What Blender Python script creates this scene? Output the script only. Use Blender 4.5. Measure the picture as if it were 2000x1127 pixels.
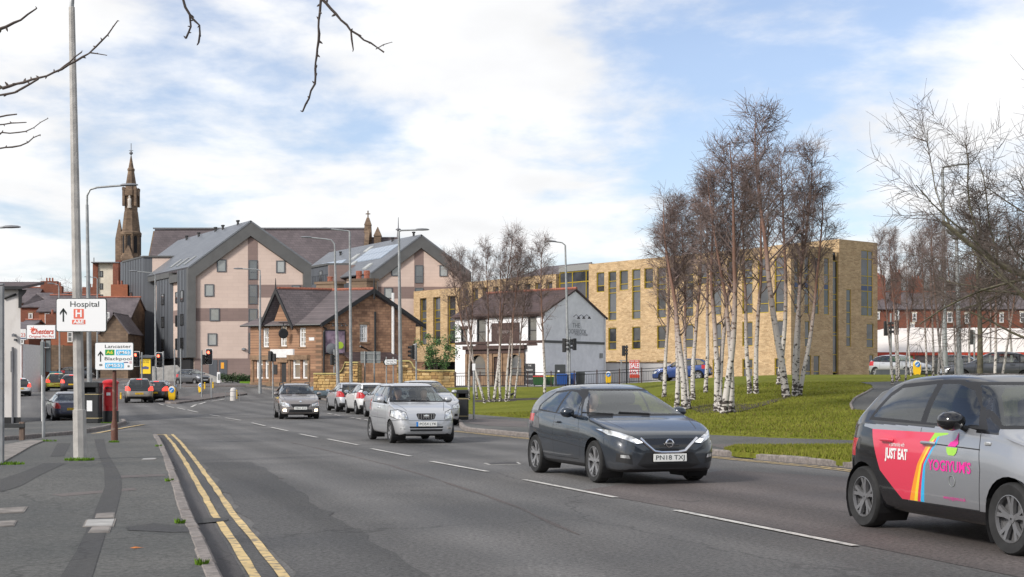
import bpy,bmesh,math,random
import numpy as np
from mathutils import Vector,Matrix
from mathutils.bvhtree import BVHTree
R = math.radians
scene = bpy.context.scene
C = scene.collection
for o in list(bpy.data.objects):
    bpy.data.objects.remove(o)

# ------------------------------------------------------------------ camera
CAM_H,FPX,CX,HY = 1.45,2778.0,1000.0,750.0      # eye height, focal length in photo pixels, centre column, horizon row
cam_d = bpy.data.cameras.new('camera')
cam_d.lens = 50.0; cam_d.sensor_width = 36.0; cam_d.sensor_fit = 'HORIZONTAL'
cam_d.shift_y = (HY - 563.5) / 2000.0
cam_d.clip_start = 0.1; cam_d.clip_end = 9000
cam = bpy.data.objects.new('camera',cam_d); C.objects.link(cam)
cam.location = (0,0,CAM_H); cam.rotation_euler = (R(90),0,0)
scene.camera = cam

# ------------------------------------------------------------------ world: daylight sky with broken cloud
SUN_DIR = Vector((-0.66,-0.52,0.55)).normalized()    # towards the sun
SUN_EL = math.asin(SUN_DIR.z)
SUN_AZ = math.atan2(SUN_DIR.x,SUN_DIR.y)
world = bpy.data.worlds.new('World'); scene.world = world; world.use_nodes = True
nt = world.node_tree; nt.nodes.clear()
def wn(t,**k):
    n = nt.nodes.new(t)
    for a,b in k.items(): setattr(n,a,b)
    return n
def wl(a,b): nt.links.new(a,b)
sky = wn('ShaderNodeTexSky',sky_type='NISHITA',sun_disc=False,sun_elevation=SUN_EL,sun_rotation=SUN_AZ,altitude=50,air_density=1.0,dust_density=1.2,ozone_density=1.5)
tc = wn('ShaderNodeTexCoord')
sep = wn('ShaderNodeSeparateXYZ'); wl(tc.outputs['Generated'],sep.inputs[0])
zc = wn('ShaderNodeMath',operation='MAXIMUM'); wl(sep.outputs['Z'],zc.inputs[0]); zc.inputs[1].default_value = 0.0
za = wn('ShaderNodeMath',operation='ADD'); wl(zc.outputs[0],za.inputs[0]); za.inputs[1].default_value = 0.16
dx = wn('ShaderNodeMath',operation='DIVIDE'); wl(sep.outputs['X'],dx.inputs[0]); wl(za.outputs[0],dx.inputs[1])
dy = wn('ShaderNodeMath',operation='DIVIDE'); wl(sep.outputs['Y'],dy.inputs[0]); wl(za.outputs[0],dy.inputs[1])
cmb = wn('ShaderNodeCombineXYZ'); wl(dx.outputs[0],cmb.inputs['X']); wl(dy.outputs[0],cmb.inputs['Y'])
mp = wn('ShaderNodeMapping'); wl(cmb.outputs[0],mp.inputs[0]); mp.inputs['Location'].default_value = (0.4,5.9,0.0); mp.inputs['Scale'].default_value = (1.0,0.82,1.0)
n1 = wn('ShaderNodeTexNoise',noise_dimensions='3D'); wl(mp.outputs[0],n1.inputs['Vector'])
n1.inputs['Scale'].default_value = 1.75; n1.inputs['Detail'].default_value = 10.0; n1.inputs['Roughness'].default_value = 0.56; n1.inputs['Distortion'].default_value = 0.15
n2 = wn('ShaderNodeTexNoise'); wl(mp.outputs[0],n2.inputs['Vector'])
n2.inputs['Scale'].default_value = 0.45; n2.inputs['Detail'].default_value = 3.0
add = wn('ShaderNodeMath',operation='MULTIPLY_ADD'); wl(n2.outputs['Fac'],add.inputs[0]); add.inputs[1].default_value = 0.55; wl(n1.outputs['Fac'],add.inputs[2])
cover = wn('ShaderNodeMapRange',interpolation_type='SMOOTHSTEP'); wl(add.outputs[0],cover.inputs['Value'])
cover.inputs['From Min'].default_value = 0.66; cover.inputs['From Max'].default_value = 0.85
# thin veil everywhere
veil = wn('ShaderNodeMapRange'); wl(cover.outputs[0],veil.inputs['Value']); veil.inputs['To Min'].default_value = 0.14; veil.inputs['To Max'].default_value = 0.97
n3 = wn('ShaderNodeTexNoise'); wl(mp.outputs[0],n3.inputs['Vector']); n3.inputs['Scale'].default_value = 2.6; n3.inputs['Detail'].default_value = 6.0
shade = wn('ShaderNodeMapRange'); wl(n3.outputs['Fac'],shade.inputs['Value']); shade.inputs['From Min'].default_value = 0.3; shade.inputs['From Max'].default_value = 0.7
shade.inputs['To Min'].default_value = 5.2; shade.inputs['To Max'].default_value = 6.4
ccol = wn('ShaderNodeCombineColor'); 
for i_,k_ in enumerate((0.995,0.995,1.0)):
    m_ = wn('ShaderNodeMath',operation='MULTIPLY'); wl(shade.outputs[0],m_.inputs[0]); m_.inputs[1].default_value = k_; wl(m_.outputs[0],ccol.inputs[i_])
tint = wn('ShaderNodeMix',data_type='RGBA',blend_type='MULTIPLY'); tint.inputs['Factor'].default_value = 1.0
wl(sky.outputs[0],tint.inputs['A']); tint.inputs['B'].default_value = (0.95,0.93,1.0,1)
mix = wn('ShaderNodeMix',data_type='RGBA'); wl(veil.outputs[0],mix.inputs['Factor']); wl(tint.outputs['Result'],mix.inputs['A']); wl(ccol.outputs[0],mix.inputs['B'])
bg = wn('ShaderNodeBackground'); wl(mix.outputs['Result'],bg.inputs['Color']); bg.inputs['Strength'].default_value = 0.12
wo = wn('ShaderNodeOutputWorld'); wl(bg.outputs[0],wo.inputs['Surface'])

sun_d = bpy.data.lights.new('sun','SUN'); sun_d.energy = 2.4; sun_d.angle = R(11); sun_d.color = (1.0,0.955,0.89)
sun = bpy.data.objects.new('sun',sun_d); C.objects.link(sun)
sun.rotation_euler = SUN_DIR.to_track_quat('Z','Y').to_euler(); sun.location = (-40,-40,60)
scene.view_settings.view_transform = 'Standard'; scene.view_settings.look = 'None'
scene.view_settings.exposure = 0.55; scene.view_settings.gamma = 1.0; scene.view_settings.use_curve_mapping = False
scene.render.engine = 'CYCLES'
scene.cycles.use_denoising = True
scene.cycles.max_bounces = 6; scene.cycles.diffuse_bounces = 3; scene.cycles.glossy_bounces = 3; scene.cycles.transmission_bounces = 4; scene.cycles.transparent_max_bounces = 12
scene.cycles.caustics_reflective = False; scene.cycles.caustics_refractive = False
scene.render.film_transparent = False

# ------------------------------------------------------------------ terrain height
def pchip(xs,ys):
    xs = np.array(xs,float); ys = np.array(ys,float); h = np.diff(xs); d = np.diff(ys) / h
    m = np.zeros(len(xs)); m[0] = d[0]; m[-1] = d[-1]
    for i in range(1,len(xs) - 1):
        if d[i-1] * d[i] > 0:
            w1 = 2*h[i] + h[i-1]; w2 = h[i] + 2*h[i-1]; m[i] = (w1 + w2) / (w1 / d[i-1] + w2 / d[i])
    xs = xs.tolist(); ys = ys.tolist(); h = h.tolist(); m = m.tolist(); n = len(xs)
    import bisect
    def f(x):
        if x <= xs[0]: return ys[0]
        if x >= xs[-1]: return ys[-1]
        i = bisect.bisect_right(xs,x) - 1; t = (x - xs[i]) / h[i]
        return (1+2*t)*(1-t)**2*ys[i] + t*(1-t)**2*h[i]*m[i] + t*t*(3-2*t)*ys[i+1] + t*t*(t-1)*h[i]*m[i+1]
    return f
def sstep(a,b,x):
    t = min(1,max(0,(x - a) / (b - a))); return t*t*(3-2*t)
_base = pchip([-80,45,60,80,99,110,122,137,170,200,230,400,900,3000],[0,0,.03,.14,.26,.6,1.36,1.55,2.1,4.4,5.6,12,30,90])
_mndR = pchip([31,35,45,55,66,80,120,150,200,230,400,900,3000],[0,.12,.42,.98,1.6,1.85,2.0,2.2,3.4,5.0,12,30,90])
_mndL = pchip([31,40,60,76,92,100,122,150,200,230,400,900,3000],[0,.1,.28,.52,1.2,1.3,1.36,1.9,3.6,5.2,12,30,90])
_kerbx = pchip([8,20,24.2,27.2,31,38,53,70,80,91,100,120,200],[14,8.2,5.7,3.9,1.8,-1.0,-1.7,-4.8,-8.0,-11.2,-12.8,-14,-14])
def zg(x,y):
    b = _base(y)
    b += -.5 * math.exp(-((x + 22) / 7)**2 - ((y - 68) / 12)**2) - .65 * math.exp(-((x + 42) / 11)**2 - ((y - 126) / 13)**2)
    w = sstep(1.2,8,x - _kerbx(y)) if y > 20 else 0
    if w > 0:
        t = sstep(0.02,0.2,x / max(y,1)); tgt = _mndL(y) * (1 - t) + _mndR(y) * t
        b = b * (1 - w) + tgt * w
    return b
def px(x,Y): return (x - CX) / FPX * Y
def pz(y,Y): return CAM_H + (HY - y) / FPX * Y
def at(x,Y,dz=0.0):
    X = px(x,Y); return Vector((X,Y,zg(X,Y) + dz))
def gp(x,y,h=0.0):                       # photo pixel -> point on the terrain (raised by h)
    dx_,dz_ = (x - CX) / FPX,(HY - y) / FPX
    lo,Y = 5.0,5.0
    while Y < 2500:
        if CAM_H + dz_ * Y < zg(dx_ * Y,Y) + h: break
        lo = Y; Y *= 1.02
    hi = Y
    for _ in range(30):
        m = (lo + hi) / 2
        if CAM_H + dz_ * m < zg(dx_ * m,m) + h: hi = m
        else: lo = m
    return Vector((dx_ * hi,hi,CAM_H + dz_ * hi))

# ------------------------------------------------------------------ materials
MATS = {}
def mat(name,col=(0.5,0.5,0.5),rough=0.7,metal=0.0,var=0.0,vscale=4.0,col2=None,vdetail=5,bump=0.0,bscale=60.0,coat=0.0,emit=None,estr=0.0,coords='world',spec=0.5,stretch=None,lo=0.35,hi=0.65,var2=0.0,vscale2=0.4,rvar=0.0):
    m = bpy.data.materials.new(name); m.use_nodes = True; t = m.node_tree; b = t.nodes['Principled BSDF']
    b.inputs['Roughness'].default_value = rough; b.inputs['Metallic'].default_value = metal
    b.inputs['Specular IOR Level'].default_value = spec
    b.inputs['Coat Weight'].default_value = coat; b.inputs['Coat Roughness'].default_value = 0.04
    b.inputs['Base Color'].default_value = (*col,1)
    if emit: b.inputs['Emission Color'].default_value = (*emit,1); b.inputs['Emission Strength'].default_value = estr
    N = lambda ty,**k: _nn(t,ty,**k)
    vec = None
    if var or col2 or bump or var2:
        if coords == 'world': g = N('ShaderNodeNewGeometry'); vec = g.outputs['Position']
        else: g = N('ShaderNodeTexCoord'); vec = g.outputs['Object']
        if stretch:
            mp_ = N('ShaderNodeMapping'); t.links.new(vec,mp_.inputs[0]); mp_.inputs['Scale'].default_value = stretch; vec = mp_.outputs[0]
    out = None
    if var or col2:
        n = N('ShaderNodeTexNoise'); t.links.new(vec,n.inputs['Vector']); n.inputs['Scale'].default_value = vscale; n.inputs['Detail'].default_value = vdetail
        r = N('ShaderNodeMapRange',interpolation_type='SMOOTHSTEP'); t.links.new(n.outputs['Fac'],r.inputs['Value']); r.inputs['From Min'].default_value = lo; r.inputs['From Max'].default_value = hi
        mx = N('ShaderNodeMix',data_type='RGBA'); t.links.new(r.outputs[0],mx.inputs['Factor'])
        c2 = col2 if col2 else tuple(min(1,c * (1 + var)) for c in col)
        c1 = col if col2 else tuple(c * (1 - var) for c in col)
        mx.inputs['A'].default_value = (*c1,1); mx.inputs['B'].default_value = (*c2,1); out = mx.outputs['Result']
    if var2:
        n = N('ShaderNodeTexNoise'); t.links.new(vec,n.inputs['Vector']); n.inputs['Scale'].default_value = vscale2; n.inputs['Detail'].default_value = 4
        r = N('ShaderNodeMapRange'); t.links.new(n.outputs['Fac'],r.inputs['Value']); r.inputs['From Min'].default_value = 0.3; r.inputs['From Max'].default_value = 0.7
        r.inputs['To Min'].default_value = 1 - var2; r.inputs['To Max'].default_value = 1 + var2
        mu = N('ShaderNodeMix',data_type='RGBA',blend_type='MULTIPLY'); mu.inputs['Factor'].default_value = 1
        if out: t.links.new(out,mu.inputs['A'])
        else: mu.inputs['A'].default_value = (*col,1)
        t.links.new(r.outputs[0],mu.inputs['B']); out = mu.outputs['Result']
    if out: t.links.new(out,b.inputs['Base Color'])
    if bump:
        n = N('ShaderNodeTexNoise'); t.links.new(vec,n.inputs['Vector']); n.inputs['Scale'].default_value = bscale; n.inputs['Detail'].default_value = 4
        bp = N('ShaderNodeBump'); t.links.new(n.outputs['Fac'],bp.inputs['Height']); bp.inputs['Strength'].default_value = bump; bp.inputs['Distance'].default_value = 0.02
        t.links.new(bp.outputs[0],b.inputs['Normal'])
    MATS[name] = m
    return m
def _nn(t,ty,**k):
    n = t.nodes.new(ty)
    for a,v in k.items(): setattr(n,a,v)
    return n
def brickmat(name,c1,c2,mortar,bw,bh,msize=0.01,rough=0.85,bump=0.3,var=0.25,vscale=0.5,offset=0.5,c3=None,mixs=2.0):
    """coursed masonry / slates: local wall coordinates, u = x + y, v = z"""
    m = bpy.data.materials.new(name); m.use_nodes = True; t = m.node_tree; b = t.nodes['Principled BSDF']; b.inputs['Roughness'].default_value = rough
    b.inputs['Specular IOR Level'].default_value = 0.25
    N = lambda ty,**k: _nn(t,ty,**k); L = t.links.new
    g = N('ShaderNodeTexCoord'); s = N('ShaderNodeSeparateXYZ'); L(g.outputs['Object'],s.inputs[0])
    a = N('ShaderNodeMath',operation='ADD'); L(s.outputs[0],a.inputs[0]); L(s.outputs[1],a.inputs[1])
    cb = N('ShaderNodeCombineXYZ'); L(a.outputs[0],cb.inputs[0]); L(s.outputs[2],cb.inputs[1])
    br = N('ShaderNodeTexBrick',offset=offset); L(cb.outputs[0],br.inputs['Vector'])
    br.inputs['Color1'].default_value = (*c1,1); br.inputs['Color2'].default_value = (*c2,1); br.inputs['Mortar'].default_value = (*mortar,1)
    br.inputs['Scale'].default_value = 1; br.inputs['Mortar Size'].default_value = msize; br.inputs['Mortar Smooth'].default_value = 0.3
    br.inputs['Bias'].default_value = 0; br.inputs['Brick Width'].default_value = bw; br.inputs['Row Height'].default_value = bh
    out = br.outputs['Color']
    if c3:
        n = N('ShaderNodeTexNoise'); L(cb.outputs[0],n.inputs['Vector']); n.inputs['Scale'].default_value = mixs; n.inputs['Detail'].default_value = 3
        r = N('ShaderNodeMapRange'); L(n.outputs['Fac'],r.inputs['Value']); r.inputs['From Min'].default_value = .5; r.inputs['From Max'].default_value = .7; r.inputs['To Max'].default_value = .7
        mx = N('ShaderNodeMix',data_type='RGBA'); L(r.outputs[0],mx.inputs['Factor']); L(out,mx.inputs['A']); mx.inputs['B'].default_value = (*c3,1); out = mx.outputs['Result']
    n = N('ShaderNodeTexNoise'); L(g.outputs['Object'],n.inputs['Vector']); n.inputs['Scale'].default_value = vscale; n.inputs['Detail'].default_value = 6
    r = N('ShaderNodeMapRange'); L(n.outputs['Fac'],r.inputs['Value']); r.inputs['From Min'].default_value = .3; r.inputs['From Max'].default_value = .7; r.inputs['To Min'].default_value = 1 - var; r.inputs['To Max'].default_value = 1 + var
    mu = N('ShaderNodeMix',data_type='RGBA',blend_type='MULTIPLY'); mu.inputs['Factor'].default_value = 1; L(out,mu.inputs['A']); L(r.outputs[0],mu.inputs['B'])
    L(mu.outputs['Result'],b.inputs['Base Color'])
    if bump:
        bp = N('ShaderNodeBump',invert=True); L(br.outputs['Fac'],bp.inputs['Height']); bp.inputs['Strength'].default_value = bump; bp.inputs['Distance'].default_value = 0.02; L(bp.outputs[0],b.inputs['Normal'])
    MATS[name] = m; return m
def glassmat(name,tint=(0.35,0.4,0.4),refl=(0.9,0.93,0.95),f0=0.06,rough=0.01,wav=0.0):
    """window glass: fresnel mirror over a tinted see-through pane"""
    m = bpy.data.materials.new(name); m.use_nodes = True; t = m.node_tree; t.nodes.clear(); N = lambda ty,**k: _nn(t,ty,**k); L = t.links.new
    tr = N('ShaderNodeBsdfTransparent'); tr.inputs[0].default_value = (*tint,1)
    gl = N('ShaderNodeBsdfGlossy'); gl.inputs['Color'].default_value = (*refl,1); gl.inputs['Roughness'].default_value = rough
    lw = N('ShaderNodeLayerWeight'); lw.inputs['Blend'].default_value = 0.5
    pw = N('ShaderNodeMath',operation='POWER'); L(lw.outputs['Facing'],pw.inputs[0]); pw.inputs[1].default_value = 3.5
    ma = N('ShaderNodeMapRange'); L(pw.outputs[0],ma.inputs['Value']); ma.inputs['To Min'].default_value = f0; ma.inputs['To Max'].default_value = 1.0
    if wav:
        g = N('ShaderNodeNewGeometry'); n = N('ShaderNodeTexNoise'); L(g.outputs['Position'],n.inputs['Vector']); n.inputs['Scale'].default_value = 0.9; n.inputs['Detail'].default_value = 2
        bp = N('ShaderNodeBump'); L(n.outputs['Fac'],bp.inputs['Height']); bp.inputs['Strength'].default_value = wav; bp.inputs['Distance'].default_value = 0.1; L(bp.outputs[0],gl.inputs['Normal'])
    mx = N('ShaderNodeMixShader'); L(ma.outputs[0],mx.inputs[0]); L(tr.outputs[0],mx.inputs[1]); L(gl.outputs[0],mx.inputs[2])
    o = N('ShaderNodeOutputMaterial'); L(mx.outputs[0],o.inputs[0]); MATS[name] = m; return m

# ------------------------------------------------------------------ mesh building
class MB:
    """collects shapes; build() links them as ONE mesh object"""
    def __init__(s): s.v = []; s.f = []; s.m = []; s.cur = 0
    def add(s,vs,fs):
        o = len(s.v); s.v += [tuple(v) for v in vs]; s.f += [tuple(i + o for i in f) for f in fs]; s.m += [s.cur] * len(fs); return s
    def box(s,c,d,rz=0.0,M=None):
        x,y,z = d[0]/2,d[1]/2,d[2]/2
        vs = [(-x,-y,-z),(x,-y,-z),(x,y,-z),(-x,y,-z),(-x,-y,z),(x,-y,z),(x,y,z),(-x,y,z)]
        if rz: ca,sa = math.cos(rz),math.sin(rz); vs = [(a*ca-b*sa,a*sa+b*ca,e) for a,b,e in vs]
        if M is not None: vs = [tuple(M @ Vector(v)) for v in vs]
        vs = [(a+c[0],b+c[1],e+c[2]) for a,b,e in vs]
        return s.add(vs,[(0,3,2,1),(4,5,6,7),(0,1,5,4),(1,2,6,5),(2,3,7,6),(3,0,4,7)])
    def mm(s,x0,x1,y0,y1,z0,z1): return s.box(((x0+x1)/2,(y0+y1)/2,(z0+z1)/2),(abs(x1-x0),abs(y1-y0),abs(z1-z0)))
    def bbox(s,c,d,b=0.01):
        """bevelled box: chamfered edges"""
        x,y,z = d[0]/2,d[1]/2,d[2]/2; b = min(b,x*.9,y*.9,z*.9); rings = []
        for zz,k in ((-z,b),(-z+b,0),(z-b,0),(z,b)):
            X,Y = x-k,y-k; e = b if k == 0 else b*.4
            rings.append([(-X+e,-Y,zz),(X-e,-Y,zz),(X,-Y+e,zz),(X,Y-e,zz),(X-e,Y,zz),(-X+e,Y,zz),(-X,Y-e,zz),(-X,-Y+e,zz)])
        return s.rings([[ (p[0]+c[0],p[1]+c[1],p[2]+c[2]) for p in r] for r in rings],cap=True)
    def rings(s,rs,cap=True,close=True):
        n = len(rs[0]); vs = [p for r in rs for p in r]; fs = []
        for i in range(len(rs)-1):
            for j in range(n if close else n-1):
                k = (j+1) % n; fs.append((i*n+j,i*n+k,(i+1)*n+k,(i+1)*n+j))
        if cap: fs.append(tuple(range(n-1,-1,-1))); fs.append(tuple((len(rs)-1)*n+j for j in range(n)))
        return s.add(vs,fs)
    def tube(s,pts,rad,n=8,cap=True):
        pts = [Vector(p) for p in pts]; rs = []
        if not hasattr(rad,'__len__'): rad = [rad]*len(pts)
        up = None
        for i,p in enumerate(pts):
            d = (pts[min(i+1,len(pts)-1)] - pts[max(i-1,0)]).normalized()
            if up is None: up = Vector((0,0,1)) if abs(d.z) < .9 else Vector((1,0,0))
            a = d.cross(up).normalized(); b = a.cross(d); up = b
            rs.append([tuple(p + (a*math.cos(2*math.pi*k/n) + b*math.sin(2*math.pi*k/n))*rad[i]) for k in range(n)])
        return s.rings(rs,cap)
    def lathe(s,prof,n=24,c=(0,0,0),axis='z',cap=True):
        rs = []
        for r,h in prof:
            ring = []
            for k in range(n):
                a = 2*math.pi*k/n; p,q = r*math.cos(a),r*math.sin(a)
                ring.append((c[0]+p,c[1]+q,c[2]+h) if axis == 'z' else ((c[0]+p,c[1]+h,c[2]+q) if axis == 'y' else (c[0]+h,c[1]+p,c[2]+q)))
            rs.append(ring)
        return s.rings(rs,cap)
    def prism(s,poly,z0,z1,tf=None):
        """polygon in (a,b) extruded from z0 to z1; tf maps (a,b,h) to xyz"""
        tf = tf or (lambda a,b,h: (a,b,h)); n = len(poly)
        vs = [tf(a,b,z0) for a,b in poly] + [tf(a,b,z1) for a,b in poly]
        fs = [tuple(range(n-1,-1,-1)),tuple(range(n,2*n))] + [(i,(i+1)%n,(i+1)%n+n,i+n) for i in range(n)]
        return s.add(vs,fs)
    def poly(s,pts): return s.add(pts,[tuple(range(len(pts)))])
    def build(s,name,mats,parent=None,smooth=False,recalc=True,loc=None,kind=None,label=None):
        me = bpy.data.meshes.new(name); me.from_pydata(s.v,[],s.f)
        if not isinstance(mats,(list,tuple)): mats = [mats]
        for m in mats: me.materials.append(MATS[m] if isinstance(m,str) else m)
        if len(mats) > 1: me.polygons.foreach_set('material_index',s.m)
        if recalc:
            bm = bmesh.new(); bm.from_mesh(me); bmesh.ops.recalc_face_normals(bm,faces=bm.faces); bm.to_mesh(me); bm.free()
        if smooth: smoothen(me,smooth)
        me.update()
        o = bpy.data.objects.new(name,me); C.objects.link(o)
        if parent is not None: o.parent = parent
        if loc is not None: o.location = loc
        if kind: o['kind'] = kind
        if label: o['label'] = label
        return o
def smoothen(me,ang=True):
    me.polygons.foreach_set('use_smooth',[True]*len(me.polygons))
    me.set_sharp_from_angle(angle=R(40 if ang is True else ang))
def tag(o,label,cat,group=None):
    o['label'] = label; o['category'] = cat
    if group: o['group'] = group
    return o
def thing(name,label,cat,loc=(0,0,0),rz=0.0,group=None):
    o = bpy.data.objects.new(name,None); C.objects.link(o); o.location = loc; o.rotation_euler = (0,0,rz); o.empty_display_size = .2
    return tag(o,label,cat,group)
def kids(o): return [c for c in bpy.data.objects if c.parent == o]
def copy_tree(o,parent=None):
    c = o.copy(); C.objects.link(c)
    if parent is not None: c.parent = parent
    for ch in o.children: copy_tree(ch,c)
    return c
def text_mesh(txt,size,depth=0.004,align='CENTER',bold=0.0,spacing=1.0,shear=0.0):
    """lettering as mesh data in the x-y plane"""
    cu = bpy.data.curves.new('lettering','FONT'); cu.body = txt; cu.size = size; cu.extrude = depth/2; cu.align_x = align; cu.align_y = 'CENTER'; cu.offset = bold; cu.space_character = spacing; cu.shear = shear; cu.resolution_u = 3
    o = bpy.data.objects.new('lettering',cu); C.objects.link(o)
    dg = bpy.context.evaluated_depsgraph_get(); dg.update()
    me = bpy.data.meshes.new_from_object(o.evaluated_get(dg)); bpy.data.objects.remove(o); bpy.data.curves.remove(cu); return me
def lettering(txt,size,m,parent,M,depth=0.004,width=None,name='lettering',**k):
    me = text_mesh(txt,size,depth,**k)
    if width:
        xs = [v.co.x for v in me.vertices]; w = max(xs) - min(xs); sc = width / w
        for v in me.vertices: v.co.x *= sc
    me.transform(M); me.materials.clear(); me.materials.append(MATS[m])
    o = bpy.data.objects.new(name,me); C.objects.link(o); o.parent = parent; return o
def fM(x,y,z,rz=0.0):
    """lettering plane standing upright and facing -y, at x,y,z, turned by rz"""
    return Matrix.Translation((x,y,z)) @ Matrix.Rotation(rz,4,'Z') @ Matrix.Rotation(R(90),4,'X')

# ------------------------------------------------------------------ draped sheets
def clip_grid(poly,step):
    """triangulated polygon cut along a grid so that it can follow the terrain"""
    bm = bmesh.new(); vs = [bm.verts.new((p[0],p[1],0)) for p in poly]; bm.faces.new(vs)
    bmesh.ops.triangulate(bm,faces=bm.faces)
    xs = [p[0] for p in poly]; ys = [p[1] for p in poly]
    for ax,lo,hi in ((0,min(xs),max(xs)),(1,min(ys),max(ys))):
        k = math.ceil(lo/step)*step
        while k < hi:
            co = [0,0,0]; co[ax] = k; no = [0,0,0]; no[ax] = 1
            bmesh.ops.bisect_plane(bm,geom=list(bm.verts)+list(bm.edges)+list(bm.faces),plane_co=co,plane_no=no,dist=1e-5)
            k += step
    return bm
def drape(name,poly,h,m,step=4.0,skirt=0.0,parent=None,kind='structure'):
    bm = clip_grid(poly,step)
    bmesh.ops.remove_doubles(bm,verts=bm.verts,dist=0.0005)
    if skirt:
        be = [e for e in bm.edges if e.is_boundary]
        r = bmesh.ops.extrude_edge_only(bm,edges=be); nv = {v for v in r['geom'] if isinstance(v,bmesh.types.BMVert)}
    else: nv = set()
    for v in bm.verts: v.co.z = zg(v.co.x,v.co.y) + (h - skirt if v in nv else h)
    bmesh.ops.recalc_face_normals(bm,faces=bm.faces)
    up = sum(f.normal.z * f.calc_area() for f in bm.faces)
    if up < 0: bmesh.ops.reverse_faces(bm,faces=bm.faces)
    me = bpy.data.meshes.new(name); bm.to_mesh(me); bm.free(); me.materials.append(MATS[m])
    o = bpy.data.objects.new(name,me); C.objects.link(o)
    if parent is not None: o.parent = parent
    if kind: o['kind'] = kind
    return o
# ================================================================== ground, road, pavements, lawn
ROAD_ANG = math.atan2(0.325,1.0)       # the road runs this far to the left of straight ahead
def asphalt(name,c_lo,c_hi,streak=True,patch=0.25,rough=0.82,speck=0.6,along=ROAD_ANG,worn=(0.16,0.155,0.15)):
    m = bpy.data.materials.new(name); m.use_nodes = True; t = m.node_tree; b = t.nodes['Principled BSDF']; N = lambda ty,**k: _nn(t,ty,**k); L = t.links.new
    b.inputs['Roughness'].default_value = rough; b.inputs['Specular IOR Level'].default_value = 0.35
    g = N('ShaderNodeNewGeometry'); mp_ = N('ShaderNodeMapping',vector_type='TEXTURE'); L(g.outputs['Position'],mp_.inputs[0]); mp_.inputs['Rotation'].default_value = (0,0,along)
    st = N('ShaderNodeMapping'); L(mp_.outputs[0],st.inputs[0]); st.inputs['Scale'].default_value = (1.0,0.05,1.0)
    n1 = N('ShaderNodeTexNoise'); L(st.outputs[0],n1.inputs['Vector']); n1.inputs['Scale'].default_value = 1.4; n1.inputs['Detail'].default_value = 7
    n2 = N('ShaderNodeTexNoise'); L(g.outputs['Position'],n2.inputs['Vector']); n2.inputs['Scale'].default_value = 0.35; n2.inputs['Detail'].default_value = 6; n2.inputs['Distortion'].default_value = 0.4
    n3 = N('ShaderNodeTexNoise'); L(g.outputs['Position'],n3.inputs['Vector']); n3.inputs['Scale'].default_value = 24; n3.inputs['Detail'].default_value = 6; n3.inputs['Roughness'].default_value = 0.8
    a = N('ShaderNodeMath',operation='MULTIPLY_ADD'); L(n1.outputs['Fac'],a.inputs[0]); a.inputs[1].default_value = 0.55 if streak else 0.1; L(n2.outputs['Fac'],a.inputs[2])
    r = N('ShaderNodeMapRange'); L(a.outputs[0],r.inputs['Value']); r.inputs['From Min'].default_value = 0.55 if streak else 0.38; r.inputs['From Max'].default_value = 1.0 if streak else 0.72
    mx = N('ShaderNodeMix',data_type='RGBA'); L(r.outputs[0],mx.inputs['Factor']); mx.inputs['A'].default_value = (*c_lo,1); mx.inputs['B'].default_value = (*c_hi,1)
    if streak:      # polished wheel tracks along the lanes
        sx_ = N('ShaderNodeSeparateXYZ'); L(mp_.outputs[0],sx_.inputs[0]); fr = N('ShaderNodeMath',operation='MULTIPLY_ADD'); L(sx_.outputs['X'],fr.inputs[0]); fr.inputs[1].default_value = 3.6; L(n2.outputs['Fac'],fr.inputs[2]); sn = N('ShaderNodeMath',operation='SINE'); L(fr.outputs[0],sn.inputs[0])
        tr_ = N('ShaderNodeMapRange'); L(sn.outputs[0],tr_.inputs['Value']); tr_.inputs['From Min'].default_value = -1; tr_.inputs['To Min'].default_value = .84; tr_.inputs['To Max'].default_value = 1.14
        mt = N('ShaderNodeMix',data_type='RGBA',blend_type='MULTIPLY'); mt.inputs['Factor'].default_value = 1; L(mx.outputs['Result'],mt.inputs['A']); L(tr_.outputs[0],mt.inputs['B']); mx = mt
    # loose chippings and worn aggregate
    vo = N('ShaderNodeTexVoronoi'); L(g.outputs['Position'],vo.inputs['Vector']); vo.inputs['Scale'].default_value = 34
    vr = N('ShaderNodeMapRange'); L(vo.outputs['Distance'],vr.inputs['Value']); vr.inputs['From Min'].default_value = 0.05; vr.inputs['From Max'].default_value = 0.16; vr.inputs['To Min'].default_value = 1.0; vr.inputs['To Max'].default_value = 0.0
    sp = N('ShaderNodeMapRange'); L(n3.outputs['Fac'],sp.inputs['Value']); sp.inputs['From Min'].default_value = 0.25; sp.inputs['From Max'].default_value = 0.75; sp.inputs['To Min'].default_value = 1 - speck; sp.inputs['To Max'].default_value = 1 + speck
    mu = N('ShaderNodeMix',data_type='RGBA',blend_type='MULTIPLY'); mu.inputs['Factor'].default_value = 1; L(mx.outputs['Result'],mu.inputs['A']); L(sp.outputs[0],mu.inputs['B'])
    wv = N('ShaderNodeMath',operation='MULTIPLY'); L(vr.outputs[0],wv.inputs[0]); wv.inputs[1].default_value = 0.22
    m2 = N('ShaderNodeMix',data_type='RGBA'); L(wv.outputs[0],m2.inputs['Factor']); L(mu.outputs['Result'],m2.inputs['A']); m2.inputs['B'].default_value = (*worn,1)
    # cracks and joint lines
    vk = N('ShaderNodeTexVoronoi',feature='DISTANCE_TO_EDGE'); wp = N('ShaderNodeMapping'); L(mp_.outputs[0],wp.inputs[0]); wp.inputs['Scale'].default_value = (0.16,0.05,1)
    dn = N('ShaderNodeTexNoise'); L(g.outputs['Position'],dn.inputs['Vector']); dn.inputs['Scale'].default_value = 1.3; dn.inputs['Detail'].default_value = 5
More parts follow.
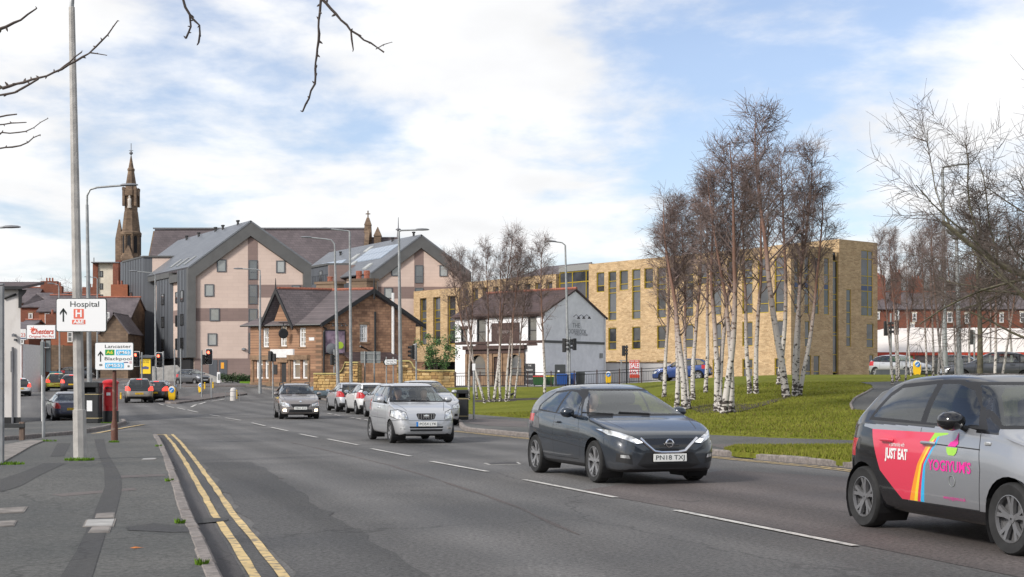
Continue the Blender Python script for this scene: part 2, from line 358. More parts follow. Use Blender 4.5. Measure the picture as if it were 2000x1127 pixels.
    ad = N('ShaderNodeMix',data_type='VECTOR'); ad.inputs['Factor'].default_value = 0.10; L(wp.outputs[0],ad.inputs['A']); L(dn.outputs['Color'],ad.inputs['B'])
    L(ad.outputs['Result'],vk.inputs['Vector']); vk.inputs['Scale'].default_value = 1.0
    kr = N('ShaderNodeMapRange'); L(vk.outputs['Distance'],kr.inputs['Value']); kr.inputs['From Min'].default_value = 0.0; kr.inputs['From Max'].default_value = 0.0032; kr.inputs['To Min'].default_value = 0.55; kr.inputs['To Max'].default_value = 0.0
    m3 = N('ShaderNodeMix',data_type='RGBA'); L(kr.outputs[0],m3.inputs['Factor']); L(m2.outputs['Result'],m3.inputs['A']); m3.inputs['B'].default_value = (c_lo[0]*.45,c_lo[1]*.45,c_lo[2]*.45,1)
    L(m3.outputs['Result'],b.inputs['Base Color'])
    rr = N('ShaderNodeMapRange'); L(n2.outputs['Fac'],rr.inputs['Value']); rr.inputs['From Min'].default_value = .3; rr.inputs['From Max'].default_value = .7; rr.inputs['To Min'].default_value = rough - .18; rr.inputs['To Max'].default_value = rough + .1; L(rr.outputs[0],b.inputs['Roughness'])
    bp = N('ShaderNodeBump'); L(n3.outputs['Fac'],bp.inputs['Height']); bp.inputs['Strength'].default_value = 0.75; bp.inputs['Distance'].default_value = 0.02; L(bp.outputs[0],b.inputs['Normal'])
    MATS[name] = m
asphalt('asphalt',(0.074,0.072,0.069),(0.155,0.149,0.142),speck=1.0)
asphalt('asphalt_dark',(0.048,0.047,0.046),(0.080,0.078,0.074),streak=False,speck=0.5)
asphalt('asphalt_mid',(0.052,0.051,0.050),(0.105,0.102,0.098),speck=.9)
asphalt('asphalt_red',(0.075,0.064,0.060),(0.128,0.109,0.101),speck=0.95)
asphalt('pavement_tar',(0.066,0.067,0.061),(0.128,0.125,0.115),streak=False,speck=0.9,rough=0.8)
asphalt('pavement_red',(0.105,0.090,0.085),(0.155,0.135,0.125),streak=False,speck=0.4)
asphalt('gutter',(0.060,0.056,0.056),(0.105,0.098,0.096),speck=0.4)
mat('kerb',(0.205,0.180,0.163),.88,var=.22,vscale=14,bump=.4,bscale=70,var2=.12,vscale2=.6)
mat('concrete',(0.34,0.33,0.31),.85,var=.15,vscale=3,bump=.2,var2=.15,vscale2=.5)
mat('flagstone',(0.205,0.185,0.165),.85,var=.25,vscale=5,bump=.3)
mat('white_paint',(0.55,0.53,0.49),.75,col2=(0.20,0.195,0.19),vscale=14,vdetail=8,lo=.46,hi=.74,var2=.18,vscale2=1.5,bump=.3,bscale=90)
mat('yellow_paint',(0.60,0.44,0.20),.75,col2=(0.20,0.165,0.12),vscale=9,vdetail=9,lo=.45,hi=.68,var2=.16,vscale2=1.3,bump=.3,bscale=90)
mat('iron',(0.05,0.045,0.042),.6,metal=.4,var=.3,vscale=20,bump=.5,bscale=60)
mat('far_ground',(0.075,0.085,0.05),.95,col2=(0.06,0.055,0.045),vscale=.05)
mat('earth',(0.05,0.038,0.026),.95,var=.4,vscale=3,bump=.6,bscale=20)

def grassmat(name,a,bcol,c):
    m = bpy.data.materials.new(name); m.use_nodes = True; t = m.node_tree; b = t.nodes['Principled BSDF']; N = lambda ty,**k: _nn(t,ty,**k); L = t.links.new
    b.inputs['Roughness'].default_value = .95; b.inputs['Specular IOR Level'].default_value = .05
    g = N('ShaderNodeNewGeometry')
    n1 = N('ShaderNodeTexNoise'); L(g.outputs['Position'],n1.inputs['Vector']); n1.inputs['Scale'].default_value = .45; n1.inputs['Detail'].default_value = 7
    n2 = N('ShaderNodeTexNoise'); L(g.outputs['Position'],n2.inputs['Vector']); n2.inputs['Scale'].default_value = 9; n2.inputs['Detail'].default_value = 6
    r1 = N('ShaderNodeMapRange'); L(n1.outputs['Fac'],r1.inputs['Value']); r1.inputs['From Min'].default_value = .36; r1.inputs['From Max'].default_value = .64
    m1 = N('ShaderNodeMix',data_type='RGBA'); L(r1.outputs[0],m1.inputs['Factor']); m1.inputs['A'].default_value = (*a,1); m1.inputs['B'].default_value = (*bcol,1)
    r2 = N('ShaderNodeMapRange'); L(n2.outputs['Fac'],r2.inputs['Value']); r2.inputs['From Min'].default_value = .45; r2.inputs['From Max'].default_value = .75
    m2 = N('ShaderNodeMix',data_type='RGBA'); L(r2.outputs[0],m2.inputs['Factor']); L(m1.outputs['Result'],m2.inputs['A']); m2.inputs['B'].default_value = (*c,1)
    L(m2.outputs['Result'],b.inputs['Base Color'])
    bp = N('ShaderNodeBump'); L(n2.outputs['Fac'],bp.inputs['Height']); bp.inputs['Strength'].default_value = .8; bp.inputs['Distance'].default_value = .05; L(bp.outputs[0],b.inputs['Normal']); MATS[name] = m
grassmat('grass',(0.130,0.150,0.020),(0.185,0.195,0.032),(0.100,0.095,0.020))
grassmat('grass_blade',(0.135,0.160,0.020),(0.20,0.215,0.035),(0.20,0.165,0.05))
grassmat('grass_bright',(0.10,0.19,0.02),(0.13,0.24,0.03),(0.10,0.17,0.02))

def grid_sheet(name,xs,ys,dz,m):
    vs = [(x,y,zg(x,y) + dz) for y in ys for x in xs]; nx = len(xs)
    fs = [(j*nx+i,j*nx+i+1,(j+1)*nx+i+1,(j+1)*nx+i) for j in range(len(ys)-1) for i in range(nx-1)]
    mb = MB(); mb.v = vs; mb.f = fs; mb.m = [0]*len(fs); o = mb.build(name,m,smooth=180,recalc=False); o['kind'] = 'structure'; return o
def rng(a,b,s):
    n = int(round((b-a)/s)); return [a + (b-a)*i/n for i in range(n+1)]
grid_sheet('road',rng(-72,72,2),rng(-20,210,2),0.0,'asphalt')
grid_sheet('ground',rng(-2400,-400,250) + rng(-380,-90,20) + rng(-80,80,4) + rng(90,380,20) + rng(400,2400,250),rng(-300,-20,40) + rng(-12,240,4) + rng(250,600,25) + rng(700,3000,200),-0.35,'far_ground')

G2 = lambda pts,h=0.0: [gp(x,y,h).to_2d() for x,y in pts]
def offset_line(pts,d):
    out = []
    for i,p in enumerate(pts):
        a = pts[max(i-1,0)]; b = pts[min(i+1,len(pts)-1)]; t = (b - a).normalized(); out.append(p + Vector((-t.y,t.x))*d)
    return out
def resample(pts,step):
    out = [pts[0]]; acc = 0.0
    for a,b in zip(pts,pts[1:]):
        L = (b - a).length; s = step - acc
        while s <= L: out.append(a + (b - a)*(s/L)); s += step
        acc = (acc + L) % step
    return out
def kerb_run(parent,line,h=0.11,w=0.14,length=0.91,side=1,m='kerb',seed=1,drop=None):
    """kerb stones one after another along a line, each a piece of its own"""
    rnd = random.Random(seed); pts = resample(line,length); me_cache = {}
    for i,(a,b) in enumerate(zip(pts,pts[1:])):
        d = (b - a); L = d.length; ang = math.atan2(d.y,d.x); c = (a + b)/2 + Vector((-d.y,d.x)).normalized()*(side*w/2)
        k = rnd.randrange(3)
        if k not in me_cache:
            mb = MB(); mb.bbox((0,0,0),(length - .012,w,.30),.018 + .004*k); o = mb.build('kerb_stone',m,parent); me_cache[k] = o.data
        else:
            o = bpy.data.objects.new('kerb_stone',me_cache[k]); C.objects.link(o); o.parent = parent
        hh = h*(drop(i,len(pts)) if drop else 1)
        o.location = (c.x,c.y,zg(c.x,c.y) + hh - .15 + rnd.uniform(-.006,.006))
        slope = math.atan2(zg(b.x,b.y) - zg(a.x,a.y),L)
        o.rotation_euler = (rnd.uniform(-.012,.012),-slope + rnd.uniform(-.004,.004),ang + rnd.uniform(-.008,.008))

# ---- near-left pavement
PAVE_H = 0.10
kl = G2([(452,1190),(425,1127),(398,1065),(372,1012),(352,955),(333,905),(316,868),(303,849)])
kl = [Vector((kl[0].x + 2.2,kl[0].y - 8))] + kl
back = G2([(262,846),(215,851),(100,860),(0,874),(-90,886)])
pv = drape('pavement',[p for p in offset_line(kl,.10)] + back + [Vector((-14,12)),Vector((-12,0)),Vector((-6,-4))],PAVE_H,'pavement_tar',step=6,skirt=.25)
kerb_run(pv,kl,side=1,seed=3,drop=lambda i,n: 1 - .75*sstep(n-4,n-1,i))
# gutter strip and double yellow lines beside it
drape('gutter',kl + offset_line(kl,-.20)[::-1],0.004,'gutter',step=50)
def strip(name,line,w,h,m,step=1.2,parent=None,seed=0,wob=.0):
    rnd = random.Random(seed); line = resample(line,step) + [line[-1]]; n = len(line)
    mb = MB(); L_ = offset_line(line,w/2); R_ = offset_line(line,-w/2); vs = []
    for a,b in zip(L_,R_):
        for p in (a,b):
            q = p + Vector((rnd.uniform(-wob,wob),rnd.uniform(-wob,wob))); vs.append((q.x,q.y,zg(q.x,q.y) + h))
    mb.add(vs,[(2*i,2*i+1,2*i+3,2*i+2) for i in range(n-1)])
    o = mb.build(name,m,parent,recalc=False); o['kind'] = 'structure'; return o
kl2 = kl[1:]
strip('yellow_line',offset_line(kl,-.27),.078,.010,'yellow_paint',step=.6,seed=1,wob=.008)
strip('yellow_line',offset_line(kl,-.475),.078,.010,'yellow_paint',step=.6,seed=2,wob=.008)
e = G2([(298,849),(320,850),(334,851)]); strip('yellow_line',e,.10,.012,'yellow_paint',step=.5)
# tar reinstatement patches, covers and flags in the pavement
def patch(name,pix,h,m,kind='structure',hh=PAVE_H): return drape(name,G2(pix,hh),h,m,step=50,kind=kind)
patch('tar_patch',[(128,905),(85,905),(45,922),(0,937),(0,962),(40,950),(75,930)],PAVE_H+.004,'asphalt_dark')
patch('tar_patch',[(112,866),(138,866),(125,891),(98,892)],PAVE_H+.004,'asphalt_dark')
patch('tar_patch',[(184,858),(203,858),(208,882),(222,905),(236,930),(238,955),(226,1003),(206,1042),(180,1127),(175,1180),(108,1180),(118,1127),(150,1075),(184,1003),(205,950),(203,915),(192,888)],PAVE_H+.004,'asphalt_dark')
patch('tar_patch',[(245,1030),(300,1022),(383,1032),(383,1040),(330,1040),(250,1036)],PAVE_H+.004,'asphalt_dark')
patch('tar_patch',[(206,930),(322,926),(325,930),(206,935)],PAVE_H+.003,'pavement_red')
patch('tar_patch',[(100,966),(262,953),(268,957),(120,970)],PAVE_H+.003,'pavement_red')
def cover(label,pix,hgt,m='iron',cat='cover',name='inspection_cover'):
    q = G2(pix,PAVE_H); c = sum(q,Vector((0,0)))/4; o = thing(name,label,cat,(c.x,c.y,PAVE_H))
    q = [p - c for p in q]
    mb = MB(); mb.prism([(p.x,p.y) for p in q],-.02,.006); mb.build('frame','flagstone' if m != 'iron' else 'iron',o)
    mb = MB(); mb.prism([(p.x*.88,p.y*.88) for p in q],-.02,.010); mb.build('lid',m,o)
cover('pale square stone cover set in the footway beside the dark tar patch',[(168,1016),(227,1014),(222,1029),(161,1030)],.1,'concrete')
cover('small brownish flag beyond the pale stone cover in the footway',[(188,1004),(224,1002),(223,1012),(185,1013)],.1,'flagstone',name='paving_flag',cat='flag')
cover('small brownish flag before the pale stone cover in the footway',[(180,1030),(218,1029),(214,1041),(171,1042)],.1,'flagstone',name='paving_flag',cat='flag')
cover('rusty brown inspection cover nearer the lamp post in the tarmac footway',[(-8,994),(55,990),(46,1002),(-10,1004)],.1,'flagstone')
cover('rusty brown inspection cover with mossy edge in the tarmac footway',[(-8,1020),(34,1017),(28,1028),(-10,1030)],.1,'flagstone')
cover('narrow stone slab let into the footway by the kerb beyond the yellow lines',[(278,896),(306,895),(305,898),(276,899)],.1,'concrete',name='paving_flag',cat='flag')
q = G2([(327,904),(337,903),(347,921),(336,924)]); c_ = sum(q,Vector((0,0)))/4
dgr = thing('drain_grate','iron gully grate in the gutter beside double yellow lines','drain',(c_.x,c_.y,.0))
mb = MB(); mb.prism([tuple(p - c_) for p in q],-.02,.008); mb.build('frame','iron',dgr)
for k in range(5):
    a_ = (k + .5)/5; p0 = q[0].lerp(q[3],a_) - c_; p1 = q[1].lerp(q[2],a_) - c_; mb = MB(); mb.tube([(p0.x,p0.y,.010),(p1.x,p1.y,.010)],.012,5); mb.build('bar','iron',dgr)
# ---- pale slabs and low bank at the far left
drape('forecourt',G2([(-120,905),(-60,925),(0,908),(62,872),(86,862),(60,861),(0,872),(-90,882)],.1),.125,'flagstone',step=50,skirt=.1)

# ---- corner pavement with the letter box
ck = G2([(-60,866),(0,861),(60,857),(150,849),(205,839),(236,832),(247,828),(243,824)])
cb = G2([(215,821),(168,820),(152,831),(90,834),(0,842),(-60,846)])
cp = drape('pavement',offset_line(ck,.10) + cb,.11,'pavement_tar',step=6,skirt=.4)
kerb_run(cp,ck,side=1,seed=5,h=.12)
strip('yellow_line',G2([(150,853),(200,845),(245,836),(268,832),(282,830)]),.12,.02,'yellow_paint',step=1.0)
# ---- right pavement
kr_px = [(2500,1034),(2200,985),(2000,957),(1820,934),(1640,912),(1500,900),(1390,889),(1200,871),(1030,854),(908,842),(899,836),(894,826),(850,815),(800,806),(720,794),(650,784),(610,777),(590,773),(560,767),(540,763),(500,758)]
kr = G2(kr_px)
grass_front = G2([(2500,905),(2000,885),(1660,868),(1500,863),(1390,857),(1200,842),(1040,823),(905,812)])
far_edge = [gp(905,812).to_2d(),Vector((-3.6,70)),Vector((-5.4,80)),Vector((-6.2,92)),Vector((-20,118)),Vector((-22.2,118))]
rp = drape('pavement',offset_line(kr,-.08) + far_edge[::-1] + [p - Vector((-.0,-.6)) for p in grass_front[::-1]][1:],.10,'pavement_tar',step=4,skirt=.3)
kerb_run(rp,kr,side=-1,seed=8,h=.12)
strip('gutter',offset_line(kr,.12)[:10],.2,.006,'gutter',step=1)
strip('yellow_line',offset_line(kr,.30)[:10],.075,.012,'yellow_paint',step=1,seed=4,wob=.006)
strip('yellow_line',offset_line(kr,.50)[:10],.075,.012,'yellow_paint',step=1,seed=5,wob=.006)
patch('tar_patch',[(920,815),(1030,824),(1030,834),(960,832),(905,826)],.106,'pavement_red')
patch('tar_patch',[(1380,868),(1640,868),(1640,874),(1420,879)],.106,'pavement_red')
# ---- lawn and verge
lawn_poly = grass_front + [Vector((-2.2,70)),Vector((-4.2,80)),Vector((-4.6,90)),Vector((9.0,90)),Vector((10.5,88)),Vector((16,104)),Vector((30,118)),Vector((60,116)),Vector((66,60))]
drape('lawn',lawn_poly,.125,'grass',step=2,skirt=.1)
verge_poly = G2([(1412,880),(1440,873),(1640,872),(1660,872),(1800,884),(1800,905),(1660,903),(1560,893),(1440,885)],.1)
drape('grass_verge',verge_poly,.125,'grass',step=2,skirt=.1)
# tarmac path over the bank with its edging
path_l = G2([(1668,800),(1664,790),(1672,779),(1693,768),(1706,760),(1702,752),(1680,747)],.13)
path_r = G2([(1790,812),(1775,800),(1770,780),(1785,764),(1800,756),(1790,750),(1760,745)],.13)
pt = drape('path',path_l + path_r[::-1],.14,'pavement_tar',step=2)
kerb_run(pt,path_l[:5],side=1,h=.19,w=.09,length=.75,seed=11)
# bare earth under the birches
for pix in ([(1340,795),(1400,788),(1470,790),(1520,778),(1545,776),(1500,790),(1440,806),(1370,808)],):
    drape('earth',G2(pix,.12),.133,'earth',step=2)
patch_e = drape('earth',G2([(925,782),(1000,779),(1060,777),(1060,780),(1000,784),(930,786)],.12),.133,'earth',step=2)

# grass blades on the parts of the lawn near enough to show them
def blades(name,poly,n,hmin,hmax,m,seed,z0=.12,yexp=1.0,avoid=None):
    rnd = random.Random(seed); xs = [p.x for p in poly]; ys = [p.y for p in poly]; v = []; f = []; P = [(p.x,p.y) for p in poly]; k = 0; tries = 0
    while k < n and tries < n*8:
        tries += 1; x = rnd.uniform(min(xs),max(xs)); y = min(ys) + (max(ys)-min(ys))*rnd.random()**yexp
        if abs(x/y) > .42 or not inside(P,x,y): continue
        if avoid and any(inside(a,x,y) for a in avoid): continue
        h = rnd.uniform(hmin,hmax); a = rnd.uniform(0,6.28); w = .014; z = zg(x,y) + z0; lx,ly = rnd.uniform(-.5,.5)*h,rnd.uniform(-.5,.5)*h
        o = len(v); v += [(x-w*math.cos(a),y-w*math.sin(a),z),(x+w*math.cos(a),y+w*math.sin(a),z),(x+lx,y+ly,z+h)]; f.append((o,o+1,o+2)); k += 1
    mb = MB(); mb.v = v; mb.f = f; mb.m = [0]*len(f); o = mb.build(name,m,recalc=False); o['kind'] = 'stuff'; o['label'] = 'short rough grass'; return o
def inside(P,x,y):
    c = False; j = len(P) - 1
    for i in range(len(P)):
        if (P[i][1] > y) != (P[j][1] > y) and x < (P[j][0]-P[i][0])*(y-P[i][1])/(P[j][1]-P[i][1]) + P[i][0]: c = not c
        j = i
    return c
_path = [tuple(p) for p in path_l + path_r[::-1]]
_near = [p for p in lawn_poly if p.y < 62] + []
blades('grass',grass_front + [Vector((-1.2,62)),Vector((26,62))],90000,.025,.075,'grass_blade',21,yexp=1.5,avoid=[_path])
mat('litter',(0.10,0.055,0.03),.9,var=.5,vscale=5); o = blades('leaf_litter',grass_front + [Vector((-1.2,62)),Vector((26,62))],7000,.004,.03,'litter',27,z0=.15,yexp=1.3,avoid=[_path]); o['label'] = 'scattered dead leaves'
blades('grass',verge_poly,16000,.03,.085,'grass_blade',22)
for (x_,y_,r_,n_) in ((155,899,.28,500),(222,864,.13,160),(213,827,.3,300),(185,826,.3,300),(12,907,.3,300),(95,862,.2,120),(310,872,.08,60),(331,940,.06,60),(352,1022,.05,60),(395,1103,.05,60)):
    p = gp(x_,y_,.1); blades('grass',[Vector((p.x + r_*math.cos(a),p.y + r_*math.sin(a)*.8)) for a in [k*.7 for k in range(9)]],n_,.02,.07,'grass_bright',30 + n_,z0=.09)

# ---- road markings
def dash(p0,p1,w=.10,m='white_paint',name='lane_marking',h=.012):
    a,b = gp(*p0).to_2d(),gp(*p1).to_2d(); d = (b - a).normalized(); n_ = Vector((-d.y,d.x))*w/2; mb = MB(); L_ = (b-a).length; k = max(1,int(L_/2)); rnd = random.Random(int(p0[0]))
    vs = []
    for i in range(k+1):
        c = a.lerp(b,i/k)
        for s in (1,-1): q = c + n_*s*rnd.uniform(.9,1.05); vs.append((q.x,q.y,zg(q.x,q.y) + h + (.012 if q.y > 45 else 0)))
    mb.add(vs,[(2*i,2*i+1,2*i+3,2*i+2) for i in range(k)]); o = mb.build(name,m,recalc=False); o['kind'] = 'structure'
for a_,b_ in [((1320,998),(1671,1068)),((1024,938),(1203,973)),((842,902),(952,922)),((725,877),(802,892)),((640,858),(700,870)),((585,848),(620,855)),((530,836),(562,842)),((492,827),(518,833)),((440,817),(470,822)),((410,811),(430,814)),((366,801),(387,806)),((346,797),(362,801)),((325,793),(340,797)),((310,789),(320,792))]:
    dash(a_,b_,w=.095)
for a_,b_ in [((640,808),(648,810)),((654,811),(664,813)),((685,816),(692,817)),((697,818),(706,820)),((712,820),(720,822))]: dash(a_,b_,w=.10)
for a_,b_ in [((373,796),(383,791)),((389,790),(402,786)),((414,784),(438,780)),((362,758),(402,758)),((345,768),(352,768)),((415,756),(440,756)),((60,760),(95,752)),((35,750),(70,745)),((22,741),(62,752))]: dash(a_,b_,w=.16)
strip('road_patch',offset_line(kl,-1.05)[:7],.95,.005,'asphalt_mid',step=.5,seed=9,wob=.07)
strip('road_patch',offset_line(kl,-.37)[:8],.12,.006,'asphalt_mid',step=.5,seed=10,wob=.01)
# worn tar seams and a covered trench in the carriageway
def seam(pix,w,m,h=.003): strip('road_seam',G2(pix),w,h,m,step=1.0,seed=len(pix),wob=.03)
seam([(600,1127),(560,1080),(520,1035),(480,985),(452,950),(430,920)],.10,'pavement_red')
seam([(1130,1045),(1010,990),(880,945),(760,908),(640,880),(540,858)],.045,'asphalt_red')
drape('road_patch',G2([(1140,957),(1180,968),(1330,995),(1680,1065),(2100,1150),(2300,1060),(2050,985),(1640,932),(1420,918)]),.004,'asphalt_red',step=50)
drape('road_patch',G2([(380,948),(470,940),(560,1010),(640,1090),(680,1127),(600,1127),(520,1060),(430,985)]),.004,'asphalt_dark',step=50) if False else None
drape('road_patch',G2([(350,1020),(382,1014),(446,1014),(444,1019),(380,1026)]),.014,'asphalt_dark',step=50)
seam([(420,950),(480,943),(550,934)],.08,'asphalt_red')
ul = G2([(945,905),(1012,903),(1018,907),(955,908)]); c_ = sum(ul,Vector((0,0)))/4
uo = thing('manhole_cover','worn iron manhole cover in the carriageway beside the dark hatchback','manhole',(c_.x,c_.y,0)); mb = MB(); mb.prism([tuple(p - c_) for p in ul],-.02,.007); mb.build('frame','concrete',uo); mb = MB(); mb.prism([tuple((p - c_)*.85) for p in ul],-.02,.010); mb.build('lid','iron',uo)
# fallen leaf on the footway
mat('leaf_orange',(0.42,0.14,0.03),.7)
p = gp(253,1071,.1); lf = MB(); lf.add([(0,0,.004),(.05,.02,.012),(.10,0,.006),(.05,-.03,.004),(.13,.01,.002),(.05,0,.016)],[(0,3,5),(3,2,5),(2,1,5),(1,0,5),(2,4,1)]); o = lf.build('fallen_leaf','leaf_orange',loc=(p.x,p.y,PAVE_H)); tag(o,'single orange fallen leaf lying on the tarmac footway','leaf')
# traffic island
ik = G2([(322,788),(345,789),(400,782),(430,777),(462,774),(483,771),(470,768),(430,770),(385,774),(345,779),(322,784)])
isl = drape('traffic_island',ik,.11,'pavement_red',step=2,skirt=.3)
kerb_run(isl,ik[:6],side=1,seed=14,h=.12)
ik2 = G2([(140,768),(215,776),(240,778),(238,773),(200,768),(150,764)])
isl2 = drape('traffic_island',ik2,.11,'pavement_red',step=2,skirt=.3)
# far-side pavement before the apartments
ap = G2([(150,742),(230,744),(320,752),(360,756),(420,756),(480,755),(500,757),(520,756)])
drape('pavement',ap + [Vector((-22,124)),Vector((-27,130)),Vector((-34,150)),Vector((-44,165)),Vector((-60,180))],.11,'pavement_red',step=4,skirt=.3)
# ================================================================== buildings
brickmat('gold_brick',(0.60,0.435,0.245),(0.42,0.285,0.15),(0.52,0.40,0.27),.44,.15,.012,var=.12,vscale=.8,c3=(0.25,0.155,0.08),mixs=9.0,bump=.5)
brickmat('pub_stone',(0.42,0.245,0.15),(0.245,0.138,0.088),(0.20,0.13,0.085),.46,.22,.016,var=.25,vscale=.5,c3=(0.125,0.070,0.05),mixs=1.4,bump=.6)
brickmat('red_brick',(0.23,0.075,0.042),(0.17,0.055,0.035),(0.20,0.12,0.09),.3,.12,.012,var=.2,vscale=.4)
brickmat('orange_brick',(0.36,0.115,0.055),(0.30,0.095,0.05),(0.28,0.15,0.10),.3,.12,.012,var=.12,vscale=.4)
brickmat('dark_stone',(0.215,0.150,0.10),(0.145,0.102,0.072),(0.12,0.09,0.07),.6,.3,.015,var=.3,vscale=.5,bump=.5)
brickmat('slate',(0.150,0.126,0.128),(0.110,0.094,0.097),(0.055,0.047,0.05),.45,.17,.010,rough=.6,var=.22,vscale=.5,bump=.4)
brickmat('slate_brown',(0.098,0.066,0.062),(0.072,0.050,0.048),(0.04,0.03,0.03),.45,.16,.012,rough=.65,var=.25,vscale=.5,bump=.4)
brickmat('church_slate',(0.130,0.108,0.112),(0.100,0.084,0.088),(0.06,0.05,0.053),.9,.42,.02,rough=.6,var=.16,vscale=.25,bump=.4)
brickmat('grey_slate',(0.155,0.165,0.18),(0.135,0.145,0.16),(0.09,0.095,0.105),.6,.3,.01,rough=.4,var=.08,vscale=.4,bump=.2)
brickmat('render_cream',(0.60,0.475,0.405),(0.565,0.445,0.38),(0.50,0.39,0.33),1.3,.42,.012,rough=.85,var=.05,vscale=.3,bump=.2)
brickmat('render_brown',(0.245,0.178,0.158),(0.225,0.165,0.148),(0.19,0.14,0.125),1.3,.42,.012,rough=.85,var=.06,vscale=.3,bump=.2)
mat('zinc',(0.085,0.092,0.103),.5,var=.1,vscale=1.2,coords='obj',stretch=(3,3,.1),var2=.1,vscale2=.6)
mat('zinc_trim',(0.085,0.085,0.083),.55,var=.08,vscale=1)
mat('black_trim',(0.012,0.012,0.013),.45,var=.2,vscale=6)
mat('white_trim',(0.72,0.71,0.69),.5,var=.06,vscale=5)
mat('white_render',(0.80,0.79,0.79),.85,var=.04,vscale=3,bump=.25,bscale=25,var2=.07,vscale2=.7)
mat('cream_render',(0.68,0.62,0.50),.85,var=.05,vscale=2,var2=.06)
mat('dirty_white',(0.60,0.57,0.54),.85,col2=(0.42,0.385,0.35),vscale=1.6,lo=.48,hi=.75,bump=.3,bscale=25,stretch=(1,1,.35),var2=.1)
mat('gold_frame',(0.42,0.30,0.03),.4,metal=.3)
mat('blue_panel',(0.055,0.085,0.17),.4)
mat('grey_panel',(0.25,0.25,0.24),.5)
mat('terracotta',(0.30,0.105,0.065),.8,var=.2,vscale=8)
mat('stone_trim',(0.235,0.150,0.090),.85,var=.2,vscale=3,bump=.3)
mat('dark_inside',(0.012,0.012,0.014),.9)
mat('lead',(0.16,0.16,0.17),.6,var=.15)
mat('red_paint',(0.55,0.06,0.025),.5)
mat('brown_paint',(0.055,0.028,0.022),.6,var=.2,vscale=5)
mat('ochre_coping',(0.52,0.44,0.17),.6,var=.1)
def paneglass(name,a,b_,rough=.06):
    """window pane seen from outside: reflecting glass over a dim room or a curtain (varies from pane to pane)"""
    m = bpy.data.materials.new(name); m.use_nodes = True; t = m.node_tree; b = t.nodes['Principled BSDF']; N = lambda ty,**k: _nn(t,ty,**k); L = t.links.new
    oi = N('ShaderNodeObjectInfo'); g = N('ShaderNodeNewGeometry')
    n = N('ShaderNodeTexNoise'); L(g.outputs['Position'],n.inputs['Vector']); n.inputs['Scale'].default_value = .8; n.inputs['Detail'].default_value = 3
    ad = N('ShaderNodeMath',operation='MULTIPLY_ADD'); L(n.outputs['Fac'],ad.inputs[0]); ad.inputs[1].default_value = 1.3; L(oi.outputs['Random'],ad.inputs[2])
    r = N('ShaderNodeMapRange'); L(ad.outputs[0],r.inputs['Value']); r.inputs['From Min'].default_value = .5; r.inputs['From Max'].default_value = 1.5
    mx = N('ShaderNodeMix',data_type='RGBA'); L(r.outputs[0],mx.inputs['Factor']); mx.inputs['A'].default_value = (*a,1); mx.inputs['B'].default_value = (*b_,1); L(mx.outputs['Result'],b.inputs['Base Color'])
    b.inputs['Roughness'].default_value = rough; b.inputs['Specular IOR Level'].default_value = 1.0; b.inputs['IOR'].default_value = 1.7
    nb = N('ShaderNodeTexNoise'); L(g.outputs['Position'],nb.inputs['Vector']); nb.inputs['Scale'].default_value = .7; nb.inputs['Detail'].default_value = 1
    bp = N('ShaderNodeBump'); L(nb.outputs['Fac'],bp.inputs['Height']); bp.inputs['Strength'].default_value = .35; bp.inputs['Distance'].default_value = .05; L(bp.outputs[0],b.inputs['Normal']); MATS[name] = m
paneglass('pane_dark',(0.012,0.014,0.016),(0.06,0.065,0.07))
paneglass('pane_curtain',(0.08,0.09,0.085),(0.30,0.31,0.30))
paneglass('pane_new',(0.012,0.013,0.015),(0.10,0.105,0.115),rough=.05)
MATS['pane_new'].node_tree.nodes['Principled BSDF'].inputs['Specular IOR Level'].default_value = .5

class Bld:
    """a building set at its near corner; face F runs along local x (looking to -y), face S along sdir (looking to -x)"""
    def __init__(s,name,label,pxc,Y,rz,sdir=(0,1),cat='building',z=None,group=None):
        X = px(pxc,Y); s.z0 = zg(X,Y) if z is None else z; s.o = Vector((X,Y,s.z0)); s.rz = rz; s.sd = Vector((*sdir,0)).normalized()
        s.t = thing(name,label,cat,tuple(s.o),rz,group); s.rot = Matrix.Rotation(rz,3,'Z')
    def tf(s,face,off=0.0):
        if face == 'F': return lambda a,z,d=0.0: (a,off + d,z)
        return lambda a,z,d=0.0: (off + d,a,z)
    def shear(s,p): return Vector((p[0] + s.sd.x*p[1],s.sd.y*p[1],p[2]))
    def finish(s):
        """corner that is not square: lean the plan of every part built so far"""
        M = Matrix(((1,s.sd.x,0,0),(0,s.sd.y,0,0),(0,0,1,0),(0,0,0,1)))
        def go(o):
            for c in o.children:
                if c.type == 'MESH': c.data.transform(M)
                go(c)
        bpy.context.view_layer.update(); go(s.t)
    def pix(s,face,x,y,off=0.0):
        """photo pixel -> (a, z) on a face plane"""
        f = s.tf(face,off); p0 = s.rot @ s.shear(f(0,0)) + s.o; e = s.rot @ (s.shear(f(1,0)) - s.shear(f(0,0)))
        D = Vector(((x - CX)/FPX,1,(HY - y)/FPX)); O = Vector((0,0,CAM_H))
        # O + t D = p0 + a e (horizontally)
        det = -D.x*e.y + D.y*e.x; bx,by = p0.x - O.x,p0.y - O.y
        t = (-bx*e.y + by*e.x)/det; a = (D.x*by - D.y*bx)/det
        return a,O.z + t*D.z - s.z0
    def rect(s,face,x0,y0,x1,y1,off=0.0):
        a0,za = s.pix(face,x0,(y0+y1)/2,off); a1,zb = s.pix(face,x1,(y0+y1)/2,off); xm = (x0+x1)/2
        return min(a0,a1),max(a0,a1),s.pix(face,xm,y1,off)[1],s.pix(face,xm,y0,off)[1]
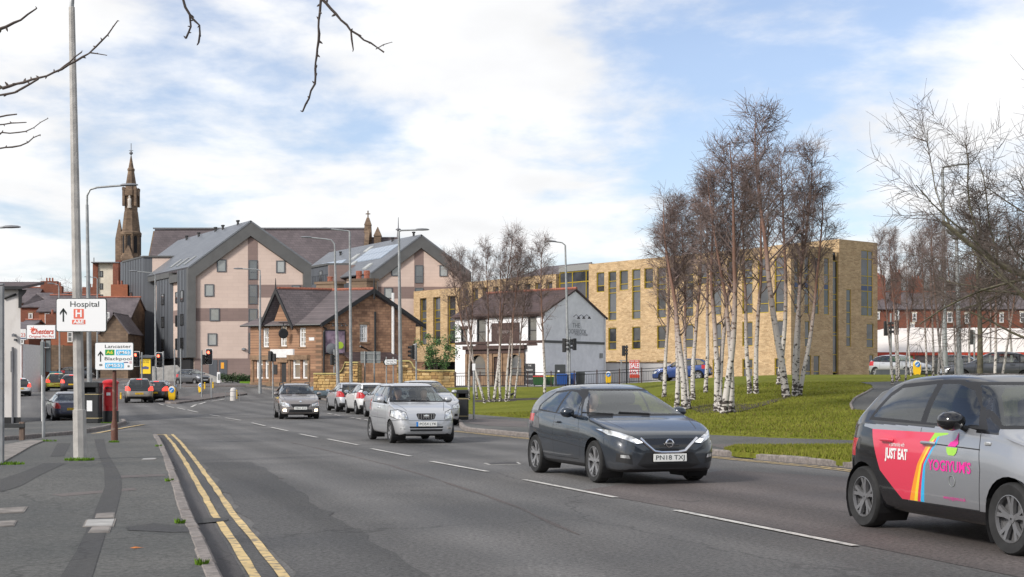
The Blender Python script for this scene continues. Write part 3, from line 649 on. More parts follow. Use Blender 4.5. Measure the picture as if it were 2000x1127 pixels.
def wallpoly(parent,name,m,poly,holes,tf,depth=.2):
    """wall outline (a,z) with window openings cut through and their reveals"""
    bm = bmesh.new(); bm.faces.new([bm.verts.new((a,z,0)) for a,z in poly]); 
    ca = sorted({round(h[i],4) for h in holes for i in (0,1)}); cz = sorted({round(h[i],4) for h in holes for i in (2,3)})
    for ax,cs in ((0,ca),(1,cz)):
        for k in cs:
            co = [0,0,0]; co[ax] = k; no = [0,0,0]; no[ax] = 1
            bmesh.ops.bisect_plane(bm,geom=list(bm.verts)+list(bm.edges)+list(bm.faces),plane_co=co,plane_no=no,dist=1e-5)
    dead = [f for f in bm.faces if any(h[0] < f.calc_center_median().x < h[1] and h[2] < f.calc_center_median().y < h[3] for h in holes)]
    bmesh.ops.delete(bm,geom=dead,context='FACES')
    mb = MB(); bm.verts.ensure_lookup_table(); bm.verts.index_update()
    mb.add([tf(v.co.x,v.co.y,0) for v in bm.verts],[tuple(v.index for v in f.verts) for f in bm.faces]); bm.free()
    for a0,a1,z0,z1 in holes:
        for (p,q) in (((a0,z0),(a1,z0)),((a1,z0),(a1,z1)),((a1,z1),(a0,z1)),((a0,z1),(a0,z0))):
            mb.add([tf(*p,0),tf(*q,0),tf(*q,depth),tf(*p,depth)],[(0,1,2,3)])
    return mb.build(name,m,parent,recalc=False)
def bars(mb,tf,a0,a1,z0,z1,d0,d1):
    p = [tf(a,z,d) for d in (d0,d1) for a,z in ((a0,z0),(a1,z0),(a1,z1),(a0,z1))]
    mb.add(p,[(0,1,2,3),(7,6,5,4),(0,4,5,1),(1,5,6,2),(2,6,7,3),(3,7,4,0)])
def window(parent,tf,r,fm,gm,d=.12,fw=.07,fd=.08,vs=(),hs=(),name='window',sill=None,head=None,bw=None,label=None):
    """frame with panes between its bars: vs / hs are fractions of the opening where mullions / transoms stand"""
    a0,a1,z0,z1 = r; mb = MB()
    for (p0,p1,q0,q1) in ((a0,a1,z0,z0+fw),(a0,a1,z1-fw,z1),(a0,a0+fw,z0+fw,z1-fw),(a1-fw,a1,z0+fw,z1-fw)): bars(mb,tf,p0,p1,q0,q1,d-fd,d)
    w = mb.build(name,fm,parent)
    if label: w['label'] = label
    bw = bw or fw*.7
    av = [a0+fw] + [a0+(a1-a0)*v for v in vs] + [a1-fw]; zv = [z0+fw] + [z0+(z1-z0)*h for h in hs] + [z1-fw]
    for v in av[1:-1]: mb = MB(); bars(mb,tf,v-bw/2,v+bw/2,z0+fw,z1-fw,d-fd*.9,d); mb.build('mullion',fm,w)
    for h in zv[1:-1]: mb = MB(); bars(mb,tf,a0+fw,a1-fw,h-bw/2,h+bw/2,d-fd*.8,d); mb.build('transom',fm,w)
    for i in range(len(av)-1):
        for j in range(len(zv)-1):
            g = gm[(i*7+j) % len(gm)] if isinstance(gm,(list,tuple)) else gm
            mb = MB(); mb.add([tf(av[i],zv[j],d-.02),tf(av[i+1],zv[j],d-.02),tf(av[i+1],zv[j+1],d-.02),tf(av[i],zv[j+1],d-.02)],[(0,1,2,3)]); mb.build('pane',g,w)
    if sill: mb = MB(); bars(mb,tf,a0-.08,a1+.08,z0-.13,z0-.001,-.07,d); mb.build('sill',sill,w)
    if head: mb = MB(); bars(mb,tf,a0-.1,a1+.1,z1+.001,z1+.22,-.03,d); mb.build('lintel',head,w)
    return w
def slab(name,m,pts,th,parent,smooth=False):
    """roof plane with thickness, pts counter-clockwise seen from above"""
    P = [Vector(p) for p in pts]; n = (P[1]-P[0]).cross(P[2]-P[0]).normalized()
    if n.z < 0: n = -n
    k = len(P); mb = MB(); mb.add([tuple(p) for p in P] + [tuple(p - n*th) for p in P],[tuple(range(k)),tuple(range(2*k-1,k-1,-1))] + [(i,i+k,(i+1)%k+k,(i+1)%k) for i in range(k)])
    return mb.build(name,m,parent)
def panel(name,m,parent,tf,r,d0,d1): mb = MB(); bars(mb,tf,*r,d0,d1); return mb.build(name,m,parent)

# ------------------------------------------------------------------ stone public house on the corner
P = Bld('stone_pub','brown sandstone public house with slate roof, front gable and white sash windows',628,118,R(22),sdir=(math.cos(R(136)),math.sin(R(136))),cat='pub')
tS,tF = P.tf('S'),P.tf('F')
LX = P.pix('F',812,700)[0]; LY = P.pix('S',489,700)[0]
EV = P.pix('S',600,628)[1]; AP = P.pix('F',714,567)[1]; MX = LX/2
up_w = [P.rect('S',*r) for r in ((513,636,525,673),(547,629,560,672),(584,634,597,672))]
lo_w = [P.rect('S',*r) for r in ((500,699,513,735),(517,699,529,735),(571,699,586,737),(590,699,602,737))]
door_r = P.rect('S',551,704,559,746)
up_w = [(a,b_,EV-2.1,EV-.5) if i != 1 else (a,b_,EV-2.05,EV-.25) for i,(a,b_,c,d) in enumerate(up_w)]
lo_w = [(a,b_,.75,2.4) for a,b_,c,d in lo_w]; door_r = (door_r[0],door_r[1]+.2,-.4,2.15)
wallpoly(P.t,'wall','pub_stone',[(0,-1.5),(LY,-1.5),(LY,EV),(0,EV)],up_w + lo_w + [door_r],tS,.22)
gw = P.rect('F',703,634,719,668); 
wallpoly(P.t,'wall','pub_stone',[(0,-1.5),(LX,-1.5),(LX,EV),(MX,AP-.15),(0,EV)],[gw],tF,.22)
mb = MB(); mb.add([(LX,0,-1.5),(LX,LY,-1.5),(LX,LY,EV),(LX,0,EV),(0,LY,-1.5),(0,LY,EV)],[(0,1,2,3),(4,1,2,5)]); mb.build('wall','pub_stone',P.t)
for r in up_w: window(P.t,tS,r,'white_trim',['pane_dark','pane_curtain'],d=.18,fw=.11,vs=(.5,),hs=(.25,.5,.75),sill='stone_trim',head='stone_trim',bw=.06)
for r in lo_w: window(P.t,tS,r,'white_trim',['pane_dark','pane_curtain'],d=.18,fw=.12,hs=(.72,),sill='stone_trim',head='stone_trim')
window(P.t,tF,gw,'white_trim','pane_curtain',d=.18,fw=.11,vs=(.33,.66),hs=(.25,.5,.75),sill='stone_trim',head='stone_trim',bw=.06)
dr = panel('door','black_trim',P.t,tS,door_r,.14,.2)
mb = MB(); mb.prism([(door_r[0]-.2,2.1),(door_r[1]+.2,2.1),(door_r[1]+.2,2.35),((door_r[0]+door_r[1])/2,2.62),(door_r[0]-.2,2.35)],-.12,.1,tf=lambda a,z,d: tS(a,z,d)); mb.build('door_head','stone_trim',P.t)
# string course, ledges over the bays, name board
zc_ = P.pix('S',560,690)[1]
for (x0,x1) in ((494,530),(566,606)):
    a0,a1,*_ = P.rect('S',x0,690,x1,700); panel('bay_ledge','stone_trim',P.t,tS,(a0,a1,zc_-.55,zc_-.15),-.28,.05); panel('bay_pier','stone_trim',P.t,tS,(a0+.0,a0+.14,-1.5,zc_-.55),-.12,.05); panel('bay_pier','stone_trim',P.t,tS,(a1-.14,a1-.0,-1.5,zc_-.55),-.12,.05)
a0,a1,*_ = P.rect('S',531,680,575,690); panel('fascia_board','white_trim',P.t,tS,(a0,a1,zc_-.35,zc_+.35),-.14,.0)
r_ = P.rect('S',604,659,614,665); panel('street_plate','white_trim',P.t,tS,r_,-.03,.0)
for r in ((535,712,542,731),(564,712,568,732)): panel('notice_board','black_trim',P.t,tS,P.rect('S',*r),-.06,.0)
panel('plinth','stone_trim',P.t,tS,(0,LY,-1.5,.45),-.07,.0); panel('plinth','stone_trim',P.t,tF,(0,LX,-1.5,.45),-.07,.0)
# main roof: gable at the corner side, hip at the far end
OV = .45; zo = EV - .22; ry = LY - 3.2
slab('roof','slate',[(-OV,-OV,zo),(MX,-OV,AP+.1),(MX,ry,AP+.1),(-OV,LY+OV,zo)],.12,P.t)
slab('roof','slate',[(LX+OV,-OV,zo),(MX,-OV,AP+.1),(MX,ry,AP+.1),(LX+OV,LY+OV,zo)],.12,P.t)
slab('roof','slate',[(-OV,LY+OV,zo),(MX,ry,AP+.1),(LX+OV,LY+OV,zo)],.12,P.t)
mb = MB(); mb.tube([(MX,-OV,AP+.14),(MX,ry,AP+.14)],.13,6); mb.build('ridge_tile','terracotta',P.t)
for s in (0,1):
    x0,x1 = (-OV,MX) if s == 0 else (LX+OV,MX)
    mb = MB(); mb.add([(x0,-OV-.05,zo+.05),(x1,-OV-.05,AP+.15),(x1,-OV-.05,AP-.22),(x0,-OV-.05,zo-.28),(x0,-OV+.02,zo+.05),(x1,-OV+.02,AP+.15),(x1,-OV+.02,AP-.22),(x0,-OV+.02,zo-.28)],[(0,1,2,3),(7,6,5,4),(0,4,5,1),(1,5,6,2),(2,6,7,3),(3,7,4,0)]); mb.build('bargeboard','black_trim',P.t)
mb = MB(); mb.tube([(MX,-OV,AP),(MX,-OV,AP+1.05)],[.06,.025],6); mb.build('finial','black_trim',P.t)
mb = MB(); mb.tube([(MX,-OV-.03,AP+.1),(MX,-OV-.03,AP-.75)],[.08,.05],6); mb.build('finial','black_trim',P.t)
mb = MB(); mb.tube([(-OV,-OV,zo-.08),(-OV,LY+OV,zo-.08)],.08,6); mb.build('gutter','black_trim',P.t)
# cross gable on the front
gy = P.pix('S',556,620)[0]; GH = 1.15; GA = AP
mb = MB(); mb.add([tS(gy-GH,EV-.3,-.02),tS(gy+GH,EV-.3,-.02),tS(gy,GA-.1,-.02)],[(0,1,2)]); mb.build('gable_wall','pub_stone',P.t)
for sgn in (-1,1):
    slab('gable_roof','slate',[(-.75,gy,GA+.12),(MX*.98,gy,GA+.12),(0.55,gy+sgn*(GH+.5),EV+.05),(-.75,gy+sgn*(GH+.45),EV-.38)],.1,P.t)
    mb = MB(); q0,q1 = (gy,GA+.18),(gy+sgn*(GH+.5),EV-.42)
    mb.add([(-.82,q0[0],q0[1]),(-.82,q1[0],q1[1]),(-.82,q1[0]-sgn*.05,q1[1]-.3),(-.82,q0[0],q0[1]-.45),(-.72,q0[0],q0[1]),(-.72,q1[0],q1[1]),(-.72,q1[0]-sgn*.05,q1[1]-.3),(-.72,q0[0],q0[1]-.45)],[(0,1,2,3),(7,6,5,4),(0,4,5,1),(1,5,6,2),(2,6,7,3),(3,7,4,0)]); mb.build('bargeboard','black_trim',P.t)
mb = MB(); mb.tube([(-.77,gy,GA-.3),(-.77,gy,GA+1.0)],[.06,.02],6); mb.build('finial','black_trim',P.t)
mb = MB(); mb.tube([(-.6,gy,GA+.17),(MX,gy,GA+.17)],.12,6); mb.build('ridge_tile','terracotta',P.t)
# chimneys
for (x_,y_,w_,h_,npot) in ((MX+.5,4.3,1.7,.75,1),(MX+.5,1.15,1.7,.95,2)):
    ch = MB(); ch.box((x_,y_,AP+.1),(.9,w_,h_*1.6)); ch = ch.build('chimney','dark_stone',P.t)
    mb = MB(); mb.box((x_,y_,AP+h_*.8+.16),(1.08,w_+.2,.22)); mb.build('cap','dark_stone',ch)
    for k in range(npot): mb = MB(); yy = y_ + (k - (npot-1)/2)*.75; mb.lathe([(.19,0),(.16,.3),(.2,.34),(.2,.42 + .25*(npot > 1)),(.13,.44 + .25*(npot > 1))],10,(x_,yy,AP+h_*.8+.26)); mb.build('chimney_pot','terracotta',ch)
# pipes, lamps, hanging sign
def pipe(pts,r,m='black_trim',name='downpipe'): mb = MB(); mb.tube(pts,r,6); return mb.build(name,m,P.t)
a_ = P.pix('F',731,610)[0]; z_ = P.pix('F',731,609)[1]; pipe([(a_,-.08,z_),(a_,-.08,P.pix('F',731,690)[1]),(a_-1.3,-.08,P.pix('F',700,676)[1])],.07)
a_ = P.pix('F',765,610)[0]; pipe([(a_,-.12,P.pix('F',765,572)[1]),(a_,-.12,.5)],.09,'white_trim')
pipe([(-.1,.3,EV-.3),(.3,-.12,EV-.6),(P.pix('F',630,640)[0],-.12,EV-.9),(P.pix('F',630,640)[0],-.12,.6)],.06)
r_ = P.rect('F',632,644,674,692); bd = panel('picture_board','black_trim',P.t,tF,r_,-.06,.0)
mat('mauve_print',(0.33,0.24,0.30),.6,col2=(0.14,0.095,0.13),vscale=1.5,lo=.42,hi=.62,var2=.3,vscale2=.8)
panel('print','mauve_print',bd,tF,(r_[0]+.1,r_[1]-.1,r_[2]+.1,r_[3]-.1),-.075,-.061)
mat('lime_green',(0.45,0.62,0.05),.6)
mb = MB(); mb.lathe([(.28,0),(.30,.01),(.15,.02)],14,(r_[1]-.5,-.095,r_[2]+.75),'y'); mb.build('roundel','lime_green',bd)
for k in range(4): a_ = r_[0] + (r_[1]-r_[0])*(.2+.2*k); mb = MB(); mb.tube([(a_,0,r_[3]+.5),(a_,-.4,r_[3]+.55),(a_,-.5,r_[3]+.4)],.03,5); mb.lathe([(.05,.1),(.13,0)],8,(a_,-.52,r_[3]+.3)); mb.build('flood_lamp','black_trim',P.t)
a_,z_ = P.pix('S',556,652); mb = MB(); mb.tube([(0,a_-.9,z_+.9),(-1.3,a_-.9,z_+.9)],.04,5); mb.tube([(-.9,a_-.9,z_+.9),(-.9,a_-.9,z_+.6)],.03,5); sb = mb.build('sign_bracket','black_trim',P.t)
mb = MB(); mb.lathe([(.05,-.05),(.38,-.05),(.42,0),(.38,.05),(.05,.05)],20,(-.9,a_-.9,z_),'y'); mb.build('hanging_sign','black_trim',sb)
# lean-to with tiled roof on the side wall
r_ = P.rect('F',668,690,770,704); slab('lean_to_roof','slate_brown',[(r_[0],-1.6,r_[2]-.5),(r_[1],-1.6,r_[2]-.5),(r_[1],0,r_[3]+.1),(r_[0],0,r_[3]+.1)],.12,P.t); panel('lean_to_wall','pub_stone',P.t,tF,(r_[0]+.15,r_[1]-.15,-1.4,r_[2]-.35),-1.4,-.001)
mat('sat_grey',(0.16,0.165,0.175),.5)
a_,z_ = P.pix('F',624,681); mb = MB(); mb.lathe([(.04,-.16),(.25,-.12),(.46,0),(.43,0),(.2,-.09)],14,(.3,-.6,z_),'y'); mb.tube([(.3,0,z_-.3),(.3,-.7,z_-.1)],.03,5); mb.build('satellite_dish','sat_grey',P.t)

P.finish()
# ------------------------------------------------------------------ white public house
W = Bld('white_pub','white rendered public house with brown slate roof and dark arched front',1062,105,R(49),cat='pub')
tS,tF = W.tf('S'),W.tf('F')
LX = W.pix('F',1181,650)[0]; LY = W.pix('S',889,650)[0]; EV = W.pix('S',1000,612)[1]; AP = W.pix('F',1124,566)[1]; MX = W.pix('F',1124,600)[0]
sw = [W.rect('S',*r) for r in ((900,640,913,666),(931,622,949,670),(1031,620,1048,667))]
sw = [(a,b_,3.15 + (.25 if i == 0 else 0),EV - .35 - (.7 if i == 0 else 0)) for i,(a,b_,c,d) in enumerate(sw)]
lw = [W.rect('S',920,696,950,730),W.rect('S',993,695,1022,730)]; lw = [(a,b_,.75,2.35) for a,b_,c,d in lw]
wd = W.rect('S',966,700,978,752); wd = (wd[0],wd[1],-.4,2.2)
wallpoly(W.t,'wall','white_render',[(0,-1.5),(LY,-1.5),(LY,EV),(0,EV)],sw + lw + [wd],tS,.2)
wallpoly(W.t,'wall','white_render',[(0,-1.5),(LX,-1.5),(LX,EV),(MX,AP-.1),(0,EV)],[],tF,.2)
mb = MB(); mb.add([(LX,0,-1.5),(LX,LY,-1.5),(LX,LY,EV),(LX,0,EV),(0,LY,-1.5),(0,LY,EV),(MX,LY,AP-.1)],[(0,1,2,3),(4,1,2,6,5)]); mb.build('wall','white_render',W.t)
for r in sw: window(W.t,tS,r,'black_trim',['pane_dark','pane_dark','pane_curtain'],d=.16,fw=.09,hs=(.5,),head='brown_paint',sill='brown_paint')
a0 = W.pix('S',1026,700)[0]; a1 = W.pix('S',912,700)[0]
wallpoly(W.t,'shop_front','stone_trim',[(a0,-1.2),(a1,-1.2),(a1,2.75),(a0,2.75)],lw + [wd],lambda a,z,d=0: tS(a,z,d-.12),.32)
panel('shop_cornice','brown_paint',W.t,tS,(a0-.15,a1+.15,2.76,3.05),-.35,.0); panel('shop_fascia','brown_paint',W.t,tS,(a0,a1,2.45,2.755),-.17,-.122)
for r in lw:
    window(W.t,tS,r,'brown_paint','pane_dark',d=.14,fw=.07,hs=(.35,),sill='stone_trim')
    ca = (r[0]+r[1])/2; rr = (r[1]-r[0])/2; pts = [(r[0],2.36),(r[0],1.55)] + [(ca - rr*math.cos(math.pi*k/10),1.55 + .8*math.sin(math.pi*k/10)) for k in range(11)] + [(r[1],2.36)]
    L_ = len(pts); mb = MB(); half = [(r[0],2.36)] + [(ca - rr*math.cos(math.pi*k/10),1.55 + .8*math.sin(math.pi*k/10)) for k in range(6)]
    for sg in (0,1):
        q = half if sg == 0 else [(2*ca - a,z) for a,z in half]; q = q + [(ca,2.36)]
        mb.prism(q,-.121,.0,tf=lambda a,z,d: tS(a,z,d))
    mb.build('arch','stone_trim',W.t)
panel('door','brown_paint',W.t,tS,wd,.02,.1)
for k in (a0+.1,a1-.1,wd[0]-.2,wd[1]+.2): mb = MB(); bars(mb,tS,k-.12,k+.12,-1.2,2.44,-.2,-.121); mb.build('pilaster','stone_trim',W.t)
panel('plinth','white_render',W.t,tS,(0,LY,-1.5,.3),-.14,-.001) if False else None
sb_ = W.rect('S',961,633,1015,662); sgn_ = panel('name_board','brown_paint',W.t,tS,(sb_[0],sb_[1],3.35,EV-.7),-.07,.0)
mat('faded_letter',(0.30,0.26,0.25),.7)
lettering('THE MOORBROOK',.3,'faded_letter',sgn_,Matrix.Translation(tS((sb_[0]+sb_[1])/2,(3.35+EV-.7)/2,-.075)) @ Matrix.Rotation(R(-90),4,'Z') @ Matrix.Rotation(R(90),4,'X'),width=1.6)
bz = W.pix('F',1130,669)[1]
panel('string_course','zinc_trim',W.t,tF,(0,LX,bz-.09,bz+.09),-.05,.0); panel('string_course','brown_paint',W.t,tS,(0,LY,bz-.09,bz+.09),-.05,.0)
panel('fascia_board','brown_paint',W.t,tS,(-.1,LY,EV-.28,EV+.02),-.22,.0)
zo = EV - .1
slab('roof','slate_brown',[(-.35,-.12,zo),(MX,-.12,AP+.08),(MX,LY+.1,AP+.08),(-.35,LY+.1,zo)],.12,W.t)
slab('roof','slate_brown',[(LX+.3,-.12,zo-.1),(MX,-.12,AP+.08),(MX,LY+.1,AP+.08),(LX+.3,LY+.1,zo-.1)],.12,W.t)
mb = MB(); mb.tube([(MX,-.12,AP+.12),(MX,LY+.1,AP+.12)],.11,6); mb.build('ridge_tile','terracotta',W.t)
for (x_,y_) in ((1121,622),(1131,622),(1142,622)):
    a_,z_ = W.pix('F',x_,y_); mb = MB(); mb.tube([(a_-.05,0,z_+.12),(a_-.05,-.25,z_+.28),(a_,-.42,z_+.12)],.022,5); mb.lathe([(.04,.13),(.13,-.02),(.11,-.04)],10,(a_,-.45,z_)); mb.build('flood_lamp','black_trim',W.t)
mat('pale_grey_print',(0.66,0.66,0.66),.8)
ca,cz = W.pix('F',1124,646); mb = MB(); mb.lathe([(.9,0),(.9,-.004)],7,(ca,-.004,cz),'y'); mb.build('wall_motif','pale_grey_print',W.t)
mat('sign_black',(0.03,0.03,0.032),.6); mat('faded_black',(0.22,0.22,0.23),.8)
a_,z_ = W.pix('F',1125,636); lettering('THE',.5,'faded_black',W.t,fM(a_,-.015,z_),width=.9)
a_,z_ = W.pix('F',1125,648); lettering('MOORBROOK',.5,'faded_black',W.t,fM(a_,-.015,z_),width=2.5)
a_,z_ = W.pix('F',1135,654); lettering('PUBLIC HOUSE',.18,'faded_black',W.t,fM(a_,-.015,z_),width=1.6)
r_ = W.rect('F',1171,690,1176,699); panel('vent','grey_panel',W.t,tF,r_,-.08,.0)
a_ = LX-.05; mb = MB(); mb.tube([(a_,-.09,EV-.2),(a_,-.09,-.5)],.05,6); mb.build('downpipe','white_trim',W.t)
# menu board on the wall is its own thing
r_ = W.rect('S',1028,709,1045,743); cb_ = thing('menu_board','black pub menu board with white chalk lettering leaning on the white wall','board',tuple(W.o),W.rz)
panel('board','sign_black',cb_,tS,(r_[0],r_[1],.15,1.65),-.12,-.02)
for k,tx in enumerate(('THE','MOORBROOK','FOOD SERVED','OPEN DAILY')): lettering(tx,.16,'white_trim',cb_,Matrix.Translation(tS((r_[0]+r_[1])/2,1.5 - .33*k,-.125)) @ Matrix.Rotation(R(-90),4,'Z') @ Matrix.Rotation(R(90),4,'X'),width=(r_[1]-r_[0])*(.4 if k == 0 else .75))

# ------------------------------------------------------------------ long new brick block
B = Bld('brick_block','long four storey buff brick block with tall brass framed windows',1545,140,math.atan2(.63,.776),cat='apartment block',z=zg(px(1545,140),140))
tS,tF = B.tf('S'),B.tf('F')
Z8 = lambda x,y: (1130 + .305*x,440 + .305*y)
H1 = B.pix('S',1540,478)[1]; LS = B.pix('S',1150,600)[0]; LF = B.pix('F',1637,600)[0]; LT = B.pix('F',1714,600)[0]
cols = [(115,165,0),(190,242,1),(262,317,0),(342,397,1),(420,478,0),(502,560,1),(585,645,0),(675,735,1),(765,830,0),(858,915,1),(950,1020,0),(1048,1115,2),(1148,1218,3),(1255,1325,2)]
zt = H1 - 1.05; st = (H1 - .4)/4
holes = []; spec = []
for x0,x1,k in cols:
    a0 = B.pix('S',1130+.305*x1,600)[0]; a1 = B.pix('S',1130+.305*x0,600)[0]
    if k == 0: rs = [(zt-2.25,zt,(.32,))]
    elif k in (1,2): rs = [(zt-5.55,zt,(.17,.56,.66,.80) if True else ())] + [(zt-8.85,zt-6.35,(.36,))] + [(.0,1.9,(.5,))]
    elif k == 3: rs = [(zt-5.55,zt,(.17,.56,.66,.80))]
    for z0,z1,hs in rs: holes.append((a0,a1,z0,z1)); spec.append(hs)
wallpoly(B.t,'wall','gold_brick',[(0,-3),(LS,-3),(LS,H1),(0,H1)],holes,tS,.22)
for h,hs in zip(holes,spec): window(B.t,tS,h,'gold_frame','pane_new',d=.20,fw=.085,fd=.14,hs=hs,bw=.08)
fh = []; fs = []
for x0,x1,z0,z1,hs in ((1382,1412,zt-5.7,zt+.05,1),(1447,1478,zt-5.7,zt+.05,1),(1512,1540,zt-5.7,zt+.05,1),(1572,1605,zt-5.7,zt+.05,1),(1450,1480,zt-9.0,zt-6.4,0),(1447,1490,-.2,2.2,0),(1505,1545,-.2,2.2,0),(1632,1640,-.2,.1,0)):
    a0 = B.pix('F',1130+.305*x0,600)[0]; a1 = B.pix('F',1130+.305*x1,600)[0]; fh.append((a0,a1,z0,z1)); fs.append((.15,.44,.54,.70) if hs == 1 else (.33,))
fh = fh[:-1]
wallpoly(B.t,'wall','gold_brick',[(0,-3),(LF-.85,-3),(LF-.85,H1),(0,H1)],fh,tF,.12)
for i,(h,hs) in enumerate(zip(fh,fs)):
    w = window(B.t,tF,h,'gold_frame','pane_new',d=.11,fw=.06,fd=.06,hs=hs,bw=.07)
    if i < 4: z0,z1 = h[2]+(h[3]-h[2])*.44,h[2]+(h[3]-h[2])*.54; panel('spandrel','blue_panel',w,tF,(h[0]+.1,h[1]-.1,z0+.04,z1-.04),.06,.085)
slab('roof','lead',[(.2,.2,H1-.4),(LF-.35,.2,H1-.4),(LF-.35,LS,H1-.4),(.2,LS,H1-.4)],.2,B.t)
for (q0,q1) in (((.35,.35),(.35,LS)),((.35,.35),(LF-.4,.35))): mb = MB(); mb.add([(q0[0],q0[1],H1),(q1[0],q1[1],H1),(q1[0],q1[1],H1-.6),(q0[0],q0[1],H1-.6)],[(0,1,2,3)]); mb.build('parapet','gold_brick',B.t)
mb = MB(); mb.add([(0,0,H1),(.35,.35,H1),(.35,LS,H1),(0,LS,H1),(LF-.35,0,H1),(LF-.35,.35,H1)],[(0,1,2,3),(0,4,5,1)]); mb.build('coping','gold_brick',B.t)
# recessed glazed slot between block and tower
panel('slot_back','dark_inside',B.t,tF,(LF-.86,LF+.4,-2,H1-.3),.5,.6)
sl = (LF-.8,LF+.17,.5,H1-1.2); window(B.t,tF,sl,'gold_frame','pane_new',d=.30,fw=.07,hs=(.16,.33,.36,.5,.65,.70,.85),bw=.07,name='window')
mb = MB(); mb.add([(LF-.85,0,-3),(LF-.85,1.2,-3),(LF-.85,1.2,H1),(LF-.85,0,H1)],[(0,1,2,3)]); mb.build('wall_return','gold_brick',B.t)
HT = B.pix('F',1641,467)[1]; tw0 = LF + .18
th_ = []; ts_ = []
for x0,x1,y0,y1,v,hs in ((1715,1745,410,778,(),(.17,.4,.6,.8)),(1810,1885,162,582,(.6,),(.14,.38,.47,.61,.87)),(1845,1890,630,785,(),(.35,)),(1862,1890,828,975,(),(.25,))):
    r = B.rect('F',1130+.305*x0,440+.305*y0,1130+.305*x1,440+.305*y1); th_.append((r[0],r[1],max(r[2],-.25),r[3])); ts_.append((v,hs))
gr = B.rect('F',1130+.305*1635,440+.305*825,1130+.305*1670,440+.305*962)
wallpoly(B.t,'tower_wall','gold_brick',[(tw0,-3),(LT,-3),(LT,HT),(tw0,HT)],th_,tF,.12)
for i,(h,(v,hs)) in enumerate(zip(th_,ts_)):
    w = window(B.t,tF,h,'gold_frame','pane_new',d=.11,fw=.06,fd=.06,vs=v,hs=hs,bw=.08)
    if i == 1: z0,z1 = h[2]+(h[3]-h[2])*.38,h[2]+(h[3]-h[2])*.47; panel('spandrel','blue_panel',w,tF,(h[0]+.1,h[1]-.1,z0+.04,z1-.04),.06,.085)
mb = MB(); mb.add([(tw0,0,-3),(tw0,9,-3),(tw0,9,HT),(tw0,0,HT),(LT,0,-3),(LT,9,-3),(LT,9,HT),(LT,0,HT)],[(0,1,2,3),(4,5,6,7),(1,5,6,2),(3,7,6,2)]); mb.build('tower_wall','gold_brick',B.t)
panel('plinth','blue_panel',B.t,tF,(-.2,LT+.1,-3,-.28),-.06,.0)
# glazed link and the lower wings further along
l0,l1 = LS,B.pix('S',1086,600)[0]; HL = B.pix('S',1120,527)[1] - .1
window(B.t,tS,(l0+.02,l1-.02,HL-4.6,HL),'gold_frame','pane_new',d=.6,fw=.12,vs=(.18,.6),hs=(.72,),bw=.12,name='link_glazing')
panel('link_head','grey_panel',B.t,tS,(l0,l1,HL+.01,HL+.7),.4,.9); panel('link_wall','gold_brick',B.t,tS,(l0,l1,-3,HL-4.61),.5,.8)
mb = MB(); mb.add([tS(LS,-3,0),tS(LS,H1,0),tS(LS,H1,12),tS(LS,-3,12)],[(0,1,2,3)]); mb.build('wall_return','gold_brick',B.t)
w0,w1 = l1,B.pix('S',902,600)[0]; H2 = B.pix('S',1000,543)[1]
hh = []; n_ = 9
for k in range(n_):
    c = w0 + (k + .6)*(w1-w0)/n_; hh.append((c-.55,c+.55,H2-3.0,H2-.85))
    if k % 2 == 0: hh.append((c-.55,c+.55,H2-6.6,H2-3.9)); hh.append((c-.55,c+.55,H2-9.9,H2-7.5))
wallpoly(B.t,'wing_wall','gold_brick',[(w0,-3),(w1,-3),(w1,H2),(w0,H2)],hh,tS,.4)
for h in hh: window(B.t,tS,h,'gold_frame','pane_new',d=.36,fw=.09,fd=.1,hs=(.35,),bw=.08)
slab('roof','lead',[tS(w0,H2-.3,.3),tS(w1,H2-.3,.3),tS(w1,H2-.3,10),tS(w0,H2-.3,10)],.2,B.t)
mb = MB(); mb.add([tS(w0,-3),tS(w0,-3,10),tS(w0,H2,10),tS(w0,H2),tS(w1,-3),tS(w1,-3,10),tS(w1,H2,10),tS(w1,H2)],[(0,1,2,3),(4,5,6,7)]); mb.build('wall_return','gold_brick',B.t)
x0_,x1_ = w1,B.pix('S',814,600)[0]; H3 = B.pix('S',855,566)[1]
hh = []
for (pa,pb) in ((826,839),(852,866),(880,896)):
    a1 = B.pix('S',pa,600)[0]; a0 = B.pix('S',pb,600)[0]; hh.append((a0,a1,H3-7.2,H3-1.0))
wallpoly(B.t,'end_wall','gold_brick',[(x0_,2.2),(x1_,2.2),(x1_,H3),(x0_,H3)],hh,lambda a,z,d=0: tS(a,z,d-.5),.45)
for h in hh: window(B.t,lambda a,z,d=0: tS(a,z,d-.5),h,'gold_frame','pane_new',d=.4,fw=.1,fd=.1,hs=(.3,.48,.56,.73),bw=.09)
mb = MB(); e0,e1 = (lambda z,d: tS(x0_,z,d-.5)),(lambda z,d: tS(x1_,z,d-.5))
mb.add([e0(2.2,0),e0(2.2,10),e0(H3,10),e0(H3,0),e1(2.2,0),e1(2.2,10),e1(H3,10),e1(H3,0)],[(0,1,2,3),(4,5,6,7),(3,7,6,2),(0,4,5,1)]); mb.build('end_wall','gold_brick',B.t)
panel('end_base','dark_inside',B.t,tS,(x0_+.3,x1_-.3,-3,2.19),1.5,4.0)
# pitched roof showing behind the wing
slab('roof','slate',[tS(w0+1,H2+.2,3),tS(w1-6,H2+.2,3),tS(w1-7,H2+2.0,8),tS(w0+2.5,H2+2.0,8)],.15,B.t)
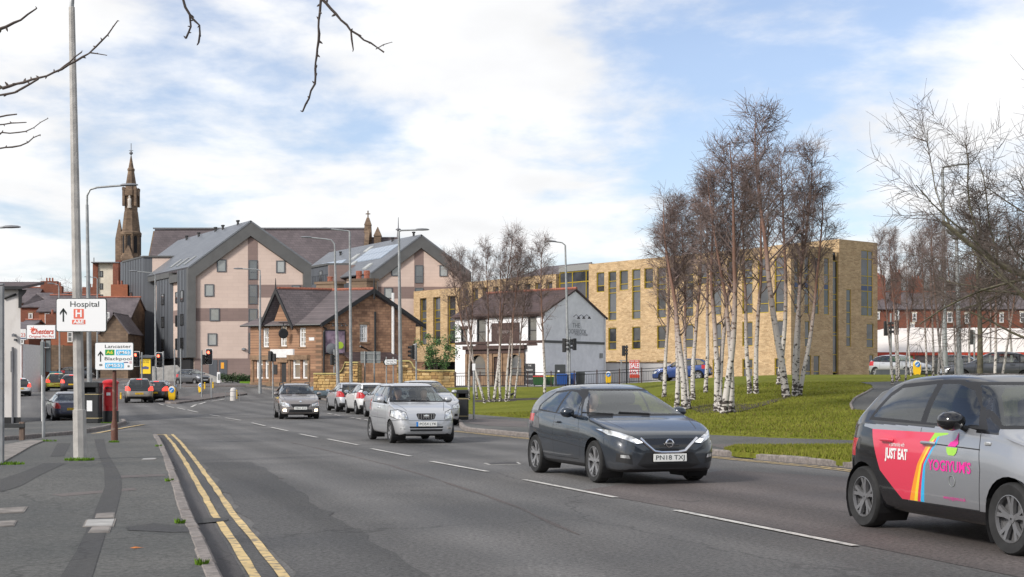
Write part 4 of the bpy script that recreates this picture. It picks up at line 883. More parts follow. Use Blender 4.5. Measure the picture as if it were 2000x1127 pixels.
# ------------------------------------------------------------------ pair of gabled apartment buildings
def gable_block(label,pxc,Y,wpx,apex,eave_l,eave_r,sang,wins,strip_px,bands_l,bands_r,base_py,side_len,vents,roof_extra=None,eave_drop=0.0):
    A = Bld('apartment_block',label,pxc,Y,0.0,sdir=(math.cos(sang),math.sin(sang)),cat='apartment block',group=None)
    tF,tS = A.tf('F'),A.tf('S'); T = A.t
    L = A.pix('F',wpx,600)[0]; xa,za = A.pix('F',*apex); zl = A.pix('F',*eave_l)[1]; zr = A.pix('F',*eave_r)[1]
    zb = A.pix('F',(pxc+wpx)/2,base_py)[1]
    wallpoly(T,'wall','render_cream',[(0,zb),(L,zb),(L,zr-.6),(xa,za-.9),(0,zl-.6)],[],tF)
    panel('ground_storey','render_brown',T,tF,(0,L,-4,zb),-.01,.3)
    # vertical stair strip and horizontal bands, a little proud of the render
    s0,s1 = A.pix('F',strip_px[0],600)[0],A.pix('F',strip_px[1],600)[0]
    mb = MB(); mb.prism([(s0,zb+.001),(s1,zb+.001),(s1,za-.9-(abs(s1-xa))*.72),(xa,za-.92),(s0,za-.9-(abs(s0-xa))*.72)],-.03,.0,tf=lambda a,z,d: tF(a,z,d)); mb.build('stair_strip','render_brown',T)
    for lo,hi,(a,b_) in ((bands_l[0],bands_l[1],(0.02,s0-.002)),(bands_r[0],bands_r[1],(s1+.002,L-.02))):
        z1 = A.pix('F',500,lo)[1]; z0 = A.pix('F',500,hi)[1]; panel('render_band','render_brown',T,tF,(a,b_,z0,z1),-.02,.0)
    for r,kind in wins:
        rr = A.rect('F',*r)
        if kind == 'stair': window(T,tF,rr,'zinc','pane_dark',d=-.031,fw=.10,fd=.08,hs=(.38,),name='window')
        elif kind == 'door': panel('door','zinc',T,tF,(rr[0],rr[1],-1.5,rr[3]),-.06,.0)
        else: window(T,tF,rr,'zinc','pane_curtain',d=-.021,fw=.10,fd=.09,name='window')
    # grey portal band round the gable
    bw_ = 1.35; po = [(-1.0,zl-.35),(xa,za+.05),(L+.75,zr-.2)]
    mb = MB()
    mb.prism([(-.9,zl-.15),(xa,za),(xa,za-bw_*1.3),(.0,zl-1.25),(-.9,zl-1.25)],-.45,.2,tf=lambda a,z,d: tF(a,z,d)); mb.build('verge_band','zinc_trim',T)
    mb = MB(); mb.prism([(xa,za),(L+.85,zr-.15),(L+.85,zr-1.25),(L,zr-1.25),(xa,za-bw_*1.3)],-.45,.2,tf=lambda a,z,d: tF(a,z,d)); mb.build('verge_band','zinc_trim',T)
    panel('edge_band','zinc_trim',T,tF,(-.9,.0,zb+.1,zl-1.251),-.45,.2); panel('edge_band','zinc_trim',T,tF,(L,L+.85,zr-5.2,zr-1.251),-.45,.2)
    # roof planes run back along the side
    D = side_len
    slab('roof','grey_slate',[(-.95,-.5,zl-.1),(xa,-.5,za+.06),(xa,D,za+.06),(-.95,D,zl-.1)],.18,T)
    slab('roof','grey_slate',[(L+.9,-.5,zr-.1),(xa,-.5,za+.06),(xa,D,za+.06),(L+.9,D,zr-.1)],.18,T)
    mb = MB(); mb.add([(-.0,0,-4),(0,D,-4),(0,D,zl-.4),(0,0,zl-.4),(L,0,-4),(L,D,-4),(L,D,zr-.4),(L,0,zr-.4)],[(0,1,2,3),(4,5,6,7)]); mb.build('side_wall','render_cream',T)
    for (f,g) in vents:
        x_ = -.9 + (xa+.9)*g; z_ = zl-.1 + (za+.1-zl)*g; mb = MB(); mb.tube([(x_,D*f,z_-.1),(x_,D*f,z_+.45)],.14,8); mb.lathe([(.22,0),(.24,.16),(.1,.2)],8,(x_,D*f,z_+.42)); mb.build('roof_vent','black_trim',T)
    return A,L,xa,za,zl,zr,zb,D
SA = R(121)
A1 = gable_block('cream and brown gabled apartment block with grey clad side nearest the church turret',380,168,591,(487,432),(380,520),(592,514),SA,
    [((423,507,441,531),'w'),((539,509,556,533),'w'),((399,555,417,579),'w'),((569,557,586,580),'w'),((409,602,428,627),'w'),((405,651,423,675),'w'),((485,508,502,546),'stair'),((485,556,502,594),'stair'),((485,603,502,640),'stair'),((485,650,502,690),'stair'),((408,703,424,729),'door'),((427,703,443,729),'door')],
    (484,503),(602,627),(556,581),700,27,((.80,.93),(.62,.93),(.40,.95),(.30,.95),(.12,.97)))
A,L,xa,za,zl,zr,zb,D = A1; T = A.t; tS = A.tf('S')
def sx(p): return A.pix('S',p,620)[0]
mat('zinc_seam',(0.04,0.044,0.05),.5)
for (p0,p1,prot,m,z1,z0) in ((380,360,.85,'zinc',zl-.3,zb+.1),(360,344,.35,'render_cream',zl-1.6,zb+.2),(344,317,.75,'zinc',zl-.9,zb+.1),(302,257,1.5,'zinc',zl+2.4,-4),(257,240,.9,'zinc',zl-2.2,-4)):
    a0,a1 = sorted((sx(p0),sx(p1))); b_ = panel('clad_bay' if m == 'zinc' else 'side_bay',m,T,tS,(a0+.01,a1-.01,z0,z1),-prot,-.01)
    if m == 'zinc':
        k = a0 + .9
        while k < a1 - .3: panel('seam','zinc_seam',b_,tS,(k-.04,k+.04,z0+.05,z1-.05),-prot-.05,-prot-.001); k += 1.15
    n = 4 if m == 'zinc' and prot > 1 else 3
    for i in range(3):
        zz = zb + 1.15 + i*2.82; cc = (a0+a1)/2
        window(T,tS,(cc-.55,cc+.55,zz,zz+1.35 + (.8 if prot > 1 else 0)),'black_trim','pane_dark',d=-prot-.052,fw=.08,fd=.06) if a1 - a0 > 1.4 else None
for i in range(3):
    a0,a1 = sorted((sx(317),sx(302))); zz = zb + .4 + i*2.82
panel('render_band','render_brown',T,tS,(sx(317),sx(302),A.pix('F',380,627)[1],A.pix('F',380,602)[1]),-.03,-.005)
panel('render_band','render_brown',T,tS,(sx(360)+.02,sx(344)-.02,A.pix('F',380,627)[1],A.pix('F',380,602)[1]),-.38,-.352)
panel('bay_head','zinc_trim',T,tS,(sx(360),sx(344),zl-1.6,zl-.7),-.9,-.01); panel('bay_head','zinc_trim',T,tS,(sx(345),sx(303),zl-.9,zl-.3),-.95,-.01)
# cream cheek wall and flat dormer on the roof behind the tall bay
mb = MB(); a0,a1 = sx(302),sx(262); mb.add([(-.3,a0,zl-.2),(3.6,a0,zl+2.2),(-.3,a0,zl+2.2),(-.3,a1,zl-.2),(3.6,a1,zl+2.2),(-.3,a1,zl+2.2)],[(0,1,2),(3,4,5),(0,3,5,2)]); mb.build('dormer_cheek','render_cream',T)
slab('dormer_roof','zinc_trim',[(-1.6,a0-.2,zl+2.45),(3.9,a0-.2,zl+2.45),(3.9,a1+.2,zl+2.45),(-1.6,a1+.2,zl+2.45)],.2,T)
for f_ in (.10,.20,.30): 
    g = .16; x_ = -.9 + (xa+.9)*g; z_ = zl-.05 + (za+.1-zl)*g; mb = MB(); dzx = (za-zl)/(xa+.9)
    mb.add([(x_-.7,D*f_-.4,z_-.7*dzx+.12),(x_+.7,D*f_-.4,z_+.7*dzx+.12),(x_+.7,D*f_+.4,z_+.7*dzx+.12),(x_-.7,D*f_+.4,z_-.7*dzx+.12),(x_-.7,D*f_-.4,z_-.7*dzx-.1),(x_+.7,D*f_-.4,z_+.7*dzx-.1),(x_+.7,D*f_+.4,z_+.7*dzx-.1),(x_-.7,D*f_+.4,z_-.7*dzx-.1)],[(0,1,2,3),(0,4,5,1),(1,5,6,2),(2,6,7,3),(3,7,4,0)]); mb.build('roof_light','pane_dark',T)
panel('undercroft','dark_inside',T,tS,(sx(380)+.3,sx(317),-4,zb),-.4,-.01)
mb = MB(); mb.lathe([(.05,.1),(.22,.05),(.25,-.15),(.05,-.2)],10,A.tf('F')(*A.pix('F',475,681),-.15)); mb.build('wall_lamp','sat_grey',T)
mat('notice_orange',(0.85,0.38,0.03),.6)
r = A.rect('F',431,708,437,720); panel('notice','notice_orange',T,A.tf('F'),r,-.075,-.061)
A.finish()
A2 = gable_block('cream and brown gabled apartment block with solar panels behind the stone pub',735,190,905,(820,459),(735,531),(905,531),SA,
    [((764,517,779,539),'w'),((858,518,874,540),'w'),((750,562,766,583),'w'),((810,518,826,553),'stair'),((810,562,826,598),'stair'),((752,606,766,627),'w')],
    (809,827),(560,583),(560,583),640,30,((.75,.80),(.25,.95),(.06,1.0)))
A,L,xa,za,zl,zr,zb,D = A2; T = A.t; tS = A.tf('S')
dzx = (za-zl)/(xa+.9)
def on_roof(name,m,f0,f1,g0,g1,th=.14,lift=.0):
    xs = [-.9 + (xa+.9)*g for g in (g0,g1)]; q = [(xs[0],D*f0),(xs[1],D*f0),(xs[1],D*f1),(xs[0],D*f1)]
    P_ = [(x,y,zl-.1+(x+.95)*dzx+.03+lift) for x,y in q]; mb = MB(); mb.add([(a,b,c+th) for a,b,c in P_] + P_,[(0,1,2,3),(0,4,5,1),(1,5,6,2),(2,6,7,3),(3,7,4,0)]); return mb.build(name,m,T)
mat('solar',(0.30,0.36,0.44),.18,metal=.3)
for i in range(6): on_roof('solar_panel','solar',.10+.052*i,.148+.052*i,.42,.60); on_roof('solar_panel','solar',.10+.052*i,.148+.052*i,.62,.80)
for i in range(5): on_roof('solar_panel','solar',.56+.06*i,.615+.06*i,.38,.58)
for (f0,g0) in ((.46,.55),(.42,.75),(.10,.12),(.36,.30)): on_roof('roof_light','pane_curtain',f0,f0+.04,g0,g0+.14,.2)
panel('side_cladding','zinc',T,tS,(.2,4.0,-4,zl-.35),-.8,-.01)
# terrace wing clad in grey between the two gables
tw = (4.0,26.0); wing = panel('terrace_wing','zinc',T,tS,(*tw,-4,zl-1.2),-5.0,-.01)
panel('terrace_cornice','zinc_trim',wing,tS,(10,tw[1]+.3,zl+1.6,zl+1.9),-2.6,0.5); panel('terrace_storey','zinc',wing,tS,(10,tw[1],zl-1.2,zl+1.6),-2.4,-.02)
panel('cheek','render_brown',wing,tS,(9.6,9.99,zl-1.0,zl+1.6),-2.4,2.2)
for k in range(40): a_ = 4.2 + k*.55; mb = MB(); bars(mb,tS,a_-.03,a_+.03,zl-1.2,zl-.1,-4.95,-4.89); mb.build('baluster','zinc_seam',wing)
panel('handrail','zinc_seam',wing,tS,(4,26,zl-.1,zl-.03),-4.97,-4.87)
for a_ in (12,17,22): window(T,tS,(a_,a_+1.1,zl-1.1,zl+1.0),'black_trim','pane_dark',d=-2.41,fw=.08,fd=.05)
for a_ in (6,11,16): window(T,tS,(a_,a_+1.2,zl-4.2,zl-2.9),'black_trim','pane_dark',d=-5.01,fw=.08,fd=.05)
A.finish()

# ------------------------------------------------------------------ church
CZ = 235.0; cx0,cx1 = px(268,CZ),px(702,CZ); zr_ = pz(433,CZ); zb_ = zg((cx0+cx1)/2,CZ) - 1; ch = thing('church','long slate roofed stone church with slender pinnacled turret','church',(cx0,CZ,zb_))
Hr = zr_ - zb_; Lc = cx1 - cx0; hw = 10.5; He = Hr - 14.5
slab('roof','church_slate',[(.3,0,He),(Lc,0,He),(Lc,hw,Hr),(.3,hw,Hr-.1)],.3,ch); slab('roof','church_slate',[(.3,2*hw,He),(Lc,2*hw,He),(Lc,hw,Hr),(.3,hw,Hr-.1)],.3,ch)
mb = MB(); mb.mm(0,Lc,.6,2*hw-.6,-3,He); mb.build('wall','dark_stone',ch)
mb = MB(); mb.prism([(0.6,He),(2*hw-.6,He),(hw,Hr-.4)],0,.6,tf=lambda a,z,d: (d,a,z)); mb.build('gable_wall','dark_stone',ch); mb = MB(); mb.prism([(.2,He),(2*hw-.2,He),(hw,Hr+.5)],Lc-.1,Lc+.7,tf=lambda a,z,d: (d,a,z)); mb.build('gable_wall','dark_stone',ch)
mb = MB(); mb.box((Lc/2,hw,Hr+.05),(Lc,.5,.22)); mb.build('ridge','lead',ch)
gz = Hr + .2; gx = Lc + .35; mb = MB(); mb.rings([[(gx+sx_*w,hw+sy_*w,z) for sx_,sy_ in ((-1,-1),(1,-1),(1,1),(-1,1))] for w,z in ((.7,Hr-2.5),(.55,gz+.3),(.62,gz+.4),(.2,gz+1.7))]); mb.tube([(gx,hw,gz+1.6),(gx,hw,gz+2.9)],.12,6); mb.tube([(gx-.4,hw,gz+2.35),(gx+.4,hw,gz+2.35)],.1,6); mb.build('gable_cross','dark_stone',ch)
# chancel
c0,c1 = Lc + .7,px(768,CZ) - cx0; zc2 = pz(450,CZ) - zb_
slab('roof','church_slate',[(c0,2,He+.5),(c1+1.6,2,He+.5),(c1,hw,zc2),(c0,hw,zc2)],.3,ch); slab('roof','church_slate',[(c0,2*hw-2,He+.5),(c1+1.6,2*hw-2,He+.5),(c1,hw,zc2),(c0,hw,zc2)],.3,ch); slab('roof','church_slate',[(c1+1.6,2,He+.5),(c1+1.6,2*hw-2,He+.5),(c1,hw,zc2)],.3,ch)
mb = MB(); mb.mm(c0,c1+1.2,2.6,2*hw-2.6,-3,He+.4); mb.build('wall','dark_stone',ch)
mb = MB(); mb.tube([(c1,hw,zc2-.2),(c1,hw,zc2+1.2)],[.3,.2],6); mb.lathe([(.1,0),(.45,.1),(.45,.25),(.15,.4)],8,(c1,hw,zc2+1.1)); mb.tube([(c1,hw,zc2+1.5),(c1,hw,zc2+3.4)],[.1,.05],5); mb.build('roof_finial','lead',ch)
mb = MB(); mb.mm(gx+1.2,gx+2.4,hw-1.8,hw-.6,zc2-5,zc2+.1); mb.rings([[(gx+1.8+sx_*w,hw-1.2+sy_*w,z) for sx_,sy_ in ((-1,-1),(1,-1),(1,1),(-1,1))] for w,z in ((.7,zc2),(.05,zc2+1.6))]); mb.build('chimney','dark_stone',ch)
# turret
tx,ty = px(256,CZ-2) - cx0,-2.0; Zp = lambda y: pz(y,CZ-2) - zb_
def oct_(w,z,n=8): return [(tx + w*math.cos(math.pi*(2*k+1)/n),ty + w*math.sin(math.pi*(2*k+1)/n),z) for k in range(n)]
mb = MB(); mb.rings([oct_(w*1.06,Zp(y)) for w,y in ((1.55,760),(1.55,508),(1.62,505),(1.62,500),(1.4,498),(1.4,462),(1.6,459),(1.6,455),(1.38,452),(1.05,415),(.98,412),(.98,386),(1.28,383),(1.28,371),(.92,370),(.48,335),(.56,333),(.56,330),(.40,328),(.07,304))]); tu = mb.build('turret','dark_stone',ch)
for k in range(8):
    a_ = math.pi*(2*k)/8; mb = MB(); mb.box((tx+1.36*math.cos(a_),ty+1.36*math.sin(a_),Zp(480)),(.12,.55,2.5),rz=a_); mb.prism([(-.28,0),(.28,0),(0,.6)],-.06,.06,tf=lambda u,v,d,a_=a_: (tx+1.36*math.cos(a_)-u*math.sin(a_)+d*math.cos(a_),ty+1.36*math.sin(a_)+u*math.cos(a_)+d*math.sin(a_),Zp(480)+1.25+v)); mb.build('lancet','dark_inside',tu)
    b_ = math.pi*(2*k+1)/8; mb = MB(); mb.box((tx+1.5*math.cos(b_),ty+1.5*math.sin(b_),Zp(480)),(.2,.22,3.0),rz=b_); mb.rings([[(tx+1.5*math.cos(b_)+q*.16,ty+1.5*math.sin(b_)+r*.16,Zp(480)+1.5) for q,r in ((-1,-1),(1,-1),(1,1),(-1,1))],[(tx+1.4*math.cos(b_)+q*.02,ty+1.4*math.sin(b_)+r*.02,Zp(480)+2.6) for q,r in ((-1,-1),(1,-1),(1,1),(-1,1))]]); mb.build('pinnacle','dark_stone',tu)
for sx_ in (-1,1):
    for sy_ in (-1,1): mb = MB(); mb.box((tx+sx_*.95,ty+sy_*.95,Zp(388)),(.4,.4,2.6)); mb.rings([[(tx+sx_*.95+q*.24,ty+sy_*.95+r*.24,Zp(388)+1.3+h) for q,r in ((-1,-1),(1,-1),(1,1),(-1,1))] if h < .5 else [(tx+sx_*.95+q*.05,ty+sy_*.95+r*.05,Zp(388)+1.3+h) for q,r in ((-1,-1),(1,-1),(1,1),(-1,1))] for h in (0,.4,.55)]); mb.build('pinnacle','dark_stone',tu)
mb = MB(); mb.rings([[(tx + q*w,ty - 1.7 + r*w*.5,Zp(508)+h) for q,r in ((-1,-1),(1,-1),(1,1),(-1,1))] for w,h in ((1.0,-12),(1.0,0),(.1,2.2))]); mb.build('buttress','dark_stone',ch)
mb = MB(); bx_ = tx - 1.9; mb.rings([[(bx_ + q*w,ty + r*w,Zp(455)+h) for q,r in ((-1,-1),(1,-1),(1,1),(-1,1))] for w,h in ((.8,-20),(.8,-6),(.55,-5.6),(.55,-1),(.08,2.2))]); mb.build('buttress','dark_stone',ch)
mat('pale_statue',(0.55,0.50,0.44),.8)
mb = MB(); mb.rings([oct2 for oct2 in [[(tx + .05 + w*math.cos(k*.785),ty - 1.15 + w*.7*math.sin(k*.785),Zp(408)+z) for k in range(8)] for w,z in ((.32,0),(.36,.1),(.26,.6),(.30,1.1),(.32,1.45),(.14,1.62),(.17,1.75),(.17,1.95),(.06,2.1))]]); mb.build('niche_statue','pale_statue',tu,smooth=True)
mb = MB(); mb.tube([(tx,ty,Zp(306)),(tx,ty,Zp(280))],.06,5); mb.lathe([(.05,0),(.3,.25),(.3,.4),(.05,.7)],8,(tx,ty,Zp(303))); mb.tube([(tx-.35,ty,Zp(294)),(tx+.35,ty,Zp(294))],.05,5); mb.build('spire_cross','lead',tu)

# ------------------------------------------------------------------ houses
def house(label,pxl,pxr,Y,eave_py,ridge_py,depth,wall_m,roof_m,rz=0.0,wins=(),chim=(),ridge='x',hip=0.0,cat='house',frame='white_trim',base=-3,name='house',group=None,trim=None):
    """plain house: front between two photo columns at distance Y, ridge along the front (x) or front to back (y)"""
    x0,x1 = px(pxl,Y),px(pxr,Y); L = (x1 - x0)/max(.3,math.cos(rz)); z0 = zg((x0+x1)/2,Y); He,Hr = pz(eave_py,Y) - z0,pz(ridge_py,Y) - z0
    h = thing(name,label,cat,(x0,Y,z0),rz,group); tf = lambda a,z,d=0.0: (a,d,z)
    if ridge == 'x':
        wallpoly(h,'wall',wall_m,[(0,base),(L,base),(L,He),(0,He)],[],tf)
        for x in (0,L): mb = MB(); mb.add([(x,0,base),(x,depth,base),(x,depth,He),(x,depth/2,Hr if not hip else He),(x,0,He)],[(0,1,2,3,4)]); mb.build('side_wall',wall_m,h)
        for y0 in (0,depth):
            s = -.3 if y0 == 0 else depth+.3; slab('roof',roof_m,[(-.3,s,He-.1),(L+.3,s,He-.1),(L+.1-hip,depth/2,Hr),(-.1+hip,depth/2,Hr)],.15,h)
        if hip:
            for x,xr in ((-.3,hip-.1),(L+.3,L+.1-hip)): slab('roof',roof_m,[(x,-.3,He-.1),(x,depth+.3,He-.1),(xr,depth/2,Hr)],.15,h)
        else: mb = MB(); mb.tube([(-.2,depth/2,Hr+.04),(L+.2,depth/2,Hr+.04)],.12,5); mb.build('ridge_tile','terracotta',h)
    else:
        wallpoly(h,'wall',wall_m,[(0,base),(L,base),(L,He),(L/2,Hr),(0,He)],[],tf)
        for x in (0,L): mb = MB(); mb.add([(x,0,base),(x,depth,base),(x,depth,He),(x,0,He)],[(0,1,2,3)]); mb.build('side_wall',wall_m,h)
        for s in (-.3,L+.3): slab('roof',roof_m,[(s,-.3,He-.12),(L/2,-.3,Hr+.12),(L/2,depth,Hr+.12),(s,depth,He-.12)],.15,h)
    for w in wins:
        a0 = (px(w[0],Y) - x0)/max(.3,math.cos(rz)); a1 = (px(w[2],Y) - x0)/max(.3,math.cos(rz)); window(h,tf,(a0,a1,pz(w[3],Y)-z0,pz(w[1],Y)-z0),frame,'pane_dark',d=-.01,fw=.12,fd=.08,hs=(.5,),sill='stone_trim',head=trim)
    for (a,y,w,hh,n) in chim:
        c = MB(); c.box((a,y,Hr+hh/2-.6),(w,.8,hh+1.2)); c = c.build('chimney',wall_m,h)
        for k in range(n): mb = MB(); mb.lathe([(.14,0),(.12,.55)],8,(a+(k-(n-1)/2)*.45,y,Hr+hh-.02)); mb.build('chimney_pot','terracotta',c)
    return h
house('dark red brick villa with pyramid slate roof and pale window beside the fried chicken sign',42,108,190,598,566,12,'red_brick','slate',wins=((56,612,64,632),(48,655,60,672)),hip=4.6,chim=((3,6,1.2,.9,2),),trim='stone_trim')
house('orange brick terraced house behind the hospital sign',76,170,182,607,572,10,'orange_brick','slate',wins=((132,648,142,668),(88,612,92,640),(93,612,97,640)),chim=((9,5,2.2,1.4,2),),trim='stone_trim')
house('red brick house with big chimney stack on the left skyline',20,64,215,590,558,9,'red_brick','slate',chim=((4.5,4.5,2.6,1.0,3),))
house('long slate roofed terrace on the skyline behind the orange brick house',84,245,225,596,568,10,'red_brick','slate',chim=((6,5,2.4,.9,3),))
house('low stone hall with steep slate roof beside the grey clad bay',158,243,172,640,574,14,'dark_stone','slate',wins=((208,610,214,632),(222,690,228,705)),chim=())
house('small stone gabled porch hall in front of the slate roofed hall',196,250,168,650,612,6,'dark_stone','slate',ridge='y')
house('brown brick house with bay windows partly behind the white shop wall',30,56,165,640,622,8,'red_brick','slate',wins=((40,655,47,672),),chim=((3,4,1.4,.7,1),))
# tower block of brick and cream render
TB = thing('tower_block','flat roofed block of cream render and red brick on the skyline','apartment block',(px(181,215),215,zg(px(210,215),215))); q = lambda y: pz(y,215) - TB.location.z; kx = lambda x: px(x,215) - TB.location.x
for (a,b_,y0,y1,m,t_) in ((181,191,0,9,'red_brick',514),(191,222,.25,9,'cream_render',514),(222,233,-.5,9,'red_brick',514),(233,262,.8,9,'red_brick',519)):
    mb = MB(); mb.mm(kx(a),kx(b_)-.004,y0,y1,-4,q(t_)); mb.build('wall',m,TB)
mb = MB(); mb.mm(kx(180),kx(234),-.6,9.1,q(514)+.002,q(512)); mb.build('roof','lead',TB); mb = MB(); mb.mm(kx(222),kx(232),1,4,q(512),q(507)); mb.build('chimney','red_brick',TB)
for y in (533,557,579): window(TB,lambda a,z,d=0: (a,d,z),(kx(194),kx(200),q(y+8),q(y-4)),'black_trim','pane_dark',d=.24,fw=.1,fd=.06)
for (x,y) in ((236,560),(236,600)): window(TB,lambda a,z,d=0: (a,d,z),(kx(x),kx(x+5),q(y+9),q(y-8)),'white_trim','pane_curtain',d=.79,fw=.2,fd=.06)
mb = MB(); mb.tube([(kx(179.5),1,-2),(kx(179.5),1,q(502))],.07,5); mb.build('aerial_mast','lead',TB)
# white shop wall at the left edge
S = thing('white_shop','white rendered shop with black gutter and brackets at the roadside','shop',(px(41,62),62,zg(px(30,62),62))); zq = lambda y: pz(y,62) - S.location.z; kx = lambda x: px(x,62) - S.location.x
mb = MB(); mb.prism([(kx(-260),0),(kx(40),0),(kx(40)-3.6,8),(kx(-260),8)],-1,zq(566)); mb.build('wall','dirty_white',S)
mb = MB(); mb.mm(kx(-260),kx(40)+.01,-.03,0,-1,.35); mb.build('plinth','black_trim',S)
mb = MB(); mb.prism([(kx(-260),-.35),(kx(49),-.35),(kx(49)-3.8,8.2),(kx(-260),8.2)],zq(566)+.001,zq(560)); mb.build('eaves_gutter','black_trim',S)
slab('roof','slate_brown',[(kx(-260),-.3,zq(560)),(kx(48),-.3,zq(560)),(kx(20),4.5,zq(536)),(kx(-260),4.5,zq(536))],.12,S)
mb = MB(); mb.prism([(0,0),(.32,0),(.28,-.12),(.12,-.3),(.1,-.75),(0,-.8)],-.12,.0,tf=lambda a,z,d: (kx(38)+a,d-.02,zq(566)+z)); mb.build('bracket','black_trim',S)
mb = MB(); mb.tube([(kx(8),-.06,zq(583)),(kx(32),-.06,zq(575))],.05,6); mb.build('waste_pipe','black_trim',S)
mb = MB(); mb.tube([(kx(26),-.08,zq(678)),(kx(26),-.08,-.5)],.05,6); mb.build('downpipe','lead',S); mb = MB(); mb.mm(kx(22),kx(25),-.09,0,zq(727),zq(686)); mb.build('sign_edge','zinc',S)
mb = MB(); mb.tube([(kx(27),-.05,zq(653)),(kx(31),-.25,zq(655))],.05,6); mb.mm(kx(29),kx(34),-.4,-.1,zq(658),zq(653)); mb.build('camera_unit','sat_grey',S); mb = MB(); mb.mm(kx(30),kx(33.5),-.2,0,zq(666),zq(662)); mb.build('alarm_box','zinc',S)
# second shop with hanging sign further up the road
S2 = thing('corner_shop','low white shop with red lettered fascia beyond the white wall','shop',(px(40,120),120,zg(px(45,120),120))); zq = lambda y: pz(y,120) - S2.location.z; kx = lambda x: px(x,120) - S2.location.x
mb = MB(); mb.prism([(kx(-120),0),(kx(42),0),(kx(42)-3,7),(kx(-120),7)],-2,zq(672)); mb.build('wall','white_render',S2); mb = MB(); mb.mm(kx(-120),kx(53.5),-.4,0,zq(664),zq(643)); f_ = mb.build('fascia','white_trim',S2); mb = MB(); mb.mm(kx(40),kx(53),-.42,-.405,zq(662),zq(660)); mb.build('fascia_line','blue_panel',f_)
lettering('123',.45,'red_paint',f_,fM(kx(46),-.41,zq(655)),width=.5)
slab('roof','slate',[(kx(-120),-.4,zq(643)+.03),(kx(54),-.4,zq(643)+.03),(kx(50),3.5,zq(625)),(kx(-120),3.5,zq(625))],.12,S2)
mb = MB(); mb.mm(kx(42)+.003,kx(46),.2,5,-2,zq(672)); mb.build('pier','white_trim',S2)
# ------------------------------------------------------------------ right hand background
house('long terrace of red brick houses with cream doorways behind the white roofed store',1690,2060,215,602,566,10,'red_brick','slate',wins=((1712,610,1718,624),(1735,610,1742,626),(1782,612,1790,628),(1850,610,1860,630),(1884,612,1892,632),(1992,610,2004,630),(1952,612,1960,630)),chim=((3,5,2.4,2.4,4),(9,5,2,2.0,3),(18,5,2.4,2.2,4)),trim='cream_render')
house('red brick house with hipped roof at the end of the far terrace',1700,1776,190,602,578,9,'red_brick','slate',wins=((1712,610,1718,624),(1748,606,1756,625),(1778,632,1786,640)),hip=3.0,chim=((2.4,4.5,1.4,2.6,3),(4.6,4.5,1.2,3.4,3)),trim='cream_render')
SH = thing('store','low store with broad white roof and red fascia behind the right hand birches','store',(px(1716,162),162,zg(px(1850,162),162))); zq = lambda y: pz(y,162) - SH.location.z; kx = lambda x: px(x,162) - SH.location.x
mat('white_roof',(0.74,0.68,0.62),.6,var=.04,vscale=.6); mat('metal_wall',(0.24,0.20,0.19),.6,var=.1,vscale=6,stretch=(4,1,.05))
mb = MB(); mb.mm(kx(1700),kx(2150),0,22,-2,zq(694)); mb.build('wall','metal_wall',SH)
mb = MB(); mb.mm(kx(1698),kx(2150),-.25,0,zq(694),zq(688)); mb.build('fascia','red_paint',SH)
mb = MB(); xs_ = [kx(v) for v in range(1698,2151,9)]; nx = len(xs_); vs = []
rnd = random.Random(5)
for j in range(9):
    for x in xs_: t = j/8; vs.append((x,-.3 + 14*t,zq(688) + (zq(632)-zq(688))*(1-(1-t)**2)*(.62+.38*sstep(kx(1700),kx(1800),x)) + (.25*math.sin(x*.9+j) * t*(1-t)*2) + rnd.uniform(-.06,.06)*(t > 0)))
mb.add(vs,[(j*nx+i,j*nx+i+1,(j+1)*nx+i+1,(j+1)*nx+i) for j in range(8) for i in range(nx-1)]); mb.build('roof','white_roof',SH,smooth=60)
for x in (1715,1784): mb = MB(); mb.mm(kx(x)-.1,kx(x)+.1,-.2,-.001,-1,zq(694)-.002); mb.build('door_post','red_paint',SH)
mat('poster_green',(0.20,0.42,0.05),.5); pg_ = thing('poster','green advertising poster with white lettering on the store wall','poster',tuple(SH.location))
mb = MB(); mb.mm(kx(1717),kx(1782),-.12,-.06,.0,zq(696)); mb.build('sheet','poster_green',pg_)
lettering('Essential',.5,'white_trim',pg_,fM(kx(1728),-.125,zq(705)),width=1.15); lettering('Motoring',.62,'white_trim',pg_,fM(kx(1731),-.125,zq(715)),width=1.35)
for x in range(1760,1900,16): mb = MB(); mb.mm(kx(x),kx(x)+.06,-.05,-.001,-1,zq(694)-.01); mb.build('wall_seam','grey_panel',SH)
# ================================================================== street furniture
mat('galv',(0.30,0.31,0.31),.5,metal=.35,var=.1,vscale=6,var2=.12,vscale2=1.5)
mat('lamp_concrete',(0.42,0.40,0.37),.85,var=.12,vscale=5,bump=.35,bscale=40,var2=.14,vscale2=1.0)
mat('pole_grey',(0.21,0.215,0.22),.55,var=.12,vscale=5)
mat('rust',(0.125,0.055,0.038),.85,col2=(0.24,0.20,0.17),vscale=5,lo=.55,hi=.72,bump=.4,bscale=30)
mat('signal_black',(0.015,0.015,0.016),.45)
mat('signal_white',(0.75,0.75,0.74),.5)
mat('sign_white',(0.86,0.86,0.85),.35)
mat('sign_ink',(0.018,0.025,0.022),.5)
mat('sign_red',(0.78,0.16,0.10),.4)
mat('sign_green',(0.01,0.30,0.07),.4)
mat('sign_blue',(0.13,0.50,0.78),.4)
mat('sign_yellow',(0.85,0.72,0.05),.4)
mat('sign_back',(0.20,0.215,0.21),.6,var=.08)
mat('bollard_yellow',(0.85,0.52,0.015),.4)
mat('bollard_blue',(0.02,0.22,0.62),.4)
mat('red_lamp',(0.5,.02,.01),.4,emit=(1.0,0.10,0.05),estr=5.0)
mat('dark_lens',(0.03,0.02,0.02),.25)
mat('post_red',(0.50,0.012,0.018),.35,var=.08,vscale=6)
mat('bin_black',(0.022,0.023,0.024),.45,var=.15,vscale=4)
